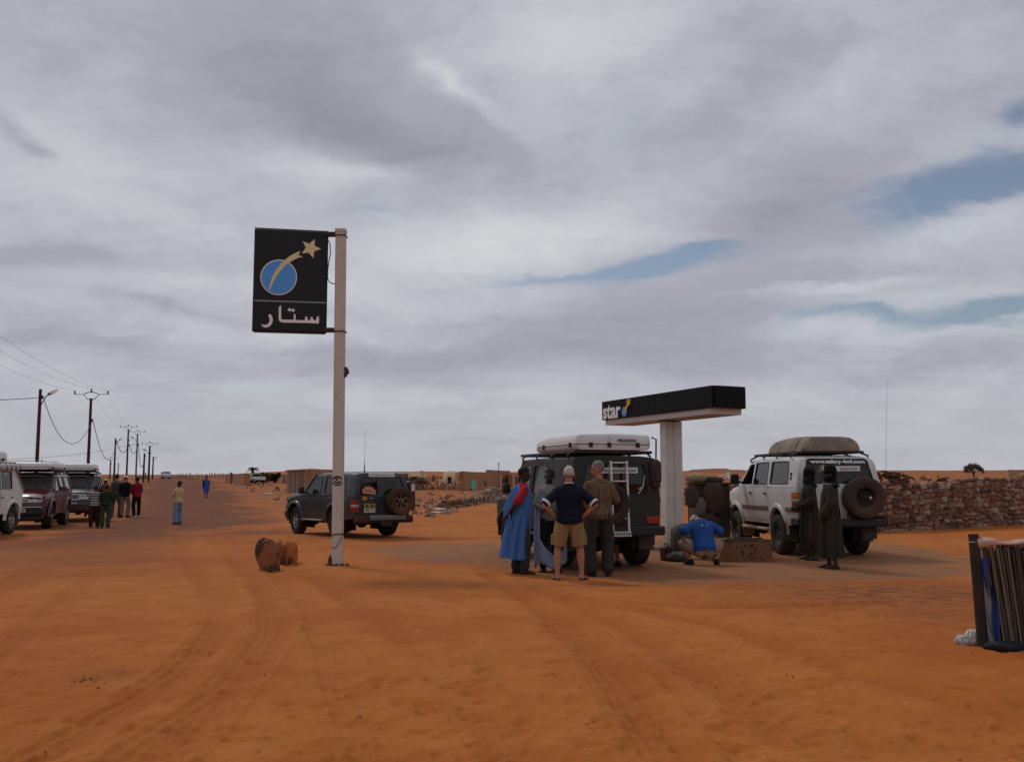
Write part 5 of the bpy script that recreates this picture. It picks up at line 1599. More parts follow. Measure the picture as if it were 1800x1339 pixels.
    def hair(s, mat, low=-.01, fringe=.35, thick=.012, bald=False):
        rings = []; n = 22; c = Vector((0, -.012, .157))
        for i in range(9):
            t = i / 8
            ring = []
            for j in range(n):
                a = 2 * PI * j / n
                fwd = math.sin(a)
                # hairline: high over the forehead, low at the nape
                zl = (-.075 - low) + (.105 + low) * max(0, fwd) ** .6 * 1.25 + .02 * abs(math.cos(a)) ** 4
                if fwd < 0: zl = -.066 - low * .5 + .02 * abs(math.cos(a))
                zl += .016 * mnoise.noise((math.cos(a) * 6, math.sin(a) * 6, s.seed)) + .008 * (j % 2)
                ph0 = math.asin(max(-.95, min(.9, zl / .105)))
                ph = ph0 + (PI / 2 - ph0) * t
                rr = thick * (.9 if i else .3)
                nz = 1 + .05 * mnoise.noise((math.cos(a) * 3 + s.seed, math.sin(a) * 3, ph * 3)) + .06 * mnoise.noise((math.cos(a) * 9 + s.seed, math.sin(a) * 9, ph * 9))
                ring.append((c.x + (.075 + rr) * nz * math.cos(ph) * math.cos(a), c.y + (.098 + rr) * nz * math.cos(ph) * math.sin(a), c.z + (.099 + rr) * nz * math.sin(ph)))
            rings.append(ring)
        return MB().rings(rings, True, False, s.H).build('hair', mat, s.root, 80)
    def turban(s, mat, tail=True, veil=True):
        mb = MB()
        mb.ell((0, -.020, .180), (.090, .112, .094), 16, 10, s.H)
        rn = random.Random(s.seed)
        for i in range(9):
            tilt = rn.uniform(-.5, .5); zc = .150 + .013 * i; r = .088 - .006 * max(0, i - 3); ph = rn.uniform(0, 6.28)
            pts = [s.H @ Vector((r * math.cos(a), -.014 + (r + .020) * math.sin(a) - .012 * (math.sin(a) > .8), zc + .06 * tilt * math.sin(a + ph))) for a in np.linspace(0, 2 * PI, 24)]
            mb.tube(pts, [.018 + .006 * math.sin(k * .9 + i * 2) for k in range(24)], 7)
        # cloth carried round the neck and on to the shoulders
        mb.ell((0, -.045, .075), (.080, .075, .135), 14, 8, s.H)
        for i in range(5):
            zc = .035 - .030 * i + (.045 if veil and i < 2 else 0); r = .066 + .011 * i
            pts = [s.H @ Vector((r * math.cos(a), .004 + r * (1.12 if veil else 1.0) * math.sin(a) - .008 * i, zc + .016 * math.sin(a * 2 + i))) for a in np.linspace(0, 2 * PI, 20)]
            mb.tube(pts, .022, 7)
        if veil: mb.ell((0, .040, .055), (.062, .060, .055), 12, 8, s.H)
        me = meld(mb, .012, 2, .005, 16, s.seed); me.materials.append(mat)
        o = link('turban', me, s.root)
        if tail:
            rings = []
            for t in np.linspace(0, 1, 14):
                cx, cy, z = .05 + .03 * math.sin(t * 4), -.105 - .045 * t, 1.52 - .62 * t
                rings.append([s.T @ Vector((cx + w_ * (.045 + .05 * t), cy + .018 * math.sin(w_ * 5 + t * 3) + d, z)) for w_, d in ((-1, 0), (-.5, .006), (0, 0), (.5, .006), (1, 0), (1, -.014), (.5, -.010), (0, -.014), (-.5, -.010), (-1, -.014))])
            MB().rings(rings, True, True).build('turban_tail', mat, s.root, 70)
        return o
    def robe(s, mat, secs, name='robe', folds=9, amp=.05, sleeves=None, voxel=None, n=96, hemwave=.02):
        """secs: (z, cx, cy, rx, ry) from hem to neck in the body's own frame"""
        rn = random.Random(s.seed + 1); ph = [rn.uniform(0, 6.28) for _ in range(6)]
        rings = []
        zs = [q[0] for q in secs]
        for z in np.linspace(zs[0], zs[-1], 46):
            cx, cy, rx, ry = [float(np.interp(z, zs, [q[i] for q in secs])) for i in (1, 2, 3, 4)]
            t = (z - zs[0]) / (zs[-1] - zs[0])
            am = amp * (1 - t) ** .8
            ring = []
            for i in range(n):
                a = 2 * PI * i / n
                w = math.sin(folds * a + ph[0] + 1.2 * math.sin(2.2 * z + ph[1])) * .5 + .3 * math.sin((folds * 1.7) * a + ph[2] - 2 * z) + .35 * math.sin(3 * a + ph[3] + z)
                w = w - .25 * abs(w)
                g = 1 + am * w * 1.6 + .012 * mnoise.noise((math.cos(a) * 2 + s.seed, math.sin(a) * 2, z * 5))
                p = Vector((cx + rx * g * math.cos(a), cy + ry * g * math.sin(a), z + (hemwave * math.sin(2 * a + ph[4]) * (1 - t) ** 3)))
                ring.append(s.T @ p if z > .93 else (s.T @ p).lerp(p + (s.pel - Vector((0, 0, .93))), min(1, (.93 - z) / .5)))
            rings.append(ring)
        mb = MB().rings(rings, True, False)
        # turned-in hem so that the cloth has an edge
        inner = [[Vector(p) + (Vector((sum(q[0] for q in rings[0]) / n, sum(q[1] for q in rings[0]) / n, 0)) - Vector((p[0], p[1], 0))) * f + Vector((0, 0, dz)) for p in rings[0]] for f, dz in ((0, 0), (.04, .004), (.06, .12))]
        mb.rings(inner, True, False)
        return mb.build(name, mat, s.root, 70)
    def sleeve(s, mat, k, upto=1.6, r=(.085, .10, .085), name='sleeve'):
        e, w = s.arm[k]; sh = s.sh[k]
        mb = MB(); limb(mb, sh + Vector((0, 0, -.01)), e, r[0], r[1]); limb(mb, e, e.lerp(w, upto - 1), r[1], r[2])
        me = meld(mb, .013, 3, .010, 9, s.seed + ord(k)); me.materials.append(mat)
        return link(name, me, s.root)

def stand(u, v, d=None):
    return tuple(hit(u, v)) if d is None else tuple(at(u, d))

G_PUMP = 'people talking beside the dark off-roader'
G_LEFT = 'onlookers beside the parked expedition cars'
# man in bright blue robe, hands behind his back
BLUE_R = cloth('blue_robe', (0.066, 0.165, 0.40), var=.22, vscale=3, bump=.03, bscale=5, stretch=(3, 3, .6))
f = Fig('man in a bright blue robe over a red shirt, hands clasped behind his back', stand(916, 1008), R(-78), 1.79, lean=.07, stance=.20, step=.05, head=(R(-8), .12),
        arms=dict(L=((-.24, -.16, 1.17), (-.06, -.25, .93)), R=((.26, -.14, 1.17), (.07, -.26, .92))), skin=SK_D)
f.body(); f.hair(HAIR_B, thick=.010)
f.shirt(cloth('red_shirt', (0.33, 0.018, 0.03)), .92, .016, slr=(.074, .078))
f.collar(MATS['red_shirt'], .066)
f.trousers(cloth('slate_trousers', (0.040, 0.048, 0.050)), r=(.10, .085, .085)); f.shoes(SOLE, True, 'sandal')
f.robe(BLUE_R, [(.26, 0, -.10, .22, .25), (.50, 0, -.07, .22, .23), (.85, 0, -.03, .215, .19), (1.10, 0, 0, .20, .165), (1.28, 0, .0, .205, .155), (1.37, 0, -.003, .20, .135), (1.42, 0, -.006, .165, .115), (1.465, 0, -.012, .10, .09)], folds=9, amp=.15)
# loose width of the robe thrown back over the shoulder, falling behind
rings = []
for t in np.linspace(0, 1, 22):
    z = 1.44 - 1.13 * t
    cy = -.07 - .23 * math.sin(PI * min(1, t * 1.25)) ** .8 * (1 - .35 * t) - .05 * t
    hw_ = .10 + .12 * t
    ring = []
    for q in np.linspace(-1, 1, 21):
        ring.append((hw_ * q, cy + .022 * math.sin(q * 9 + t * 5) * (.3 + t) + .09 * q * q * (1 - .4 * t), z + .03 * math.sin(q * 4)))
    rings.append(ring + [(x, y + .014, z_) for x, y, z_ in ring[::-1]])
MB().rings(rings, True, True).build('robe_drape', BLUE_R, f.root, 70)

# man in pale blue robe half hidden
PALE_R = cloth('pale_blue_robe', (0.26, 0.31, 0.46), var=.22, vscale=22, bump=.02, bscale=7, stretch=(3, 3, .6))
f = Fig('man in a pale blue robe open over dark trousers, half hidden by white-haired man', stand(966, 1004), R(200), 1.76, lean=.03, stance=.22, head=(R(-40), .05), skin=SK_D,
        arms=dict(L=((-.27, .05, 1.13), (-.12, .28, 1.08)), R=((.27, .05, 1.13), (.14, .26, 1.06))))
f.body(); f.hair(HAIR_B, thick=.010)
f.shirt(cloth('grey_shirt', (0.20, 0.19, 0.19)), 1.7, .02, hem=.86); f.trousers(cloth('black_trousers', (0.016, 0.018, 0.018)), r=(.10, .085, .075)); f.shoes(SOLE, True, 'sandal')
rings = []
for z in np.linspace(.10, 1.46, 44):
    t = (z - .10) / 1.36
    gap = .10 + 1.15 * smst(np.array(z), .22, .55) * (1 - .45 * smst(np.array(z), 1.1, 1.45)); gap = float(gap)
    g0 = PI / 2 + .25                                                   # the opening looks forward
    rx = float(np.interp(z, [.1, .6, 1.2, 1.40, 1.46], [.27, .27, .24, .19, .10])); ry = float(np.interp(z, [.1, .6, 1.2, 1.40, 1.46], [.24, .23, .17, .13, .085]))
    ring = []
    for i in range(72):
        a = g0 + gap + (2 * PI - 2 * gap) * i / 71
        w = math.sin(11 * a + 1.5 * math.sin(2 * z)) * .055 * (1 - t) ** .5 + .05 * math.sin(5 * a + 3 * z) * (1 - t)
        ring.append((rx * (1 + w) * math.cos(a), -.005 + ry * (1 + w) * math.sin(a), z + .05 * math.sin(3 * a) * (1 - t) ** 3))
    rings.append(ring + [(x * .96, y * .96, z_) for x, y, z_ in ring[::-1]])
MB().rings(rings, True, True).build('robe', PALE_R, f.root, 70)
# swag of the robe gathered low in front
sw_ = []
for q in np.linspace(-1, 1, 17):
    zt = .20 + .42 * abs(q) ** 1.7; zb = .10 + .10 * abs(q) ** 2
    sw_.append([(.26 * q, .17 + .10 * (1 - q * q) + .012 * math.sin(k * 2.1 + q * 6), zt + (zb - zt) * k / 6) for k in range(7)] + [(.26 * q, .15 + .10 * (1 - q * q), zt + (zb - zt) * k / 6) for k in range(6, -1, -1)])
MB().rings(sw_, True, True).build('robe_swag', PALE_R, f.root, 70)

# white-haired man, hands on hips
f = Fig('white-haired man in a navy polo shirt and khaki shorts with his hands on his hips', stand(1001, 1019), R(4), 1.78, stance=.38, lean=.0, girth=1.12, head=(R(-6), .05), skin=SK_R,
        arms=dict(L=((-.40, -.11, 1.155), (-.215, -.02, .975)), R=((.40, -.13, 1.155), (.215, -.04, .975))), legs=dict(Ltoe=(-.25, 1), Rtoe=(.75, 1)), voxel=.009)
f.palm = dict(L=(.6, .8, 0), R=(-.6, .8, 0))
f.body(False); f.hair(HAIR_W, thick=.010)
NAVY = cloth('navy_polo', (0.010, 0.012, 0.024), var=.2)
f.shirt(NAVY, .82, .028, slr=(.072, .078), wr=.007); f.cuff(cloth('white_trim', (.55, .55, .55)), .82, .080); f.collar(MATS['white_trim'], .070)
f.shorts(cloth('khaki_shorts', (0.26, 0.165, 0.075), var=.15), .93, (.125, .122)); f.shoes(cloth('brown_sandal', (.07, .045, .03)), True, 'sandal')
for k, sg in (('L', -1), ('R', 1)):
    hip, kn, an, toe = f.leg[k]; p = hip.lerp(kn, .68)
    MB().box((p.x + sg * .115, p.y, p.z), (.03, .13, .16), .012, (0, sg * -.05, 0)).build('cargo_pocket', MATS['khaki_shorts'], f.root)

# tall man in striped brown shirt, looking left
CHECK = cloth('brown_check', (0.105, 0.066, 0.042), alt=(0.17, 0.118, 0.070), altscale=5, altedge=(.48, .55), var=.2, stretch=(9, 9, .7))
f = Fig('tall grey-haired man in brown striped shirt and dark grey trousers, looking left', stand(1054, 1012), R(12), 1.88, stance=.26, lean=-.01, girth=1.08, head=(R(66), .16), skin=SK_R,
        arms=dict(L=((-.285, .04, 1.14), (-.16, .27, 1.06)), R=((.285, .04, 1.14), (.10, .27, 1.05))), legs=dict(Ltoe=(-.95, .55), Rtoe=(.35, 1)), voxel=.009)
f.body(); f.hair(HAIR_G, thick=.008, low=-.01)
f.shirt(CHECK, .95, .030, hem=.86, slr=(.076, .082), wr=.006)
f.trousers(cloth('grey_trousers', (0.040, 0.036, 0.034), var=.2), r=(.118, .100, .095), wr=.010); f.shoes(SOLE)
MB().add(*_slab(.10, .12, .01), f.T @ Matrix.Translation((.09, -.146, .90)) @ Matrix.Rotation(PI / 2, 4, 'X')).build('back_pocket', MATS['grey_trousers'], f.root)

# person in red top and shorts behind him
f = Fig('person in a red top and shorts, almost hidden behind the tall man', stand(1080, 996), R(60), 1.70, stance=.22, skin=SK_L, arms=dict(L=((-.25, .08, 1.14), (-.18, .30, 1.02)), R=((.25, .02, 1.13), (.22, .22, .98))), head=(0, .1))
f.body(); f.hair(material('brown_hair', (.05, .03, .018), .8)); f.shirt(cloth('scarlet_top', (0.36, 0.022, 0.025)), .8); f.shorts(cloth('dark_shorts', (.02, .02, .022))); f.shoes(SOLE)

# squatting man in blue t-shirt
f = Fig('man in a blue t-shirt and beige shorts squatting with his back to the camera', stand(1238, 993), R(3), 1.77, pelvis=(0, -.02, .29), lean=.42, girth=1.15, head=(R(30), 1.45), skin=SK_R, voxel=.009,
        arms=dict(L=((-.365, .06, .60), (-.345, .17, .44)), R=((.37, .16, .58), (.30, .34, .46)), Labs=1, Rabs=1),
        legs=dict(L=((-.36, .27, .38), (-.235, .06, .085)), R=((.36, .27, .38), (.235, .06, .085)), Ltoe=(-.45, 1), Rtoe=(.45, 1)))
f.body(False); f.hair(HAIR_W, thick=.012)
f.shirt(cloth('royal_blue_shirt', (0.022, 0.075, 0.25), var=.12), .88, .030, hem=.86, slr=(.082, .088), wr=.009)
f.shorts(cloth('beige_shorts', (0.30, 0.20, 0.14)), .90, (.125, .115)); f.shoes(cloth('black_sock_shoe', (.02, .016, .014)))
M = f.T @ Matrix.Translation((.02, -.152, 1.33)) @ Matrix.Rotation(PI / 2 + .1, 4, 'X')
for x, y, rx, ry in ((-.045, .0, .022, .014), (.055, .018, .012, .014), (.02, -.02, .012, .008)):
    MB().ell((x, y, 0), (rx, ry, .006), 12, 5, M).build('shirt_print', material('pale_print', (.45, .50, .52), .8), f.root)
w = f.arm['L'][1]; e_ = f.arm['L'][0]; d_ = (w - e_).normalized()
MB().tube([w - d_ * .03, w - d_ * .005], [.033, .033], 12).build('wristwatch', CHROME, f.root)

# two men in long dark robes and black turbans
DROBE = cloth('dark_brown_robe', (0.030, 0.024, 0.019), var=.2, vscale=3)
DROBE2 = cloth('dark_olive_robe', (0.034, 0.030, 0.022), var=.2, vscale=3)
TURB = cloth('black_turban', (0.007, 0.007, 0.008), var=.2)
SECS = [(.17, 0, -.01, .195, .205), (.5, 0, 0, .19, .195), (.9, 0, .0, .185, .172), (1.15, 0, 0, .185, .152), (1.30, 0, 0, .185, .138), (1.38, 0, -.003, .165, .115), (1.46, 0, -.012, .095, .085)]
f = Fig('turbaned man in a long dark brown robe seen in profile, nearer the white car', stand(1425, 984), R(82), 1.78, stance=.2, step=.04, head=(R(6), .02), skin=SK_D, arms=dict(L=((-.24, -.02, 1.14), (-.16, .20, 1.02)), R=((.24, -.02, 1.14), (.14, .22, 1.02))))
f.body(); f.robe(DROBE, SECS, folds=8, amp=.13); [f.sleeve(DROBE, k, 1.9, (.066, .078, .072)) for k in 'LR']; f.turban(TURB, True, False); f.shoes(SOLE, True, 'sandal')
f = Fig('turbaned man with veiled chin in a long dark olive robe, standing closest to the camera', stand(1462, 999), R(74), 1.80, stance=.22, step=.05, head=(R(10), .03), skin=SK_D, arms=dict(L=((-.26, -.02, 1.13), (-.20, .12, .90)), R=((.26, -.05, 1.13), (.22, .05, .90))), legs=dict(Ltoe=(-.1, 1), Rtoe=(.1, 1)))
f.body(); f.robe(DROBE2, [(.20,) + SECS[0][1:]] + SECS[1:], folds=7, amp=.14); [f.sleeve(DROBE2, k, 1.8, (.068, .085, .085)) for k in 'LR']; f.turban(TURB, True, True); f.shoes(SOLE, True, 'sandal')
mb = MB(); pts = [f.T @ Vector((.11 * math.cos(a), -.01 + .10 * math.sin(a), 1.455)) for a in np.linspace(0, 2 * PI, 17)]; mb.tube(pts, [.016 + .006 * math.sin(i * 2) for i in range(17)], 6); mb.build('collar', cloth('pale_collar', (.22, .20, .17)), f.root)

# --- onlookers at the left
V = .014
f = Fig('boy in a striped jersey and dark red trousers leaning towards the black car', stand(165, 927), R(14), 1.40, lean=.16, stance=.22, step=.08, skin=SK_D, voxel=V, arms=dict(L=((-.26, .14, 1.16), (-.18, .34, 1.16)), R=((.25, .12, 1.14), (.16, .32, 1.12))), head=(0, .1))
stripe = bpy.data.materials.new('striped_jersey'); stripe.use_nodes = True
t_ = NT(stripe.node_tree); tcn = t_.new('ShaderNodeTexCoord'); sp_ = t_.new('ShaderNodeSeparateXYZ'); t_.link(tcn.outputs['Object'], sp_.inputs[0])
sv_ = t_.math('SINE', t_.math('MULTIPLY', sp_.outputs[2], 62.0))
t_.link(t_.mix(t_.smooth(sv_, -.2, .2), (.03, .018, .02), (.40, .36, .33)), stripe.node_tree.nodes['Principled BSDF'].inputs['Base Color']); stripe.node_tree.nodes['Principled BSDF'].inputs['Roughness'].default_value = .9
f.body(False); f.hair(HAIR_B, thick=.008); f.shirt(stripe, 1.5, .026, slr=(.068, .064)); f.trousers(cloth('dark_red_trousers', (.045, .012, .014)), r=(.12, .10, .085)); f.shoes(SOLE)
f = Fig('boy in dark green clothes beside the boy in the striped jersey', stand(184, 927), R(8), 1.42, lean=.12, stance=.22, skin=SK_D, voxel=V, arms=dict(L=((-.26, .12, 1.14), (-.22, .34, 1.22)), R=((.25, .12, 1.12), (.14, .30, 1.08))), head=(R(10), .1))
f.body(False); f.hair(HAIR_B, thick=.008); f.shirt(cloth('dark_green_shirt', (.018, .028, .020)), 1.7, .028, slr=(.070, .066)); f.trousers(cloth('green_trousers', (.040, .050, .040)), r=(.12, .10, .09)); f.shoes(SOLE); f.collar(cloth('tan_collar', (.26, .22, .16)), .07)
f = Fig('person in rust brown clothes and a pale cap bending over the black bonnet', stand(186, 915), R(40), 1.70, lean=.35, skin=SK_D, voxel=V, arms=dict(L=((-.25, .18, 1.14), (-.22, .40, 1.10)), R=((.25, .18, 1.14), (.2, .42, 1.12))), head=(0, .1))
f.body(False); f.shirt(cloth('rust_shirt', (.15, .045, .025)), 1.8, .03); f.trousers(cloth('olive_trousers', (.07, .06, .04))); f.shoes(SOLE)
mb = MB(); mb.ell((0, -.012, .185), (.092, .115, .072), 14, 8, f.H); mb.ell((0, .09, .165), (.06, .07, .010), 12, 6, f.H); mb.build('cap', cloth('pale_cap', (.50, .46, .40)), f.root)
f = Fig('tall person in a blue-grey jacket and khaki trousers, seen from behind, by the black car', stand(203, 909), R(-6), 1.84, stance=.34, skin=SK_L, voxel=V, head=(R(15), .1), arms=dict(L=((-.27, .08, 1.14), (-.12, .30, 1.05)), R=((.27, .05, 1.13), (.14, .28, 1.02))))
f.body(False); f.hair(material('dark_brown_hair', (.03, .02, .015), .8), thick=.02); f.shirt(cloth('blue_grey_jacket', (.075, .080, .10)), 1.9, .028, slr=(.070, .066)); f.trousers(cloth('brown_khaki', (.17, .105, .07)), r=(.115, .09, .08)); f.shoes(SOLE)
f = Fig('man in a black jacket and white cap with beige trousers, seen from behind', stand(219, 909), R(-10), 1.78, stance=.28, skin=SK_R, voxel=V, head=(R(10), .05), arms=dict(L=((-.27, .03, 1.13), (-.15, .27, 1.02)), R=((.28, .0, 1.13), (.20, .22, .98))))
f.body(False); f.hair(HAIR_G); f.shirt(cloth('black_jacket', (.014, .014, .016)), 1.9, .028, slr=(.070, .066)); f.trousers(cloth('beige_trousers', (.28, .20, .14)), r=(.11, .085, .08)); f.shoes(SOLE)
mb = MB(); mb.ell((0, -.012, .185), (.092, .115, .075), 14, 8, f.H); mb.ell((0, .09, .165), (.06, .07, .010), 12, 6, f.H); mb.build('cap', cloth('white_cap', (.55, .53, .50)), f.root)
f = Fig('man in a dark red jacket and black trousers with white shoes, turned to the left', stand(239, 909), R(50), 1.72, stance=.2, skin=SK_D, voxel=V, head=(R(5), .08), arms=dict(L=((-.26, .10, 1.12), (-.02, .24, 1.08)), R=((.26, .08, 1.12), (.02, .26, 1.04))))
f.body(False); f.hair(HAIR_B); f.shirt(cloth('dark_red_jacket', (.19, .012, .022)), 1.9, .032, slr=(.074, .068)); f.trousers(cloth('black_trousers2', (.012, .012, .014)), r=(.105, .08, .072)); f.shoes(cloth('white_shoe', (.5, .48, .46)))
f = Fig('youth in a cream yellow shirt and pale jeans standing alone, arms crossed', stand(312, 921), R(62), 1.58, stance=.24, step=.03, lean=-.03, skin=SK_D, voxel=.012, head=(R(4), 0), arms=dict(L=((-.24, .10, 1.15), (.02, .20, 1.16)), R=((.24, .10, 1.15), (.0, .22, 1.14))))
f.body(); f.hair(HAIR_B, thick=.012); f.shirt(cloth('cream_shirt', (.50, .36, .17)), 1.05, .028, slr=(.070, .066)); f.trousers(cloth('pale_jeans', (.17, .21, .29), var=.25), r=(.112, .10, .108)); f.shoes(SOLE)
f = Fig('person in a bright blue robe walking away along the road', stand(362, 874), R(12), 1.80, stance=.12, step=.16, lean=.06, skin=SK_D, voxel=.016, arms=dict(L=((-.25, -.08, 1.13), (-.20, .06, .95)), R=((.25, .04, 1.13), (.2, .15, .95))))
f.body(False); f.hair(HAIR_B); f.robe(cloth('royal_robe', (.035, .075, .34)), [(.42, 0, -.04, .20, .24), (.9, 0, 0, .215, .20), (1.2, 0, 0, .21, .17), (1.36, 0, 0, .185, .13), (1.45, 0, -.01, .10, .085)], folds=7, amp=.12); f.shoes(SOLE, True, 'sandal')
mb = MB(); mb.ell((-.20, -.05, 1.05), (.10, .12, .42), 12, 8); mb.build('dark_shawl', cloth('dark_shawl', (.012, .014, .03)), f.root)
# ------------------------------------------------------------------ pole sign
SIGNB = material('sign_black', (0.006, 0.006, 0.006), .4, dust=.06, dustcol=(.05, .03, .02))
POLEM = material('pole_paint', (0.53, 0.485, 0.415), .7, var=.08, vscale=8, dust=.12, dustcol=(.40, .28, .17), alt=(0.43, 0.38, 0.315), altscale=5, altedge=(.58, .72))
CREAM = material('cream_print', (0.72, 0.62, 0.34), .6)
GLOBE = material('globe_blue', (0.085, 0.34, 0.80), .5)
RINGM = material('pale_ring', (0.70, 0.66, 0.60), .6)
GREYP = material('grey_line', (0.24, 0.24, 0.24), .6)
LETW = material('pale_letters', (0.80, 0.79, 0.77), .6)
DARKM = material('dark_metal', (0.02, 0.018, 0.018), .6, dust=.2)
RUSTM = material('rust', (0.10, 0.045, 0.025), .9, var=.3)
pb = hit(593, 992.5); dP = pb.y
sp_root = thing('pole_sign', 'tall pale pole carrying a black sign with a blue globe and a comet star', 'sign', tuple(pb))
top = atz(599.5, 404, dP); Hp = top.z - pb.z
lean_ = (top.x - pb.x) / Hp
hwp = 9.1 / FPX * dP
m = MB()
rings = []
for z, k in ((-.15, 1.0), (0, 1.0), (2.6, .985), (2.602, .985), (Hp - .06, .96), (Hp - .06, 1.06), (Hp, 1.06), (Hp + .005, 1.0)):
    w_ = hwp * k; b_ = .018
    cx = lean_ * z
    rings.append([(cx + x, y, z) for x, y in ((-w_ + b_, -w_), (w_ - b_, -w_), (w_, -w_ + b_), (w_, w_ - b_), (w_ - b_, w_), (-w_ + b_, w_), (-w_, w_ - b_), (-w_, -w_ + b_))])
m.rings(rings, True, True); m.build('pole', POLEM, sp_root, 30)
# sign box
TL, TR, BL, BR = atz(447, 400, dP - .30), atz(576.8, 406.5, dP - .03), atz(443.5, 582.5, dP - .30), atz(574.6, 586.5, dP - .03)
ctr = (TL + TR + BL + BR) / 4
ax = ((TR + BR) - (TL + BL)) / 2; wS = math.hypot(ax.x, ax.y); hS = ((TL.z + TR.z) - (BL.z + BR.z)) / 2
ex = Vector((ax.x, ax.y, 0)).normalized(); ez = Vector((0, 0, 1)); en = ex.cross(ez)
MS = Matrix((ex, ez, en)).transposed().to_4x4(); MS.translation = ctr - pb       # local: x right, y up, z towards the viewer
tD = .16
bx = MB(); v_, f_ = _slab(wS, hS, tD); bx.add(v_, f_, MS @ Matrix.Translation((0, 0, -tD / 2))); SB = bx.build('sign_box', SIGNB, sp_root, 30)
fr_m = MB()
for (x, y, sx, sy) in ((0, hS / 2 - .008, wS, .016), (0, -hS / 2 + .008, wS, .016), (-wS / 2 + .008, 0, .016, hS - .034), (wS / 2 - .008, 0, .016, hS - .034)):
    v_, f_ = _slab(sx, sy, .012); MB().add(v_, f_, MS @ Matrix.Translation((x, y, .004))).build('frame_strip', DARKM, SB)
def sgn_pt(cx, cy):
    """sign face position of a point measured on the enlarged picture of the sign"""
    l = 150 + (130 - 150) * (cy - 112) / 1018; r_ = 875 + (862 - 875) * (cy - 148) / 1004
    s_ = (cx - l) / (r_ - l)
    tp = 112 + 36 * s_; bt = 1130 + 22 * s_
    t = (cy - tp) / (bt - tp)
    return ((s_ - .5) * wS, (.5 - t) * hS)
def sgn_shape(name, pts, mat, z0=.0, z1=.006, parent=None):
    m = MB(); m.prism([sgn_pt(*p) for p in pts], z0, z1, MS); return m.build(name, mat, parent or SB, 30)
circ = lambda cx, cy, rx, ry, n=48: [(cx + rx * math.cos(2 * PI * k / n), cy + ry * math.sin(2 * PI * k / n)) for k in range(n)]
sgn_shape('globe_ring', circ(387, 603, 180, 175), RINGM, .001, .004)
sgn_shape('globe', circ(387, 604, 168, 163), GLOBE, .004, .007)
sgn_shape('comet_tail', [(290, 728), (298, 682), (314, 625), (336, 573), (366, 523), (402, 478), (446, 432), (492, 396), (542, 368), (596, 344), (580, 386), (624, 402), (572, 413), (522, 440), (482, 464), (437, 502), (398, 546), (367, 592), (338, 642), (317, 690), (300, 730)], CREAM, .007, .012)
so = [(738, 228), (803, 325), (725, 415), (612, 368), (620, 250)]; sc = (698, 318)
star = []
for i in range(5):
    a, b_ = so[i], so[(i + 1) % 5]
    mx, my = (a[0] + b_[0]) / 2 - sc[0], (a[1] + b_[1]) / 2 - sc[1]; l = math.hypot(mx, my)
    star += [a, (sc[0] + mx / l * 47, sc[1] + my / l * 47)]
sgn_shape('star', star, CREAM, .001, .007)
sgn_shape('dividing_line', [(150, 822), (858, 845), (858, 860), (150, 837)], GREYP, .001, .006)
sgn_shape('letter_ra', [(285, 972), (312, 962), (328, 992), (333, 1022), (326, 1052), (306, 1078), (276, 1093), (248, 1090), (230, 1078), (219, 1058), (240, 1066), (264, 1067), (286, 1056), (299, 1038), (301, 1014), (296, 993)], LETW, .001, .007)
sgn_shape('letter_alif', [(390, 893), (412, 876), (414, 1008), (430, 1016), (535, 1018), (540, 996), (534, 972), (548, 956), (556, 985), (556, 1020), (640, 1022), (650, 1012), (648, 992), (668, 982), (672, 1008), (682, 1024), (696, 1022), (704, 1010), (702, 996), (720, 986), (726, 1010), (738, 1024), (752, 1022), (762, 1008), (764, 990), (782, 980), (788, 1010), (784, 1054), (660, 1048), (430, 1044), (402, 1034), (390, 1016)], LETW, .001, .007)
sgn_shape('letter_dot', [(492, 902), (516, 917), (500, 938), (476, 922)], LETW, .001, .007)
sgn_shape('letter_dot', [(532, 908), (550, 926), (530, 944), (510, 926)], LETW, .001, .007)
for v0 in (412, 580):
    a = atz(574, v0, dP - .05) - pb; b_ = atz(592, v0 + .5, dP) - pb
    MB().box(((a.x + b_.x) / 2, (a.y + b_.y) / 2, (a.z + b_.z) / 2), (abs(b_.x - a.x) + .10, .10, .085), .01).build('bracket', DARKM, sp_root)
    z = b_.z; cx = lean_ * z; k = hwp * 1.0 + .012
    MB().tube([(cx - k, -k, z - .03), (cx + k, -k, z - .03), (cx + k, k, z - .03), (cx - k, k, z - .03), (cx - k, -k, z - .03)], .011, 6).build('clamp', DARKM, sp_root)
ps = [atz(u, v, dP - .06) - pb for u, v in ((576, 421), (580, 428), (581, 445), (578, 460), (576, 475), (576, 490), (579, 496), (583, 498), (590, 499))]
MB().tube(ps, .010, 6).build('sign_cable', DARKM, sp_root)
m = MB()
for (u, v, r_) in ((607, 648, .05), (610, 655, .045), (606, 660, .05), (611, 651, .03)): m.ell(atz(u, v, dP) - pb, (r_, .05, r_ * .8), 8, 6)
me = meld(m, .014, 1); me.materials.append(RUSTM); link('wasp_nest_bracket' if False else 'broken_fitting', me, sp_root)
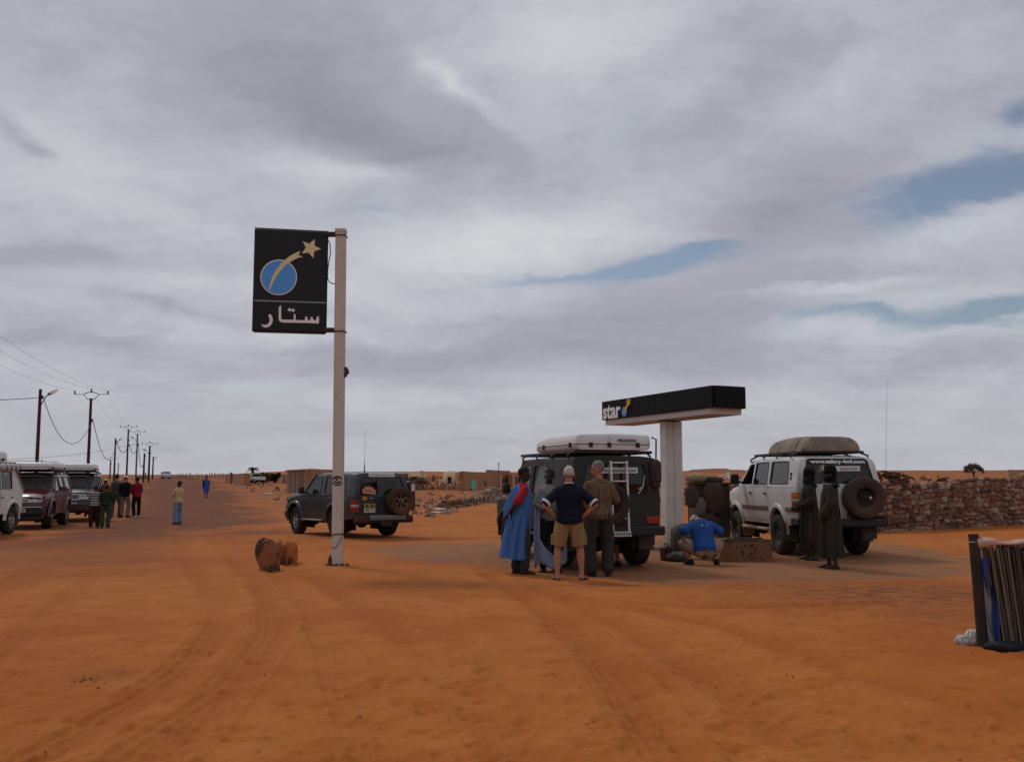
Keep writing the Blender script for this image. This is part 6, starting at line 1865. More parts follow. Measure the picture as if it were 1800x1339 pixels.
# stencilled eye on the shaft
def pole_face(u, v, off=.004):
    z = (atz(u, v, dP - hwp) - pb).z
    p = atz(u, v, dP - hwp) - pb
    k = hwp * 1.0
    return Vector((p.x, -k - off, z))
BLKP = material('black_stencil', (.010, .010, .010), .7)
def arcband(c, rx, ry, th, a0, a1, n=18):
    o = [pole_face(c[0] + rx * math.cos(a), c[1] - ry * math.sin(a)) for a in np.linspace(a0, a1, n)]
    i = [pole_face(c[0] + (rx - th) * math.cos(a), c[1] - (ry - th) * math.sin(a)) for a in np.linspace(a0, a1, n)]
    m = MB(); m.rings([o, i, [p + Vector((0, .004, 0)) for p in i], [p + Vector((0, .004, 0)) for p in o], o], False, False); return m
arcband((593.3, 845.5), 9.6, 9.5, 2.4, .30, PI - .30).build('stencil_arc', BLKP, sp_root)
arcband((593.3, 844.0), 9.6, 9.8, 2.2, PI + .30, 2 * PI - .30).build('stencil_arc', BLKP, sp_root)
arcband((593.5, 844.2), 5.4, 6.0, 2.8, PI + .1, 2 * PI - .1).build('stencil_arc', BLKP, sp_root)
arcband((593.3, 843.6), 4.4, 5.0, 1.2, .7, PI - .3).build('stencil_arc', BLKP, sp_root)
m = MB(); q = pole_face(592.8, 842.6); m.ell(q, (.021, .004, .021), 12, 6); m.build('stencil_dot', BLKP, sp_root)
z = (atz(593, 939, dP) - pb).z; cx = lean_ * z; k = hwp * .99 + .010
MB().tube([(cx - k, -k, z - .01), (cx - .02, -k - .006, z + .012), (cx + k, -k, z + .02), (cx + k, k, z), (cx - k, k, z), (cx - k, -k, z - .01)], .010, 6).build('tie_wire', RUSTM, sp_root)
z2 = (atz(593, 962, dP) - pb).z
MB().tube([(cx + k, -k, z), (cx + .06, -k - .004, (z + z2) / 2), (cx - .02, -k - .004, z2), (cx - k, -k, z2 + .005)], .006, 5).build('tie_wire', RUSTM, sp_root)
rn = random.Random(8); m = MB()
for i in range(12):
    a = rn.uniform(0, 2 * PI); r_ = hwp * rn.uniform(1.2, 2.2)
    m.ell((pb.x + r_ * math.cos(a), pb.y - abs(r_ * math.sin(a)) * .7, pb.z + .01), (rn.uniform(.02, .06), rn.uniform(.02, .05), rn.uniform(.012, .03)), 7, 5)
tag(m.build('stone_chips', RUSTM, None), 'dark chips and scraps scattered round the foot of the sign pole', 'chips', kind='stuff')
m = MB(); m.ell((pb.x - hwp * 1.2, pb.y - .06, pb.z + .07), (.05, .05, .12), 9, 7); tag(m.build('stone', RUSTM, None), 'rust brown stone leaning against the left foot of the sign pole', 'stone')

# ------------------------------------------------------------------ pump canopy
FASC = material('fascia_black', (0.004, 0.004, 0.004), .6, spec=.15, var=.3, vscale=1.5, dust=.05, dustcol=(.05, .03, .02))
WHITEC = material('white_painted_concrete', (0.70, 0.66, 0.60), .75, var=.06, vscale=6, dust=.25, dustcol=(.42, .27, .15), dustheight=(.1, .8, .7))
SOFF = material('soffit_white', (0.52, 0.49, 0.45), .7, var=.05, dust=.2, dustcol=(.4, .3, .2))
Ac, Bc, Cc = Vector((4.02, 19.6, 0)), Vector((2.19, 23.7, 0)), Vector((4.74, 19.95, 0)); Dc = Bc + Cc - Ac
colp = Vector((3.53, 21.85, 0)); gz = zg(colp.x, colp.y)
zt = atz(1255, 677, 19.6).z; hF = .445
cn = thing('pump_canopy', 'black fuel station canopy on a single white column with pale lettering at its left end', 'canopy', (colp.x, colp.y, gz))
O3 = Vector((colp.x, colp.y, gz))
def slab_between(a, b_, z0, z1, th, name, mat, parent, inset=0.0):
    d = (b_ - a); L = math.hypot(d.x, d.y); e1 = Vector((d.x, d.y, 0)).normalized(); n = Vector((-e1.y, e1.x, 0))
    M = Matrix((e1, n, Vector((0, 0, 1)))).transposed().to_4x4(); M.translation = (a + b_) / 2 - O3 + Vector((0, 0, (z0 + z1) / 2))
    m = MB(); bb = MB(); bb.box((0, 0, 0), (L - 2 * inset, th, z1 - z0), .008); m.add(bb.v, bb.f, M); return m.build(name, mat, parent)
def along(u):
    """parameter along the long fascia under photo column u"""
    lo, hi = 0.0, 1.0
    for _ in range(40):
        t = (lo + hi) / 2; p = Bc.lerp(Ac, t)
        if 900 + FPX * p.x / (p.y / math.cos(TILT) * math.cos(TILT)) < u: lo = t
        else: hi = t
    return lo
cuts = [0, along(1094), along(1112.7), along(1153), 1.0]
for i in range(4):
    slab_between(Bc.lerp(Ac, cuts[i]), Bc.lerp(Ac, cuts[i + 1]), zt - hF, zt, .05, 'fascia_panel', FASC, cn, .003)
ins = (Cc - Ac).normalized() * .03
slab_between(Ac + ins, Cc - ins, zt - hF, zt, .05, 'fascia_panel', FASC, cn); slab_between(Bc + ins, Dc - ins, zt - hF, zt, .05, 'fascia_panel', FASC, cn); slab_between(Dc, Cc, zt - hF, zt, .05, 'fascia_panel', FASC, cn)
cen = (Ac + Bc + Cc + Dc) / 4
q = [cen + (p - cen) * .955 - O3 for p in (Ac, Cc, Dc, Bc)]
q2 = [cen + Vector(((p - cen).x * .90, (p - cen).y * .955, 0)) - O3 for p in (Ac, Cc, Dc, Bc)]
m = MB(); m.rings([[(p.x, p.y, zt - hF - .125) for p in q], [(p.x, p.y, zt - hF + .05) for p in q]], True, True); m.build('soffit', SOFF, cn)
m = MB(); m.rings([[(p.x, p.y, zt - .06) for p in q], [(p.x, p.y, zt - .03) for p in q]], True, True); m.build('roof_deck', DARKM, cn)
e1 = (Ac - Bc).normalized(); n1 = Vector((-e1.y, e1.x, 0))
M = Matrix((e1, n1, Vector((0, 0, 1)))).transposed().to_4x4()
hcol = zt - hF - .125 - gz
bb = MB()
for sgn in (-1, 1):
    bb.box((0, sgn * .112, hcol / 2 - .01), (.235, .216, hcol - .02), .012)
m = MB(); m.add(bb.v, bb.f, M); m.build('column', WHITEC, cn)
bb = MB(); bb.box((0, 0, .03), (.9, .62, .14), .02); m = MB(); m.add(bb.v, bb.f, M); m.build('kerb', material('kerb_concrete', (.20, .13, .085), .9, var=.2, dust=.4), cn)
bb = MB(); bb.box((0, -.02, hcol + .05), (.30, .50, .12), .01); m = MB(); m.add(bb.v, bb.f, M); m.build('head_joint', DARKM, cn)
# lettering on the long side
XA = (Ac - Bc).normalized(); NA = XA.cross(Vector((0, 0, 1)))
def fas_frame(u, v, off=.03):
    t = along(u); p = Bc.lerp(Ac, t); z = atz(u, v, p.y).z
    M = Matrix((XA, Vector((0, 0, 1)), NA)).transposed().to_4x4(); M.translation = p + NA * off + Vector((0, 0, z)) - O3
    return M
wl = (Bc.lerp(Ac, along(1093.2)) - Bc.lerp(Ac, along(1062.6))).length
hl = atz(1078, 711.5, Bc.y - .6).z - atz(1078, 736, Bc.y - .6).z
text_obj('lettering', 'star', .4, LETW, cn, fas_frame(1077.6, 723.6), width=wl, height=hl, bold=.010, thick=.008)
m = MB(); Mf = fas_frame(1100.3, 723.2); bw_ = (Bc.lerp(Ac, along(1104.8)) - Bc.lerp(Ac, along(1096))).length / 2; bh = hl * .345
m.prism([(bw_ * math.cos(a), bh * math.sin(a)) for a in np.linspace(0, 2 * PI, 29)[:-1]], 0, .010, Mf); m.build('globe', material('globe_blue2', (.13, .30, .66), .5), cn)
ORG = material('comet_orange', (0.75, 0.36, 0.04), .5)
m = MB(); m.prism([(-.02 * 1, -.01), (.09, .13), (.20, .24), (.27, .22), (.25, .16), (.17, .10), (.06, -.02)], .010, .018, Mf @ Matrix.Scale(.9, 4)); m.build('comet_tail', ORG, cn)
m = MB(); Ms = fas_frame(1107.8, 704.5 + 1.8); m.prism([((.10 if i % 2 == 0 else .042) * 1.35 * math.cos(PI / 2 + i * PI / 5 + .2), (.10 if i % 2 == 0 else .042) * math.sin(PI / 2 + i * PI / 5 + .2)) for i in range(10)], 0, .012, Ms); m.build('star', ORG, cn)

# ------------------------------------------------------------------ round the pump
def box_thing(name, label, cat, u, v, rz=0.0):
    p = hit(u, v); return thing(name, label, cat, tuple(p), rz), p
CONC = material('mud_concrete', (0.185, 0.090, 0.042), .9, var=.25, vscale=5, alt=(.12, .058, .030), altscale=7, altedge=(.52, .62), bump=.01, bscale=25)
t, p = box_thing('filler_box', 'low earthen concrete box with a dark metal lid, in front of the white car', 'box', 1302, 986, R(4))
bb = MB(); rings = []
for z, k in ((-.05, 1.02), (0, 1.02), (.2, 1.0), (.385, .985)):
    rings.append([((x * .58) * k + .012 * mnoise.noise((x * 3, y * 3, z * 9)), (y * .42) * k + .30 + .012 * mnoise.noise((x * 3 + 7, y * 3, z * 9)), z) for x, y in [(-1, -1), (-.5, -1), (0, -1), (.5, -1), (1, -1), (1, -.3), (1, .4), (1, 1), (.3, 1), (-.4, 1), (-1, 1), (-1, .3), (-1, -.4)]])
bb.rings(rings, True, True); bb.build('block', CONC, t, 50)
MB().box((.02, .28, .400), (1.10, .80, .026), .008).build('lid', material('lid_metal', (.03, .026, .024), .6, dust=.4), t)
m = MB(); m.tube([(-.30, -.10, .42), (-.1, .05, .43), (.2, -.05, .425), (.45, .1, .43)], .018, 7); m.build('hose', DARKM, t)
rn = random.Random(3)
for i in range(9):
    m = MB(); m.ell((rn.uniform(-.12, .32), -.13 - .005, rn.uniform(.14, .34)), (rn.uniform(.010, .026), .010, rn.uniform(.008, .020)), 8, 5); m.build('tar_spot', BLKP, t)
GTARP = material('grey_green_canvas', (0.085, 0.085, 0.068), .9, var=.25, vscale=5, bump=.02, bscale=7)
def heap(name, label, cat, u, v, dims, mat, seed, rz=0.0, lift=0.0, amp=.14, tip=.0, depth=None, group=None):
    """slumped cloth or sack"""
    p = hit(u, v) if depth is None else at(u, depth)
    rings = []; n = 26
    for i in range(13):
        tt = i / 12; ph = -PI / 2 + PI * tt
        rr = max(.03, math.cos(ph) ** .62); z = dims[2] * (.5 + .5 * math.sin(ph))
        ring = []
        for j in range(n):
            a = 2 * PI * j / n
            q_ = Vector((math.cos(a) * rr, math.sin(a) * rr, z / max(dims)))
            g = 1 + amp * mnoise.noise(q_ * 2.3 + Vector((seed, 0, 0))) + amp * .6 * mnoise.noise(q_ * 6 + Vector((0, seed, 0))) + amp * .25 * math.sin(a * 9 + seed + 2 * tt)
            ring.append((dims[0] * rr * math.cos(a) * g + tip * tt, dims[1] * rr * math.sin(a) * g, z * (1 + .12 * mnoise.noise(q_ * 4))))
        rings.append(ring)
    o = MB().rings(rings, True, True).build(name, mat, None, 60); o.location = (p.x, p.y, p.z + lift - .02); o.rotation_euler = (0, 0, rz)
    return tag(o, label, cat, group)
heap('canvas_bundle', 'grey-green canvas bundle slumped at the foot of the white column', 'bundle', 1197, 981, (.23, .22, .70), GTARP, 4, amp=.24, tip=.03)
heap('canvas_bundle', 'low grey-green canvas heap on the ground left of the squatting man', 'bundle', 1192, 986, (.22, .18, .20), GTARP, 14, amp=.28)
t, p = box_thing('fuel_can', 'small dark red fuel can at the base of the white column', 'can', 1171, 985, R(20))
MB().box((0, 0, .14), (.16, .24, .28), .03).build('can', material('dark_red_paint', (.06, .012, .010), .5, dust=.3), t); MB().tube([(0, -.07, .28), (0, -.05, .33), (0, .05, .33), (0, .07, .28)], .012, 6).build('handle', DARKM, t)
# old pump cabinet piled with sacks
BRN = material('rusty_brown_paint', (0.050, 0.028, 0.022), .75, var=.3, vscale=5, alt=(.10, .05, .03), altscale=4, altedge=(.55, .66), dust=.3)
pz = at(1241, 22.9); t = thing('pump_cabinet', 'rusty brown pump cabinet behind the squatting man, hung with cloth', 'fuel pump', tuple(pz), R(8))
MB().box((.03, 0, .72), (.86, .5, 1.44), .03).build('cabinet', BRN, t)
MB().box((.20, -.255, 1.05), (.42, .02, .58), .006).build('front_panel', material('dark_panel', (.028, .018, .016), .6, dust=.3), t)
MB().box((-.24, -.255, .95), (.30, .02, .70), .006).build('front_panel', material('pale_panel', (.12, .10, .085), .7, dust=.4), t)
MB().box((.03, 0, 1.47), (.92, .56, .06), .015).build('top_cap', BRN, t)
m = MB(); m.tube([(.44, -.20, 1.1), (.50, -.30, .85), (.46, -.34, .55), (.44, -.28, .75), (.45, -.22, .95)], .022, 8); m.build('hose', DARKM, t)
MB().box((.455, -.28, 1.0), (.04, .05, .17), .012).build('nozzle', material('pale_nozzle', (.5, .48, .42), .4), t)
MB().tube([(.12, 0, 1.5), (.12, 0, 1.62)], [.03, .025], 8).build('vent_stub', material('pink_paint', (.32, .18, .16), .7), t)
SACK = material('straw_sack', (0.34, 0.26, 0.17), .9, var=.2, bump=.015, bscale=12); DSACK = material('dull_purple_cloth', (0.085, 0.052, 0.052), .9, var=.25, bump=.02, bscale=9)
heap('sack', 'straw coloured sack lying on top of the rusty cabinet', 'sack', 1222, 0, (.24, .22, .22), SACK, 2, lift=1.50, depth=22.75)
heap('sack', 'dull purple cloth bundle lying on top of the rusty cabinet', 'sack', 1247, 0, (.30, .24, .16), DSACK, 7, lift=1.50, depth=22.85)
heap('cloth_bag', 'limp grey bag hanging on the left of the rusty cabinet front', 'bag', 1213, 0, (.15, .12, .50), DSACK, 9, lift=.95, depth=22.45, amp=.22)
heap('cloth_bag', 'pale grey-green bag hanging against the middle of the cabinet front', 'bag', 1228, 0, (.14, .10, .46), material('pale_canvas', (.15, .145, .12), .9, var=.2, bump=.015, bscale=10), 12, lift=.72, depth=22.45, amp=.2)

BSACK = material('brown_sacking', (0.085, 0.045, 0.032), .9, var=.3, vscale=4, bump=.02, bscale=8)
heap('cloth_bag', 'brown sacking hung over the right half of the cabinet front', 'bag', 1252, 0, (.24, .12, .72), BSACK, 31, lift=.80, depth=22.5, amp=.24)
heap('cloth_bag', 'dark brown cloth bundle low on the cabinet, above the squatting man', 'bag', 1238, 0, (.30, .14, .55), material('umber_cloth', (.055, .034, .028), .9, var=.3, bump=.02, bscale=8), 37, lift=.28, depth=22.4, amp=.26)

# ------------------------------------------------------------------ standing stones by the pole
ROCK = material('rust_rock', (0.26, 0.092, 0.032), .9, var=.35, vscale=5, alt=(.070, .034, .020), altscale=4, altedge=(.46, .58), bump=.02, bscale=14)
ROCK2 = material('orange_rock', (0.44, 0.145, 0.036), .9, var=.3, vscale=4, alt=(.09, .03, .012), altscale=5, altedge=(.52, .64), bump=.02, bscale=14)
def monolith(label, u, v, w, d, h, mat, seed, lean=(0, 0), rz=0.0):
    p = hit(u, v); rings = []; n = 20
    for i in range(15):
        tt = i / 14; z = -.08 + (h + .08) * tt
        k = (1 - max(0, (tt - .62) / .38) ** 2.6) ** .5 if tt > .62 else .80 + .20 * math.sin(min(1, tt / .62) * PI / 2)
        k = max(k, .12)
        rings.append([(w / 2 * k * math.copysign(abs(math.cos(a)) ** .5, math.cos(a)) * (1 + .22 * mnoise.noise((math.cos(a) * 1.3 + seed, math.sin(a) * 1.3, tt * 2.4))) + lean[0] * z, d / 2 * k * math.copysign(abs(math.sin(a)) ** .5, math.sin(a)) * (1 + .30 * mnoise.noise((math.cos(a) * 1.7, math.sin(a) * 1.7 + seed, tt * 3))) + lean[1] * z, z + .03 * mnoise.noise((a, tt * 3, seed))) for a in [2 * PI * j / n for j in range(n)]])
    o = MB().rings(rings, True, True).build('boulder', mat, None, 20); o.location = tuple(p); o.rotation_euler = (0, 0, rz)
    return tag(o, label, 'stone', 'stones set upright left of the sign pole')
monolith('largest and leftmost upright rust brown stone with a dark face', 474, 1003, .39, .24, .56, ROCK, 2, (-.16, .1), .15)
monolith('thin dark upright stone edge-on between the two others', 494, 990, .13, .26, .43, ROCK, 9, (-.10, 0), .25)
monolith('orange-brown upright stone nearest the sign pole', 510.5, 989, .25, .22, .42, ROCK2, 15, (-.02, 0), -.2)

# ------------------------------------------------------------------ dry stone walls
SM = [material('stone_%s' % nm, c_, .9, var=.25, vscale=6, bump=.012, bscale=22) for nm, c_ in (('mauve', (.255, .165, .125)), ('brown', (.215, .118, .080)), ('rust', (.21, .105, .062)), ('tan', (.330, .210, .145)), ('grey', (.34, .26, .205)), ('dark', (.135, .080, .062)))]
SV = []
rn = random.Random(21)
for k in range(14):
    m = MB(); m.box((0, 0, 0), (1, 1, 1), rn.uniform(.10, .22))
    sk = {(i, j, l): Vector((rn.uniform(-.16, .16), rn.uniform(-.10, .10), rn.uniform(-.17, .17))) for i in (0, 1) for j in (0, 1) for l in (0, 1)}
    m.v = [(x + sk[(x > 0, y > 0, z > 0)].x + rn.uniform(-.035, .035), y + sk[(x > 0, y > 0, z > 0)].y + rn.uniform(-.03, .03), z + sk[(x > 0, y > 0, z > 0)].z + rn.uniform(-.035, .035)) for x, y, z in m.v]
    o = m.build('stone', SM[k % 6], None, 24); SV.append(o.data); bpy.data.objects.remove(o)
SV6 = []
for me in SV[:12]:
    for mt in SM:
        c_ = me.copy(); c_.materials.clear(); c_.materials.append(mt); SV6.append(c_)
MUD = material('mud_core', (0.17, 0.075, 0.040), .95, var=.3, bump=.01, bscale=20)
def stone_wall(label, P, hts, seed, limit, vis=lambda x, y: True, sz=(.13, .32), ch=(.10, .195), thick=.42, group=None):
    """P: ground points along the face seen by the camera"""
    rn = random.Random(seed)
    mid = P[len(P) // 2]; O = Vector((mid.x, mid.y, mid.z))
    root = thing('stone_wall', label, 'wall', tuple(O), 0, group)
    seg = [(P[i + 1] - P[i]).length for i in range(len(P) - 1)]; tot = sum(seg)
    def pt(s_):
        for i, l in enumerate(seg):
            if s_ <= l or i == len(seg) - 1:
                d = (P[i + 1] - P[i]).normalized(); p = P[i] + d * s_; return Vector((p.x, p.y, zg(p.x, p.y))), d
            s_ -= l
    ht = lambda s_: float(np.interp(s_ / tot, np.linspace(0, 1, len(hts)), hts)) + .05 * mnoise.noise((s_ * .8, seed, 0))
    stones = []
    s0 = 0.0
    z = -.06
    while z < max(hts) + .05:
        c_h = rn.uniform(*ch); s_ = rn.uniform(-.15, 0)
        while s_ < tot:
            w_ = rn.uniform(*sz) * (1.25 if rn.random() < .15 else 1)
            if s_ + w_ / 2 > 0 and z + c_h * .6 < ht(s_ + w_ / 2):
                if rn.random() < .22:
                    q_ = rn.uniform(.40, .60); stones.append((s_ + w_ / 2, z + c_h * q_ / 2, w_, c_h * q_)); stones.append((s_ + w_ / 2 + rn.uniform(-.03, .03), z + c_h * (1 + q_) / 2, w_ * rn.uniform(.8, 1), c_h * (1 - q_)))
                else:
                    k_ = rn.uniform(.80, 1.10); stones.append((s_ + w_ / 2, z + c_h / 2 + rn.uniform(-.02, .02) + .03 * math.sin(s_ * 2.1 + z * 5), w_ * rn.uniform(.85, 1.03), c_h * k_))
            s_ += w_ + .012
        z += c_h + .008
    cand = []
    for s_, zc, w_, hh in stones:
        p, d = pt(max(0, min(tot, s_)))
        nrm = Vector((d.y, -d.x, 0))
        if nrm.y > 0: nrm = -nrm
        cand.append((vis(p.x, p.y), p, d, nrm, zc, w_, hh))
    cand.sort(key=lambda c_: (not c_[0], c_[1].length / max(.05, c_[5] * c_[6]) ** .5))
    rest = MB()
    for i, (vv, p, d, nrm, zc, w_, hh) in enumerate(cand):
        me = rn.choice(SV6); dep = rn.uniform(.20, .28)
        c_ = p + nrm * (rn.uniform(-.025, .03) - dep / 2) + Vector((0, 0, zc)) - O
        rot = (rn.uniform(-.10, .10), rn.uniform(-.20, .20), math.atan2(d.y, d.x) + rn.uniform(-.08, .08))
        sc = (w_ * rn.uniform(.95, 1.02), dep, hh * rn.uniform(.9, 1.04))
        if vv and i < limit:
            o = link('stone', me, root, c_, rot); o.scale = sc
        else:
            M = Matrix.Translation(c_) @ Euler(rot).to_matrix().to_4x4() @ Matrix.Diagonal((*sc, 1))
            rest.cur = SM.index(me.materials[0]); rest.add([v.co for v in me.vertices], [tuple(f.vertices) for f in me.polygons], M)
    if rest.v: tag(rest.build('stone_fill', SM, root, 30), kind='stuff')
    # rubble and mud heart of the wall
    front = []; back = []
    n = 40; rings = []
    for k in range(n + 1):
        s_ = tot * k / n; p, d = pt(s_); nrm = Vector((d.y, -d.x, 0)); nrm = -nrm if nrm.y > 0 else nrm
        h_ = ht(s_) - .03; a = p - nrm * .05 - O; b_ = p - nrm * thick - O
        rings.append([a + Vector((0, 0, -.2)), a + Vector((0, 0, h_ - .04)), (a + b_) / 2 + Vector((0, 0, h_ + .02)), b_ + Vector((0, 0, h_ - .04)), b_ + Vector((0, 0, -.2))])
    MB().rings(rings, True, True).build('wall_core', MUD, root, 40)
    return root, pt, ht
Pw = [Vector((6.5, 30.6, 0)), Vector((10.9, 29.7, 0)), Vector((14.0, 31.4, 0)), Vector((17.3, 33.3, 0)), Vector((20.5, 35.2, 0))]
wall_r, ptw, htw = stone_wall('long dry stone wall of mauve and rust stones running to the right edge', Pw, [1.50, 1.47, 1.50, 1.50, 1.58, 1.66, 1.70], 5, 298, lambda x, y: 10.2 < x < 17.6)
# dead branches and slabs left on top of it
for (u, v, k) in ((1549, 838, 1), (1565, 840, 2), (1650, 843, 3), (1725, 842, 4)):
    d0 = 29.9 if u < 1600 else (31.6 if u < 1700 else 33.0)
    c_ = atz(u, v, d0); rn = random.Random(k); m = MB()
    for j in range(14 if k < 3 else 6):
        a = rn.uniform(0, 2 * PI); q = Vector((rn.uniform(-.35, .35), rn.uniform(-.15, .15), rn.uniform(-.05, .06 if k > 2 else .16)))
        m.tube([q, q + Vector((rn.uniform(.1, .3) * math.cos(a), .1 * math.sin(a), rn.uniform(-.06, .08))), q + Vector((rn.uniform(.25, .5) * math.cos(a), .2 * math.sin(a), rn.uniform(-.15, .08)))], [.035, .03, .014], 5)
    o = m.build('brushwood', material('dead_wood', (.07, .034, .02), .9, var=.3), None); o.location = tuple(c_)
    tag(o, ['', 'tangle of dead branches on the wall right behind the spare wheel', 'second tangle of dead branches on the wall, just right of the first', 'loose sticks lying along the middle of the long wall top', 'few sticks on the wall top under the lone acacia'][k], 'branches')

Pm = [hit(u, v) for u, v in ((783, 894), (815, 891), (850, 884), (890, 875), (930, 866))]
stone_wall('collapsed dry stone wall in the sand behind the two dark cars', Pm, [.35, .75, .85, .80, .75], 9, 160, lambda x, y: True, (.22, .45), (.16, .28), .5)
rn = random.Random(31); rub = MB()
for i in range(300):
    u = rn.uniform(726, 940); v = rn.uniform(876, 908) - max(0, (u - 780)) * .16 + rn.gauss(0, 1.5)
    if u > 800: v -= 10
    p = hit(u, v); s_ = rn.uniform(.06, .26)
    rub.cur = rn.randrange(6); b = rn.choice(SV); M = Matrix.Translation(p + Vector((0, 0, s_ * .15))) @ Euler((rn.random(), rn.random(), rn.random() * 6)).to_matrix().to_4x4() @ Matrix.Diagonal((s_ * 1.3, s_, s_ * .7, 1))
    rub.add([q.co for q in b.vertices], [tuple(f.vertices) for f in b.polygons], M)
for i in range(520):
    r_ = rn.uniform(50, 170); a = rn.uniform(-.5, .52); x, y = r_ * math.sin(a), r_ * math.cos(a)
    d_, _ = seg_dist(np.array([x]), np.array([y]), ROADC)
    if d_[0] < 6: continue
    s_ = rn.uniform(.08, .40); rub.cur = rn.randrange(6); b = rn.choice(SV)
    M = Matrix.Translation((x, y, zg(x, y) + s_ * .15)) @ Euler((rn.random(), rn.random(), rn.random() * 6)).to_matrix().to_4x4() @ Matrix.Diagonal((s_ * 1.4, s_, s_ * .6, 1))
    rub.add([q.co for q in b.vertices], [tuple(f.vertices) for f in b.polygons], M)
tag(rub.build('rubble', SM, None, 30), 'scattered rubble and stones over the open ground towards the houses', 'rubble', kind='stuff')
peb = MB()
for i in range(330):
    r_ = 5 * (24 / 5) ** (rn.random() ** .7); a = R(rn.uniform(-29, 29)); x, y = r_ * math.sin(a), r_ * math.cos(a)
    s_ = rn.uniform(.004, .011)
    if i > 285:
        q = hit(rn.gauss(160, 28), rn.gauss(1187, 9)); x, y = q.x, q.y; s_ *= 1.3; x += rn.gauss(0, .1); y += rn.gauss(0, .15)
    M = Matrix.Translation((x, y, zg(x, y) + s_ * .2)) @ Euler((rn.random(), rn.random(), rn.random() * 6)).to_matrix().to_4x4() @ Matrix.Diagonal((s_ * 1.5, s_, s_ * .8, 1)); b = SV[i % 8]
    peb.add([q.co for q in b.vertices], [tuple(f.vertices) for f in b.polygons], M)
tag(peb.build('pebbles', SM[5], None, 30), 'small dark pebbles and droppings scattered on the sand', 'pebbles', kind='stuff')
# ------------------------------------------------------------------ village houses
MUDW = material('mud_wall', (0.34, 0.170, 0.085), .95, var=.2, vscale=.8, alt=(.27, .125, .062), altscale=.5, bump=.02, bscale=3)
MUDW2 = material('pale_mud_wall', (0.38, 0.22, 0.12), .95, var=.15, vscale=.8, bump=.02, bscale=3)
CREAMW = material('cream_wall', (0.66, 0.50, 0.32), .95, var=.15, vscale=.7, alt=(.55, .38, .22), altscale=.6)
DARKB = material('dark_opening', (0.020, 0.014, 0.012), .9)
TINS = [material('tin_%s' % n_, c_, .75, var=.2, vscale=2, stretch=(2, 2, .4)) for n_, c_ in (('grey', (.24, .20, .17)), ('brown', (.30, .165, .095)), ('tan', (.36, .22, .13)), ('dark', (.17, .12, .09)))]
GREEND = material('green_door', (0.12, 0.42, 0.30), .7, var=.15)
WHITEW = material('white_wash', (0.55, 0.48, 0.38), .9, var=.1)
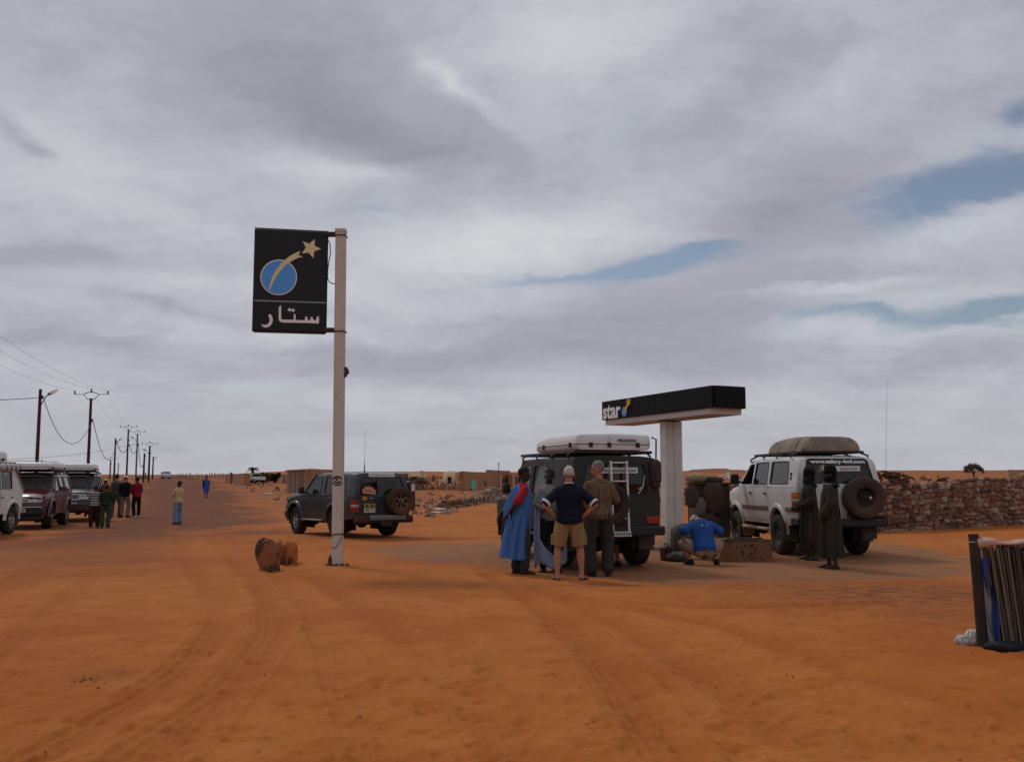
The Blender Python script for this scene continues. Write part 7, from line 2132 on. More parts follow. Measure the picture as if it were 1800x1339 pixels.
class House:
    """mud house standing on four ground corners: left, near corner, right as the photo shows its base"""
    def __init__(s, label, l, c, r, vtop, mat, th=.35, cat='house', parapet=.3, roofmat=None, name='house', hts=None):
        Pl, Pc, Pr = hit(*l), hit(*c), hit(*r)
        Pc = Vector((Pc.x, Pc.y, 0)); d1 = Vector((Pl.x, Pl.y, 0)) - Pc; d2 = Vector((Pr.x, Pr.y, 0)) - Pc
        s.P = [Pc + d1, Pc, Pc + d2, Pc + d1 + d2]
        s.z0 = min(zg(p.x, p.y) for p in s.P) - .1
        s.zt = atz(c[0], vtop, Pc.y).z
        cen = sum(s.P, Vector()) / 4; s.O = Vector((cen.x, cen.y, s.z0 + .1))
        s.root = thing(name, label, cat, tuple(s.O))
        s.mat = mat; s.th = th
        for i in range(4):
            s.wall(s.P[i], s.P[(i + 1) % 4], s.z0, s.zt - (hts[i] if hts else 0), s.mat)
        m = MB(); q = [cen + (p - cen) * .97 for p in s.P]
        m.rings([[(p.x - s.O.x, p.y - s.O.y, z - s.O.z) for p in q] for z in (s.zt - parapet - .15, s.zt - parapet)], True, True); m.build('roof', roofmat or mat, s.root)
    def frame(s, i, j, t, z, off=0.0):
        a, b = s.P[i], s.P[j]; d = (b - a); L = d.length; e = d.normalized(); cen = sum(s.P, Vector()) / 4
        n = Vector((e.y, -e.x, 0))
        if n.dot(a - cen) < 0: n = -n
        M = Matrix((e, Vector((0, 0, 1)), n)).transposed().to_4x4(); M.translation = a + e * (L * t) + n * off + Vector((0, 0, z)) - s.O
        return M, L
    def wall(s, a, b, z0, z1, mat):
        d = b - a; L = d.length; n = 14; e = d.normalized(); nn = Vector((-e.y, e.x, 0))
        cen = sum(s.P, Vector()) / 4
        if nn.dot(cen - a) < 0: nn = -nn
        rings = []
        for k in range(n + 1):
            p = a + d * (k / n); j = .05 * mnoise.noise((p.x * .6, p.y * .6, 3)); 
            if k in (0, n): p = p + nn * .001
            rings.append([Vector((p.x, p.y, z0)) - s.O, Vector((p.x, p.y, z1 + j)) + nn * .03 - s.O, Vector((p.x, p.y, z1 + j)) + nn * (s.th - .03) - s.O, Vector((p.x, p.y, z0)) + nn * s.th - s.O])
        return MB().rings(rings, True, True).build('wall', mat, s.root, 40)
    def opening(s, i, j, t, w, z, h, mat, name='door', frame=True):
        M, L = s.frame(i, j, t, s.P[1].z + (s.z0 + .1) + z + h / 2, .0)
        v_, f_ = _slab(w, h, .06); o = MB().add(v_, f_, M @ Matrix.Translation((0, 0, .01))).build(name, mat, s.root)
        if frame:
            for x, y, a, b in ((-w / 2 - .05, 0, .10, h + .2), (w / 2 + .05, 0, .10, h + .2), (0, h / 2 + .05, w, .10)):
                v_, f_ = _slab(a, b, .12); MB().add(v_, f_, M @ Matrix.Translation((x, y, .02))).build('frame', MUDW, o)
        return o
    def sheets(s, i, j, t0, t1, z, h, n, seed=1):
        rn = random.Random(seed)
        for k in range(n):
            t = t0 + (t1 - t0) * (k + .5) / n; M, L = s.frame(i, j, t, s.z0 + .1 + z, .03)
            w = L * (t1 - t0) / n * .97; hh = h * rn.uniform(.9, 1.0); m = MB()
            nn = 8; rings = []
            for q in range(nn + 1):
                x = -w / 2 + w * q / nn; dz = .03 * (q % 2)
                rings.append([(x, 0, dz), (x, hh, dz), (x, hh, dz - .05), (x, 0, dz - .05)])
            bb = MB().rings(rings, True, True); m.add(bb.v, bb.f, M); m.build('tin_sheet', rn.choice(TINS), s.root, 20)

H1 = House('mud house with a wall of upright tin sheets, behind the short off-roader', (504, 866), (544, 869), (598, 865), 823.5, MUDW)
H1.sheets(0, 1, .02, .98, 0, 2.35, 9, 3); H1.sheets(1, 2, .18, .55, 0, 1.6, 4, 5)
M, L = H1.frame(0, 1, .45, H1.zt - .02, .05)
for t in np.linspace(.04, .75, 9):
    M, L = H1.frame(0, 1, t, H1.zt - .10, .12); v_, f_ = _slab(L * .07, .16, .3); MB().add(v_, f_, M).build('roof_stone', MUDW, H1.root)
H2 = House('small brown mud house left of the white pickup', (396, 848), (433, 854), (440, 850), 832, MUDW)
H2.opening(0, 1, .3, 1.0, 0, 1.9, DARKB)
H3 = House('low mud enclosure wall right of the dark bushes', (482, 847), (500, 850), (506, 849), 833.5, MUDW, parapet=1.2, name='mud_enclosure', cat='enclosure')
H4 = House('long cream house with a flat shaded porch, beyond the spare wheel of the short off-roader', (668, 858), (742, 860), (749, 857), 827, CREAMW, parapet=.1, hts=[.15, 0, 0, 0])
M, L = H4.frame(0, 1, .38, H4.zt - .42, .35); v_, f_ = _slab(L * .62, .16, .8); MB().add(v_, f_, M).build('porch_roof', material('porch_brown', (.24, .13, .07), .9), H4.root)
for t in (.08, .30, .50, .68):
    M, L = H4.frame(0, 1, t, (H4.z0 + H4.zt - .5) / 2, .65); v_, f_ = _slab(.16, H4.zt - .5 - H4.z0, .16); MB().add(v_, f_, M).build('post', MUDW2, H4.root)
H4.opening(0, 1, .35, 1.0, 0, 1.9, DARKB); H4.opening(0, 1, .66, .8, .9, .8, DARKB, 'window')
H5 = House('far low brown house between the cream house and the white dome', (749, 846), (776, 847), (779, 845), 837, MUDW)
H5.opening(0, 1, .5, .9, 0, 1.6, DARKB)
H6 = House('brown mud house with a green door and a small square window', (800, 858), (812, 862), (873, 859), 828, MUDW)
_, L6 = H6.frame(1, 2, .3, 0); h6 = H6.zt - H6.z0 - .1; H6.opening(1, 2, .29, .13 * L6, .02, .56 * h6, GREEND, frame=False); H6.opening(1, 2, .62, .06 * L6, .26 * h6, .20 * h6, DARKB, 'window'); H6.opening(0, 1, .5, .5, 1.4, .5, DARKB, 'window')
H7 = House('taller brown mud house with pale porch columns and a mast on its roof', (854, 858), (858, 859), (897, 857), 825.5, MUDW)
for t in (.08, .40, .78, .93):
    M, L = H7.frame(1, 2, t, H7.z0 + 1.05, .55); v_, f_ = _slab(.24, 2.0, .24); MB().add(v_, f_, M).build('porch_column', WHITEW, H7.root)
H7.opening(1, 2, .25, 1.0, 0, 1.8, DARKB); H7.opening(1, 2, .6, .8, .7, .8, DARKB, 'window')
M, L = H7.frame(1, 2, .6, H7.zt + .5, -.5); m = MB(); bb = MB(); bb.tube([(0, -.6, 0), (0, .6, 0)], .05, 6); bb.box((0, .3, 0), (.5, .08, .08)); bb.box((0, .55, 0), (.35, .3, .08)); m.add(bb.v, bb.f, M); m.build('mast', DARKM, H7.root)
H8 = House('lower brown house at the right end of the village row, left of the dark car', (893, 857), (897, 858), (914, 856), 832, MUDW)
M, L = H8.frame(1, 2, .2, H8.z0 + 1.1, .1); v_, f_ = _slab(.3, 2.1, .3); MB().add(v_, f_, M).build('porch_column', WHITEW, H8.root)
H8.opening(1, 2, .6, .9, 0, 1.8, DARKB)
H9 = House('red-brown house seen between the dark off-roader and the white column', (1128, 850), (1140, 852), (1166, 850), 820, MUDW)
H9.opening(1, 2, .5, .9, .8, .9, DARKB, 'window')
H10 = House('plain brown house on the rise at the right edge behind the long wall', (1768, 846), (1775, 847), (1815, 846), 825.5, MUDW2)
H10.opening(1, 2, .6, .9, .7, .9, DARKB, 'window')
H11 = House('tiny far house on the ridge left of the dirt road', (245, 841.5), (248, 842), (263, 841.5), 836.6, MUDW)
H11.opening(1, 2, .5, .9, 0, 1.5, DARKB)
# white domed house
p = hit(790, 850); t = thing('domed_house', 'pale rounded dome house beside the brown house with the green door', 'house', tuple(p))
sc_ = 11.5 / FPX * p.y; hd = (atz(790, 827, p.y).z - p.z)
MB().lathe([(sc_, -.2), (sc_, hd * .45), (sc_ * .98, hd * .62), (sc_ * .86, hd * .82), (sc_ * .6, hd * .95), (sc_ * .3, hd * 1.0), (.01, hd * 1.005)], 28).build('dome', CREAMW, t, 60)
MB().box((-sc_ * .9, -sc_ * .7, hd * .12), (sc_ * 1.5, .3, hd * .42), .03).build('forecourt_wall', CREAMW, t); MB().box((.1, -sc_ - .02, .7), (.8, .2, 1.5), .02).build('door', DARKB, t)
# white tent
p = hit(1277, 840); t = thing('white_tent', 'small white pointed tent on the slope under the flat-topped hill', 'tent', tuple(p))
w_ = 9 / FPX * p.y; hh = atz(1281, 827, p.y).z - p.z
apex = Vector((w_ * .35, 0, hh)); base = [(-w_ * .5, -w_ * .6), (w_ * 1.0, -w_ * .6), (w_ * 1.0, w_ * .8), (-w_ * .5, w_ * .8)]
rings = []
for k in np.linspace(0, 1, 7):
    rings.append([Vector((x, y, 0)).lerp(apex, k) + Vector((0, 0, -.18 * hh * math.sin(PI * k))) for x, y in [tuple(np.array(base[i]) * (1 - f) + np.array(base[(i + 1) % 4]) * f) for i in range(4) for f in (0, .25, .5, .75)]])
TENTC = material('tent_white', (.62, .60, .56), .9); MB().rings(rings, True, True).build('canvas', TENTC, t, 60)
m = MB(); m.rings([[(-w_ * 2.2, -.2, .1), (-w_ * 2.2, .6, .1)], [(-w_ * 1.0, -.5, hh * .35), (-w_ * 1.0, 1.2, hh * .35)], [(w_ * .1, -.6, hh * .55), (w_ * .1, 1.3, hh * .55)]], False, False); m.build('awning', TENTC, t)
# flat-topped hill on the skyline
rn = random.Random(6)
def mesa(name, us, vt, y, mat):
    rings = []
    for u, v in zip(us, vt):
        p = atz(u, v, y); z0 = zg(p.x, y) - 3
        rings.append([(p.x, y - 30, z0), (p.x, y - 9, z0 + (p.z - z0) * .55), (p.x, y, p.z), (p.x, y + 60, p.z + .2), (p.x, y + 110, z0)])
    return tag(MB().rings(rings, True, True).build(name, mat, None, 50), kind='structure')
HILLM = material('hill_soil', (.235, .085, .035), .95, var=.25, vscale=.08, alt=(.17, .065, .03), altscale=.05)
mesa('hill', [1175, 1200, 1225, 1238, 1246, 1262, 1278, 1284, 1292, 1304, 1316, 1345, 1400, 1480], [832, 827.5, 826.8, 826.0, 823.6, 823.0, 823.4, 825.4, 825.2, 825.6, 827.2, 827.8, 828.6, 832], 620, HILLM)

# ------------------------------------------------------------------ trees and scrub
LEAF = material('dark_leaf', (0.040, 0.055, 0.024), .8, var=.4, vscale=1.5)
LEAF2 = material('grey_green_leaf', (0.16, 0.14, 0.09), .85, var=.4, vscale=1.5)
BARK = material('bark', (.07, .045, .03), .95)
def leaf_cloud(name, parent, mat, n, shape, size, seed, loc=None):
    rn = random.Random(seed); m = MB()
    for i in range(n):
        p = shape(rn); a = rn.uniform(0, 6.28); s_ = size * rn.uniform(.5, 1.3)
        d = Vector((math.cos(a), math.sin(a), rn.uniform(-.6, .8))).normalized(); q = d.cross(Vector((rn.random(), rn.random(), 1))).normalized()
        m.add([p - d * s_, p + q * s_ * .35, p + d * s_, p - q * s_ * .35], [(0, 1, 2, 3)])
    return m.build(name, mat, parent, None)
p = hit(443, 848.5); Hh = atz(443, 817, p.y).z - p.z
t = thing('palm_tree', 'small date palm standing behind the white pickup', 'palm', tuple(p))
MB().tube([(0, 0, -.2), (.15, 0, Hh * .35), (.05, 0, Hh * .72)], [.32, .26, .24], 9).build('trunk', BARK, t)
rn = random.Random(2)
for k in range(18):
    a = 2 * PI * k / 18 + rn.uniform(-.15, .15); up = rn.uniform(.1, 1.35); L = Hh * rn.uniform(.36, .50); m = MB()
    pts = [Vector((.05 + L * s_ * math.cos(a) * math.cos(up * (1 - .4 * s_)), L * s_ * math.sin(a) * math.cos(up * (1 - .4 * s_)), Hh * .72 + L * (s_ * math.sin(up) - .75 * s_ * s_))) for s_ in np.linspace(0, 1, 8)]
    m.tube(pts, [.09, .08, .07, .06, .05, .04, .03, .02], 4)
    sd = Vector((-math.sin(a), math.cos(a), 0))
    for i in range(1, 8):
        for g in (-1, 1):
            q = pts[i]; w_ = L * .24 * math.sin(PI * (i + .8) / 9)
            m.add([q, q + sd * g * w_ + Vector((0, 0, -w_ * .5)), q + (pts[i] - pts[i - 1]) * .6 + sd * g * w_ * .3], [(0, 1, 2)])
    m.build('frond', LEAF, t, None)
def bush(label, u, v, vtop, wpx, mat, seed, n=700, name='bush', size=.22):
    p = hit(u, v); h = atz(u, vtop, p.y).z - p.z; w = wpx / 2 / FPX * p.y
    t = thing(name, label, 'bush', tuple(p))
    lob = random.Random(seed); lobes = [(Vector((lob.uniform(-.6, .6) * w, lob.uniform(-.4, .4) * w, lob.uniform(.35, .72) * h)), lob.uniform(.35, .6)) for _ in range(9)]
    def shape(rn):
        c, r_ = rn.choice(lobes); d = Vector((rn.gauss(0, 1), rn.gauss(0, 1), rn.gauss(0, 1))).normalized() * (rn.random() ** .4)
        q = c + Vector((d.x * w * r_ * .8, d.y * w * r_ * .8, d.z * h * r_ * .55)); q.z = max(.02, q.z); return q
    leaf_cloud('crown', t, mat, n, shape, size, seed)
    m = MB(); rn = random.Random(seed)
    for k in range(5): m.tube([(0, 0, -.1), (rn.uniform(-.3, .3) * w, rn.uniform(-.2, .2) * w, h * .3), (rn.uniform(-.6, .6) * w, rn.uniform(-.4, .4) * w, h * .6)], [.10, .07, .03], 5)
    m.build('stem', BARK, t)
bush('grey-green bush right behind the white pickup', 466, 849, 829, 28, LEAF2, 3, 900, size=.4)
bush('dark evergreen bush left of the mud enclosure', 483, 849, 828.5, 26, LEAF, 7, 1100, size=.42)
p = hit(1712, 841); h = atz(1712, 814.5, p.y).z - p.z; w = 17.5 / FPX * p.y
t = thing('acacia_tree', 'lone flat-topped acacia beyond the long wall at the right', 'tree', tuple(p))
m = MB(); rn = random.Random(12)
for k in range(6):
    a = rn.uniform(0, 6.28); r_ = rn.uniform(.3, .85)
    m.tube([(0, 0, -.2), (.05 * w * math.cos(a), .05 * w * math.sin(a), h * .3), (r_ * .5 * w * math.cos(a), r_ * .5 * w * math.sin(a), h * .58), (r_ * w * math.cos(a), r_ * w * math.sin(a), h * .80)], [.16, .12, .08, .03], 6)
m.build('trunk', BARK, t)
def shp(rn):
    a = rn.uniform(0, 6.28); r_ = rn.random() ** .5; z = h * (.58 + .30 * (1 - r_ ** 2) + rn.uniform(-.20, .12) + .06 * math.sin(a * 3))
    return Vector((r_ * w * math.cos(a) * (1 + .15 * math.sin(2 * a)), r_ * w * math.sin(a), z))
leaf_cloud('crown', t, LEAF2, 1300, shp, .24 * h / 3, 5)
# brushwood hut and twig fence by the cream house
DRYW = material('dry_twig', (.115, .065, .038), .95, var=.3); PALEW = material('pale_twig', (.24, .165, .11), .95, var=.3)
p = hit(733, 861); w = 13 / FPX * p.y; h = atz(733, 838, p.y).z - p.z
t = thing('brush_hut', 'round hut of dark brushwood in front of the cream house', 'hut', tuple(p)); rn = random.Random(4)
for nm, mt, n_ in (('brush_roof', DRYW, 260), ('twig_wall', PALEW, 120)):
    m = MB()
    for i in range(n_):
        a = rn.uniform(0, 6.28)
        if nm == 'twig_wall':
            x, y = w * .85 * math.cos(a), w * .85 * math.sin(a); m.tube([(x, y, 0), (x + rn.uniform(-.1, .1), y, h * rn.uniform(.45, .65))], [.05, .04], 4)
        else:
            r0 = rn.random() ** .6; x, y = w * r0 * 1.1 * math.cos(a), w * r0 * 1.1 * math.sin(a); z = h * (.98 - .38 * r0 ** 1.5) + rn.uniform(-.15, .1)
            m.tube([(x, y, z), (x + rn.uniform(-.9, .9), y + rn.uniform(-.6, .6), z + rn.uniform(-.45, .2))], [.06, .03], 4)
    tag(m.build(nm, mt, t), kind='stuff')
t = thing('twig_fence', 'low crooked fence of pale twigs right of the brushwood hut', 'fence', tuple(hit(770, 861))); O = Vector(t.location); rn = random.Random(9)
for u in np.linspace(742, 806, 46):
    q = hit(u + rn.uniform(-.6, .6), 861 + rn.uniform(-1.5, 1.5)) - O; hh = rn.uniform(.5, 1.3)
    MB().tube([q + Vector((0, 0, -.1)), q + Vector((rn.uniform(-.2, .2), 0, hh * .6)), q + Vector((rn.uniform(-.35, .35), rn.uniform(-.2, .2), hh))], [.06, .05, .03], 4).build('twig', PALEW if rn.random() < .6 else DRYW, t)
t = thing('post_fence', 'row of thin far posts along the crest right of the dirt road', 'fence', tuple(hit(350, 842))); O = Vector(t.location); rn = random.Random(19)
for u in np.linspace(312, 404, 34):
    q = hit(u + rn.uniform(-1, 1), 841.5 + rn.uniform(-.5, .5)) - O
    MB().tube([q + Vector((0, 0, -.2)), q + Vector((rn.uniform(-.1, .1), 0, rn.uniform(1.0, 1.7)))], .09, 5).build('post', PALEW, t)
# scrub tufts over the plain
rn = random.Random(77); m = MB()
for i in range(420):
    r_ = rn.uniform(60, 330); a = rn.uniform(-.5, .52); x, y = r_ * math.sin(a), r_ * math.cos(a)
    d_, _ = seg_dist(np.array([x]), np.array([y]), ROADC)
    if d_[0] < 7: continue
    z = zg(x, y); s_ = rn.uniform(.15, .5) * (1 + r_ / 250)
    for k in range(7):
        b = rn.uniform(0, 6.28); q = Vector((x + rn.uniform(-.3, .3) * s_, y + rn.uniform(-.3, .3) * s_, z))
        d = Vector((math.cos(b) * .8, math.sin(b) * .8, rn.uniform(.3, 1))) * s_
        m.add([q, q + d + Vector((.1 * s_, 0, 0)), q + d * .6 + Vector((-.12 * s_, .1 * s_, .15 * s_))], [(0, 1, 2)])
tag(m.build('scrub', DRYW, None, None), 'dry scrub tufts dotted over the plain', 'scrub', kind='stuff')
# litter
TRASHW = material('litter_white', (.55, .52, .47), .8)
for i, (u, v, s_, lb) in enumerate(((470, 869, .34, 'white plastic scrap on the sand left of the tin-sheet house'), (478, 867, .2, 'smaller white scrap beside the larger one near the tin-sheet house'), (768, 902, .22, 'crumpled pale sheet among the rubble behind the short off-roader'), (775, 897, .28, 'white plastic sheet on the rubble heap left of the collapsed wall'), (745, 888, .15, 'small white rag on the stones beyond the short off-roader'))):
    o = heap('plastic_scrap', lb, 'litter', u, v, (s_ * 1.2, s_ * .8, s_ * .5), TRASHW, i + 30, amp=.4)

# ------------------------------------------------------------------ power line and street lamps
def lamp_glass():
    m = bpy.data.materials.new('lamp_glass'); m.use_nodes = True; t = NT(m.node_tree); out = m.node_tree.nodes['Material Output']
    tr = t.new('ShaderNodeBsdfTranslucent'); tr.inputs[0].default_value = (.9, .9, .9, 1); b = m.node_tree.nodes['Principled BSDF']; b.inputs['Base Color'].default_value = (.8, .8, .8, 1); b.inputs['Roughness'].default_value = .3
    mx = t.new('ShaderNodeMixShader'); mx.inputs[0].default_value = .6; t.link(b.outputs[0], mx.inputs[1]); t.link(tr.outputs[0], mx.inputs[2]); t.link(mx.outputs[0], out.inputs[0]); return m
LAMPG = lamp_glass()
POLER = material('oxblood_pole', (0.055, 0.018, 0.020), .7, dust=.15); POLED = material('dark_pole', (0.035, 0.026, 0.026), .8); POLEG = material('grey_pole', (0.10, 0.095, 0.10), .6)
INSUL = material('insulator', (.12, .11, .11), .4); LAMPW = material('lamp_housing', (.80, .80, .80), .35, 0); LINE = material('cable', (.015, .014, .015), .6)
PT = {}
def power_pole(key, label, base, vtop, kind, mat, r=.11, u_top=None, lampside=1, arm=1.15, cat='power pole'):
    z1 = atz(base[2] if len(base) > 2 else 0, vtop, base[0].y).z
    b = base[0]; H = z1 - b.z
    t = thing('power_pole' if kind != 'lamp' else 'street_lamp', label, cat, tuple(b), 0, 'poles along the left of the road')
    MB().tube([(0, 0, -.3), (0, 0, H * .5), (0, 0, H)], [r * 1.15, r, r * .85], 10).build('pole', mat, t)
    if 'arm' in kind:
        m = MB(); m.tube([(-.28, 0, H - .02), (-.55 * arm / 1.15, 0, H + .28), (-arm, 0, H + .28)], .024, 6); m.tube([(.28, 0, H - .02), (.55 * arm / 1.15, 0, H + .28), (arm, 0, H + .28)], .024, 6)
        m.tube([(-.28, 0, H - .02), (0, 0, H - .12), (.28, 0, H - .02)], .035, 6); m.tube([(-.55 * arm / 1.15, 0, H + .28), (-.2, 0, H + .42), (.2, 0, H + .42), (.55 * arm / 1.15, 0, H + .28)], .03, 6)
        m.build('crossarm', POLEG, t)
        for x, z in ((-arm, H + .28), (0, H + .42), (arm, H + .28)):
            MB().lathe([(.03, 0), (.07, .06), (.05, .12), (.065, .18), (.02, .26)], 8, Matrix.Translation((x, 0, z))).build('insulator', INSUL, t)
    if 'lamp' in kind:
        zl = H - .55 if 'arm' not in kind else H - .9
        m = MB(); m.tube([(lampside * r, 0, zl - .30), (lampside * .36, -.1, zl + .10), (lampside * .52, -.15, zl + .24)], .03, 6); m.build('lamp_arm', POLEG, t)
        rings = []
        for k in np.linspace(0, 1, 8):
            c_ = Vector((lampside * (.50 + .62 * k), -.15 - .1 * k, zl + .24 + .26 * k)); w_ = .15 * math.sin(PI * (.12 + .84 * k)) ** .7
            rings.append([c_ + Vector((0, w_ * math.cos(a), w_ * .75 * math.sin(a))) for a in np.linspace(0, 2 * PI, 11)[:-1]])
        m = MB(); m.rings(rings[2:], True, True); m.build('lamp_head', LAMPG, t); m = MB(); m.rings(rings[:3], True, True); m.build('lamp_neck', DARKM, t)
    MB().box((r + .04, 0, H - .45 if 'arm' not in kind else H * .79), (.10, .08, .18), .02).build('cable_clamp', DARKM, t)
    PT[key] = (b, H); return t
def gp(u, y): return at(u, y)
power_pole('P1', 'nearest oxblood pole with a street lamp, rising behind the maroon car', (gp(67.5, 55), 0, 71), 684, 'lamp', POLER, .098, cat='street lamp')
power_pole('P2', 'tall oxblood pole with a winged crossarm, above the black car', (gp(157.5, 68), 0, 159), 700, 'arm', POLER, .102)
B = hit(200, 849); power_pole('P3', 'dark lamp pole rising behind the tall person in blue-grey', (B, 0, 201), 770, 'lamp', POLED, .12, cat='street lamp')
B = hit(222, 848.5); power_pole('P4', 'winged pole with a red-brown foot, right of the man in the white cap', (B, 0, 224), 754, 'arm', POLER, .12)
B = hit(238.5, 846.5); power_pole('P5', 'grey winged pole with its lamp on the left, above the dark red jacket', (B, 0, 239), 762.5, 'armlamp', POLEG, .12, lampside=-1)
B = hit(193, 843); power_pole('P6', 'thin far winged pole left of the dark lamp pole', (B, 0, 193.5), 808, 'arm', POLEG, .16, arm=1.5)
B = hit(207, 843); power_pole('P7', 'very thin bare far pole between two nearer poles', (B, 0, 207), 813, 'bare', POLEG, .10)
B = hit(252, 848); power_pole('P8', 'dark bare pole right of the grey winged pole', (B, 0, 252.5), 796, 'bare', POLED, .13)
B = hit(261, 846.5); power_pole('P9', 'far winged pole with a lamp, between two dark poles', (B, 0, 261), 783.5, 'armlamp', POLED, .14, lampside=-1)
B = hit(268, 843); power_pole('P10', 'farthest dark lamp pole with its lamp to the right', (B, 0, 268.5), 802, 'lamp', POLED, .15, cat='street lamp')
def span(a, b, sag, r=.022, n=26):
    a, b = Vector(a), Vector(b)
    return [a.lerp(b, t) - Vector((0, 0, 4 * sag * t * (1 - t))) for t in np.linspace(0, 1, n)]
def wire(label, pts, r):
    o = MB().tube(pts, r, 5).build('cable', LINE, None); return tag(o, label, 'cable')
A1 = Vector(PT['P1'][0]) + Vector((.18, 0, PT['P1'][1] - .45)); A2 = Vector(PT['P2'][0]) + Vector((.2, 0, PT['P2'][1] * .79)); A3 = Vector(PT['P3'][0]) + Vector((.2, 0, PT['P3'][1] - .5)); A4 = Vector(PT['P4'][0]) + Vector((.2, 0, PT['P4'][1] * .72)); A5 = Vector(PT['P5'][0]) + Vector((.2, 0, PT['P5'][1] * .80)); A8 = Vector(PT['P8'][0]) + Vector((.1, 0, PT['P8'][1] - .5))
wire('thick slack cable running from the nearest lamp pole out of the left edge', span((-36, 38, A1.z + .9), A1, 1.0), .019)
wire('deeply sagging cable between the two oxblood poles', span(A1, A2, 2.1), .019)
wire('sagging cable from the tall winged oxblood pole to the dark lamp pole', span(A2, A3, 2.6), .025)
wire('small sagging cable between the dark lamp pole and the red-footed pole', span(A3, A4, 1.3), .045)
wire('small sagging cable between the red-footed pole and the grey pole', span(A4, A5, 1.4), .045)
wire('sagging cable from the grey winged pole to the dark bare pole', span(A5, A8, 2.5), .05)
wire('nearly level cable from the grey pole across to the left edge', span(A5, atz(-60, 806, 120), .8), .020)
b2, h2 = PT['P2']
for k, x in enumerate((-1.15, 0, 1.15)):
    wire(['lowest of the three thin overhead wires at the left edge', 'middle one of the three thin overhead wires at the left edge', 'highest of the three thin overhead wires at the left edge'][k], span(Vector((b2.x + x, b2.y, b2.z + h2 + (.5 if x else .65))), (-19.5 + x * 1.0, 25, 9.2 + .05 * k), .9), .0055)
b4, h4 = PT['P4']
for k, x in enumerate((-1.15, 0, 1.15)):
    wire(['left of the three faint wires between the winged poles', 'middle of the three faint wires between the winged poles', 'right of the three faint wires between the winged poles'][k], span(Vector((b2.x + x, b2.y, b2.z + h2 + (.5 if x else .65))), (b4.x + x, b4.y, b4.z + h4 + .5), 1.2), .0045)

# ------------------------------------------------------------------ reed screen at the right
pp = hit(1728, 1136); dR = pp.y
POSTM = material('dark_steel_post', (0.020, 0.014, 0.013), .6, var=.2, dust=.2)
tp = atz(1711, 938, dR) - pp; bt = Vector((0, 0, -.15)) + (Vector((0, 0, 0)) - tp) * .12
t = thing('leaning_post', 'dark round post leaning to the left beside the reed screen', 'post', tuple(pp))
MB().tube([bt, Vector((0, 0, 0)), tp * .5, tp, tp + Vector((0, 0, .001))], [.049, .049, .047, .046, .03], 16).build('post', POSTM, t)
k = tp * .925; m = MB(); m.tube([k + Vector((.05 * math.cos(a), .05 * math.sin(a), .004 * math.sin(a * 2))) for a in np.linspace(0, 2 * PI, 17)], .005, 5); m.tube([k + Vector((.05, 0, 0)), k + Vector((.10, .0, .012)), k + Vector((.16, .02, .01))], .004, 5); m.build('wire_tie', material('pale_wire', (.35, .27, .22), .6), t)
qs = atz(1757, 1139, dR - .02); O = Vector((qs.x + .5, qs.y, zg(qs.x + .5, qs.y)))
t = thing('reed_screen', 'screen of dry grey reeds topped with pink cloth at the right edge', 'screen', tuple(O))
REED = [material('reed_%d' % i, c_, .9, var=.25, vscale=4, stretch=(6, 6, 1)) for i, c_ in enumerate(((.135, .108, .075), (.105, .083, .058), (.175, .143, .100), (.075, .058, .042)))]
rn = random.Random(44)
for i in range(92):
    x = -.50 + i * .0142; y = -.0019 * i + rn.uniform(-.022, .022); ln = -.105 + .10 * min(1, i / 52) + rn.uniform(-.015, .015)
    h = .90 + rn.uniform(-.04, .03); r_ = rn.uniform(.0075, .0125)
    pts = [Vector((x, y, -.04)), Vector((x + ln * .3 + rn.uniform(-.006, .006), y + rn.uniform(-.01, .01), h * .3)), Vector((x + ln * .65 + rn.uniform(-.008, .008), y + rn.uniform(-.01, .01), h * .65)), Vector((x + ln + rn.uniform(-.008, .008), y, h))]
    MB().tube(pts, [r_, r_ * rn.uniform(.9, 1.1), r_ * .95, r_ * .8], 7).build('reed', REED[min(3, int(rn.random() * 4))], t)
m = MB()
for i in range(190):
    x = -.47 + 1.32 * i / 190; m.tube([(x, .03 + rn.uniform(0, .06), -.05), (x - .09 + .08 * i / 190 + rn.uniform(-.02, .02), .03 + rn.uniform(0, .06), rn.uniform(.86, .92))], [.012, .010], 5)
tag(m.build('back_reeds', REED[3], t), kind='stuff')
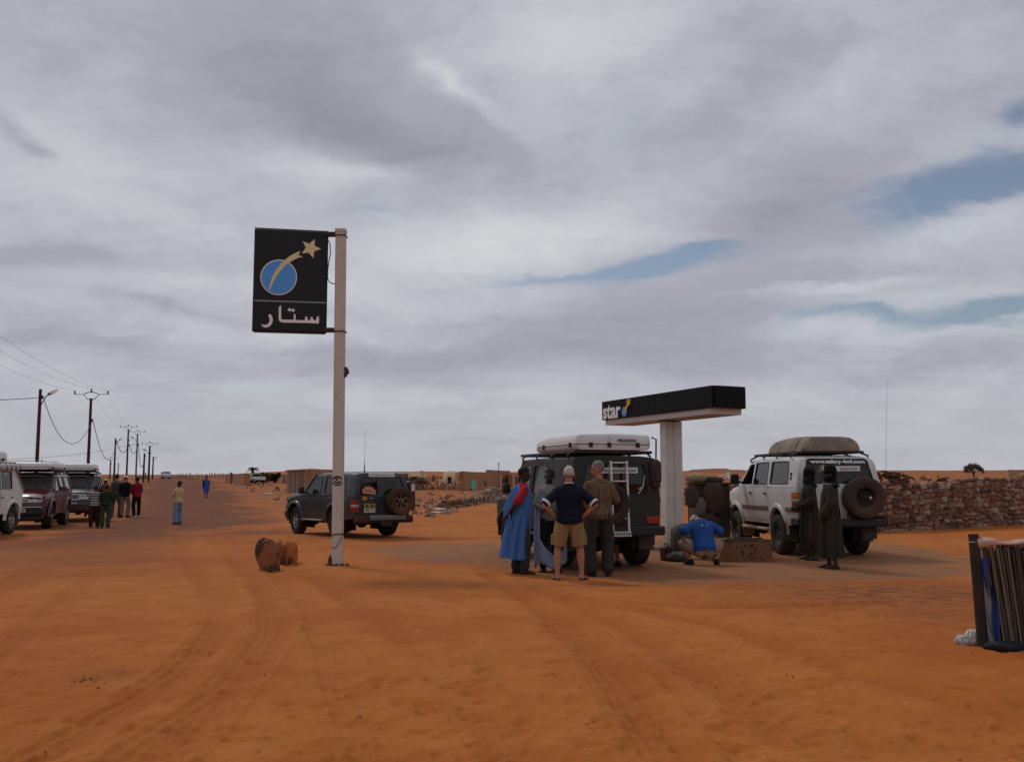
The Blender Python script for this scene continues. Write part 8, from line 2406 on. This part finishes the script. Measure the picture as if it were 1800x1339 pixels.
PINK = material('pink_cloth', (.50, .30, .26), .9, var=.15, vscale=6, bump=.008, bscale=18); BLUET = material('blue_tarp', (.022, .055, .22), .6, var=.2, bump=.01, bscale=14); WHT = material('grubby_white_sheet', (.46, .43, .41), .9, var=.15, bump=.01, bscale=10)
rings = []
for k in range(30):
    x = -.66 + 1.45 * k / 29; z = .945 + .006 * math.sin(k * .9) - .0012 * k + (0 if k > 3 else -.02 * (3 - k) / 3); ry = .052 + .008 * math.sin(k * 1.3); rz = .024 + .006 * math.sin(k * .8 + 1) + (.014 if k < 4 else 0)
    rings.append([(x + .015 * math.sin(a * 2 + k), -.005 + ry * math.cos(a) * (1 + .15 * math.sin(3 * a + k * .7)), z + rz * math.sin(a) * (1 + .18 * math.sin(4 * a + k * 1.1))) for a in np.linspace(0, 2 * PI, 17)[:-1]])
MB().rings(rings, True, True).build('cloth_roll', PINK, t, 60)
def strip(name, mat, x0, x1, z0, z1, y, lean, seed, wav=.03):
    rings = []
    for k in range(18):
        f = k / 17; z = z0 + (z1 - z0) * f; row = []
        for q in np.linspace(0, 1, 9): row.append((x0 + (x1 - x0) * q + lean * f + .02 * math.sin(z * 9 + seed + q * 2), y + wav * math.sin(q * 7 + z * 5 + seed) * .6, z))
        rings.append(row + [(a, b + .010, c) for a, b, c in row[::-1]])
    return MB().rings(rings, True, True).build(name, mat, t, 70)
strip('white_sheet', WHT, -.615, -.50, -.02, .92, .02, -.10, 1); strip('blue_tarp', BLUET, -.535, -.500, -.02, .55, -.03, -.055, 3); strip('tarp_edge', BLUET, -.585, -.565, .45, .80, -.02, -.03, 5, .012)
heap('folded_cloth', 'dark crumpled cloth on the ground at the foot of the reed screen', 'cloth', 1768, 1141, (.17, .09, .09), material('black_cloth', (.016, .017, .022), .8, var=.3, bump=.012, bscale=16), 8, amp=.35)
WBAG = material('white_plastic', (.58, .56, .53), .5, var=.1, bump=.012, bscale=20)
heap('plastic_bag', 'crumpled white plastic bag against the foot of the leaning post', 'plastic bag', 1710, 1131, (.06, .06, .15), WBAG, 21, amp=.5)
heap('plastic_bag', 'smaller white plastic bag left of the one touching the post', 'plastic bag', 1694, 1131, (.055, .05, .10), WBAG, 25, amp=.55, tip=-.02)
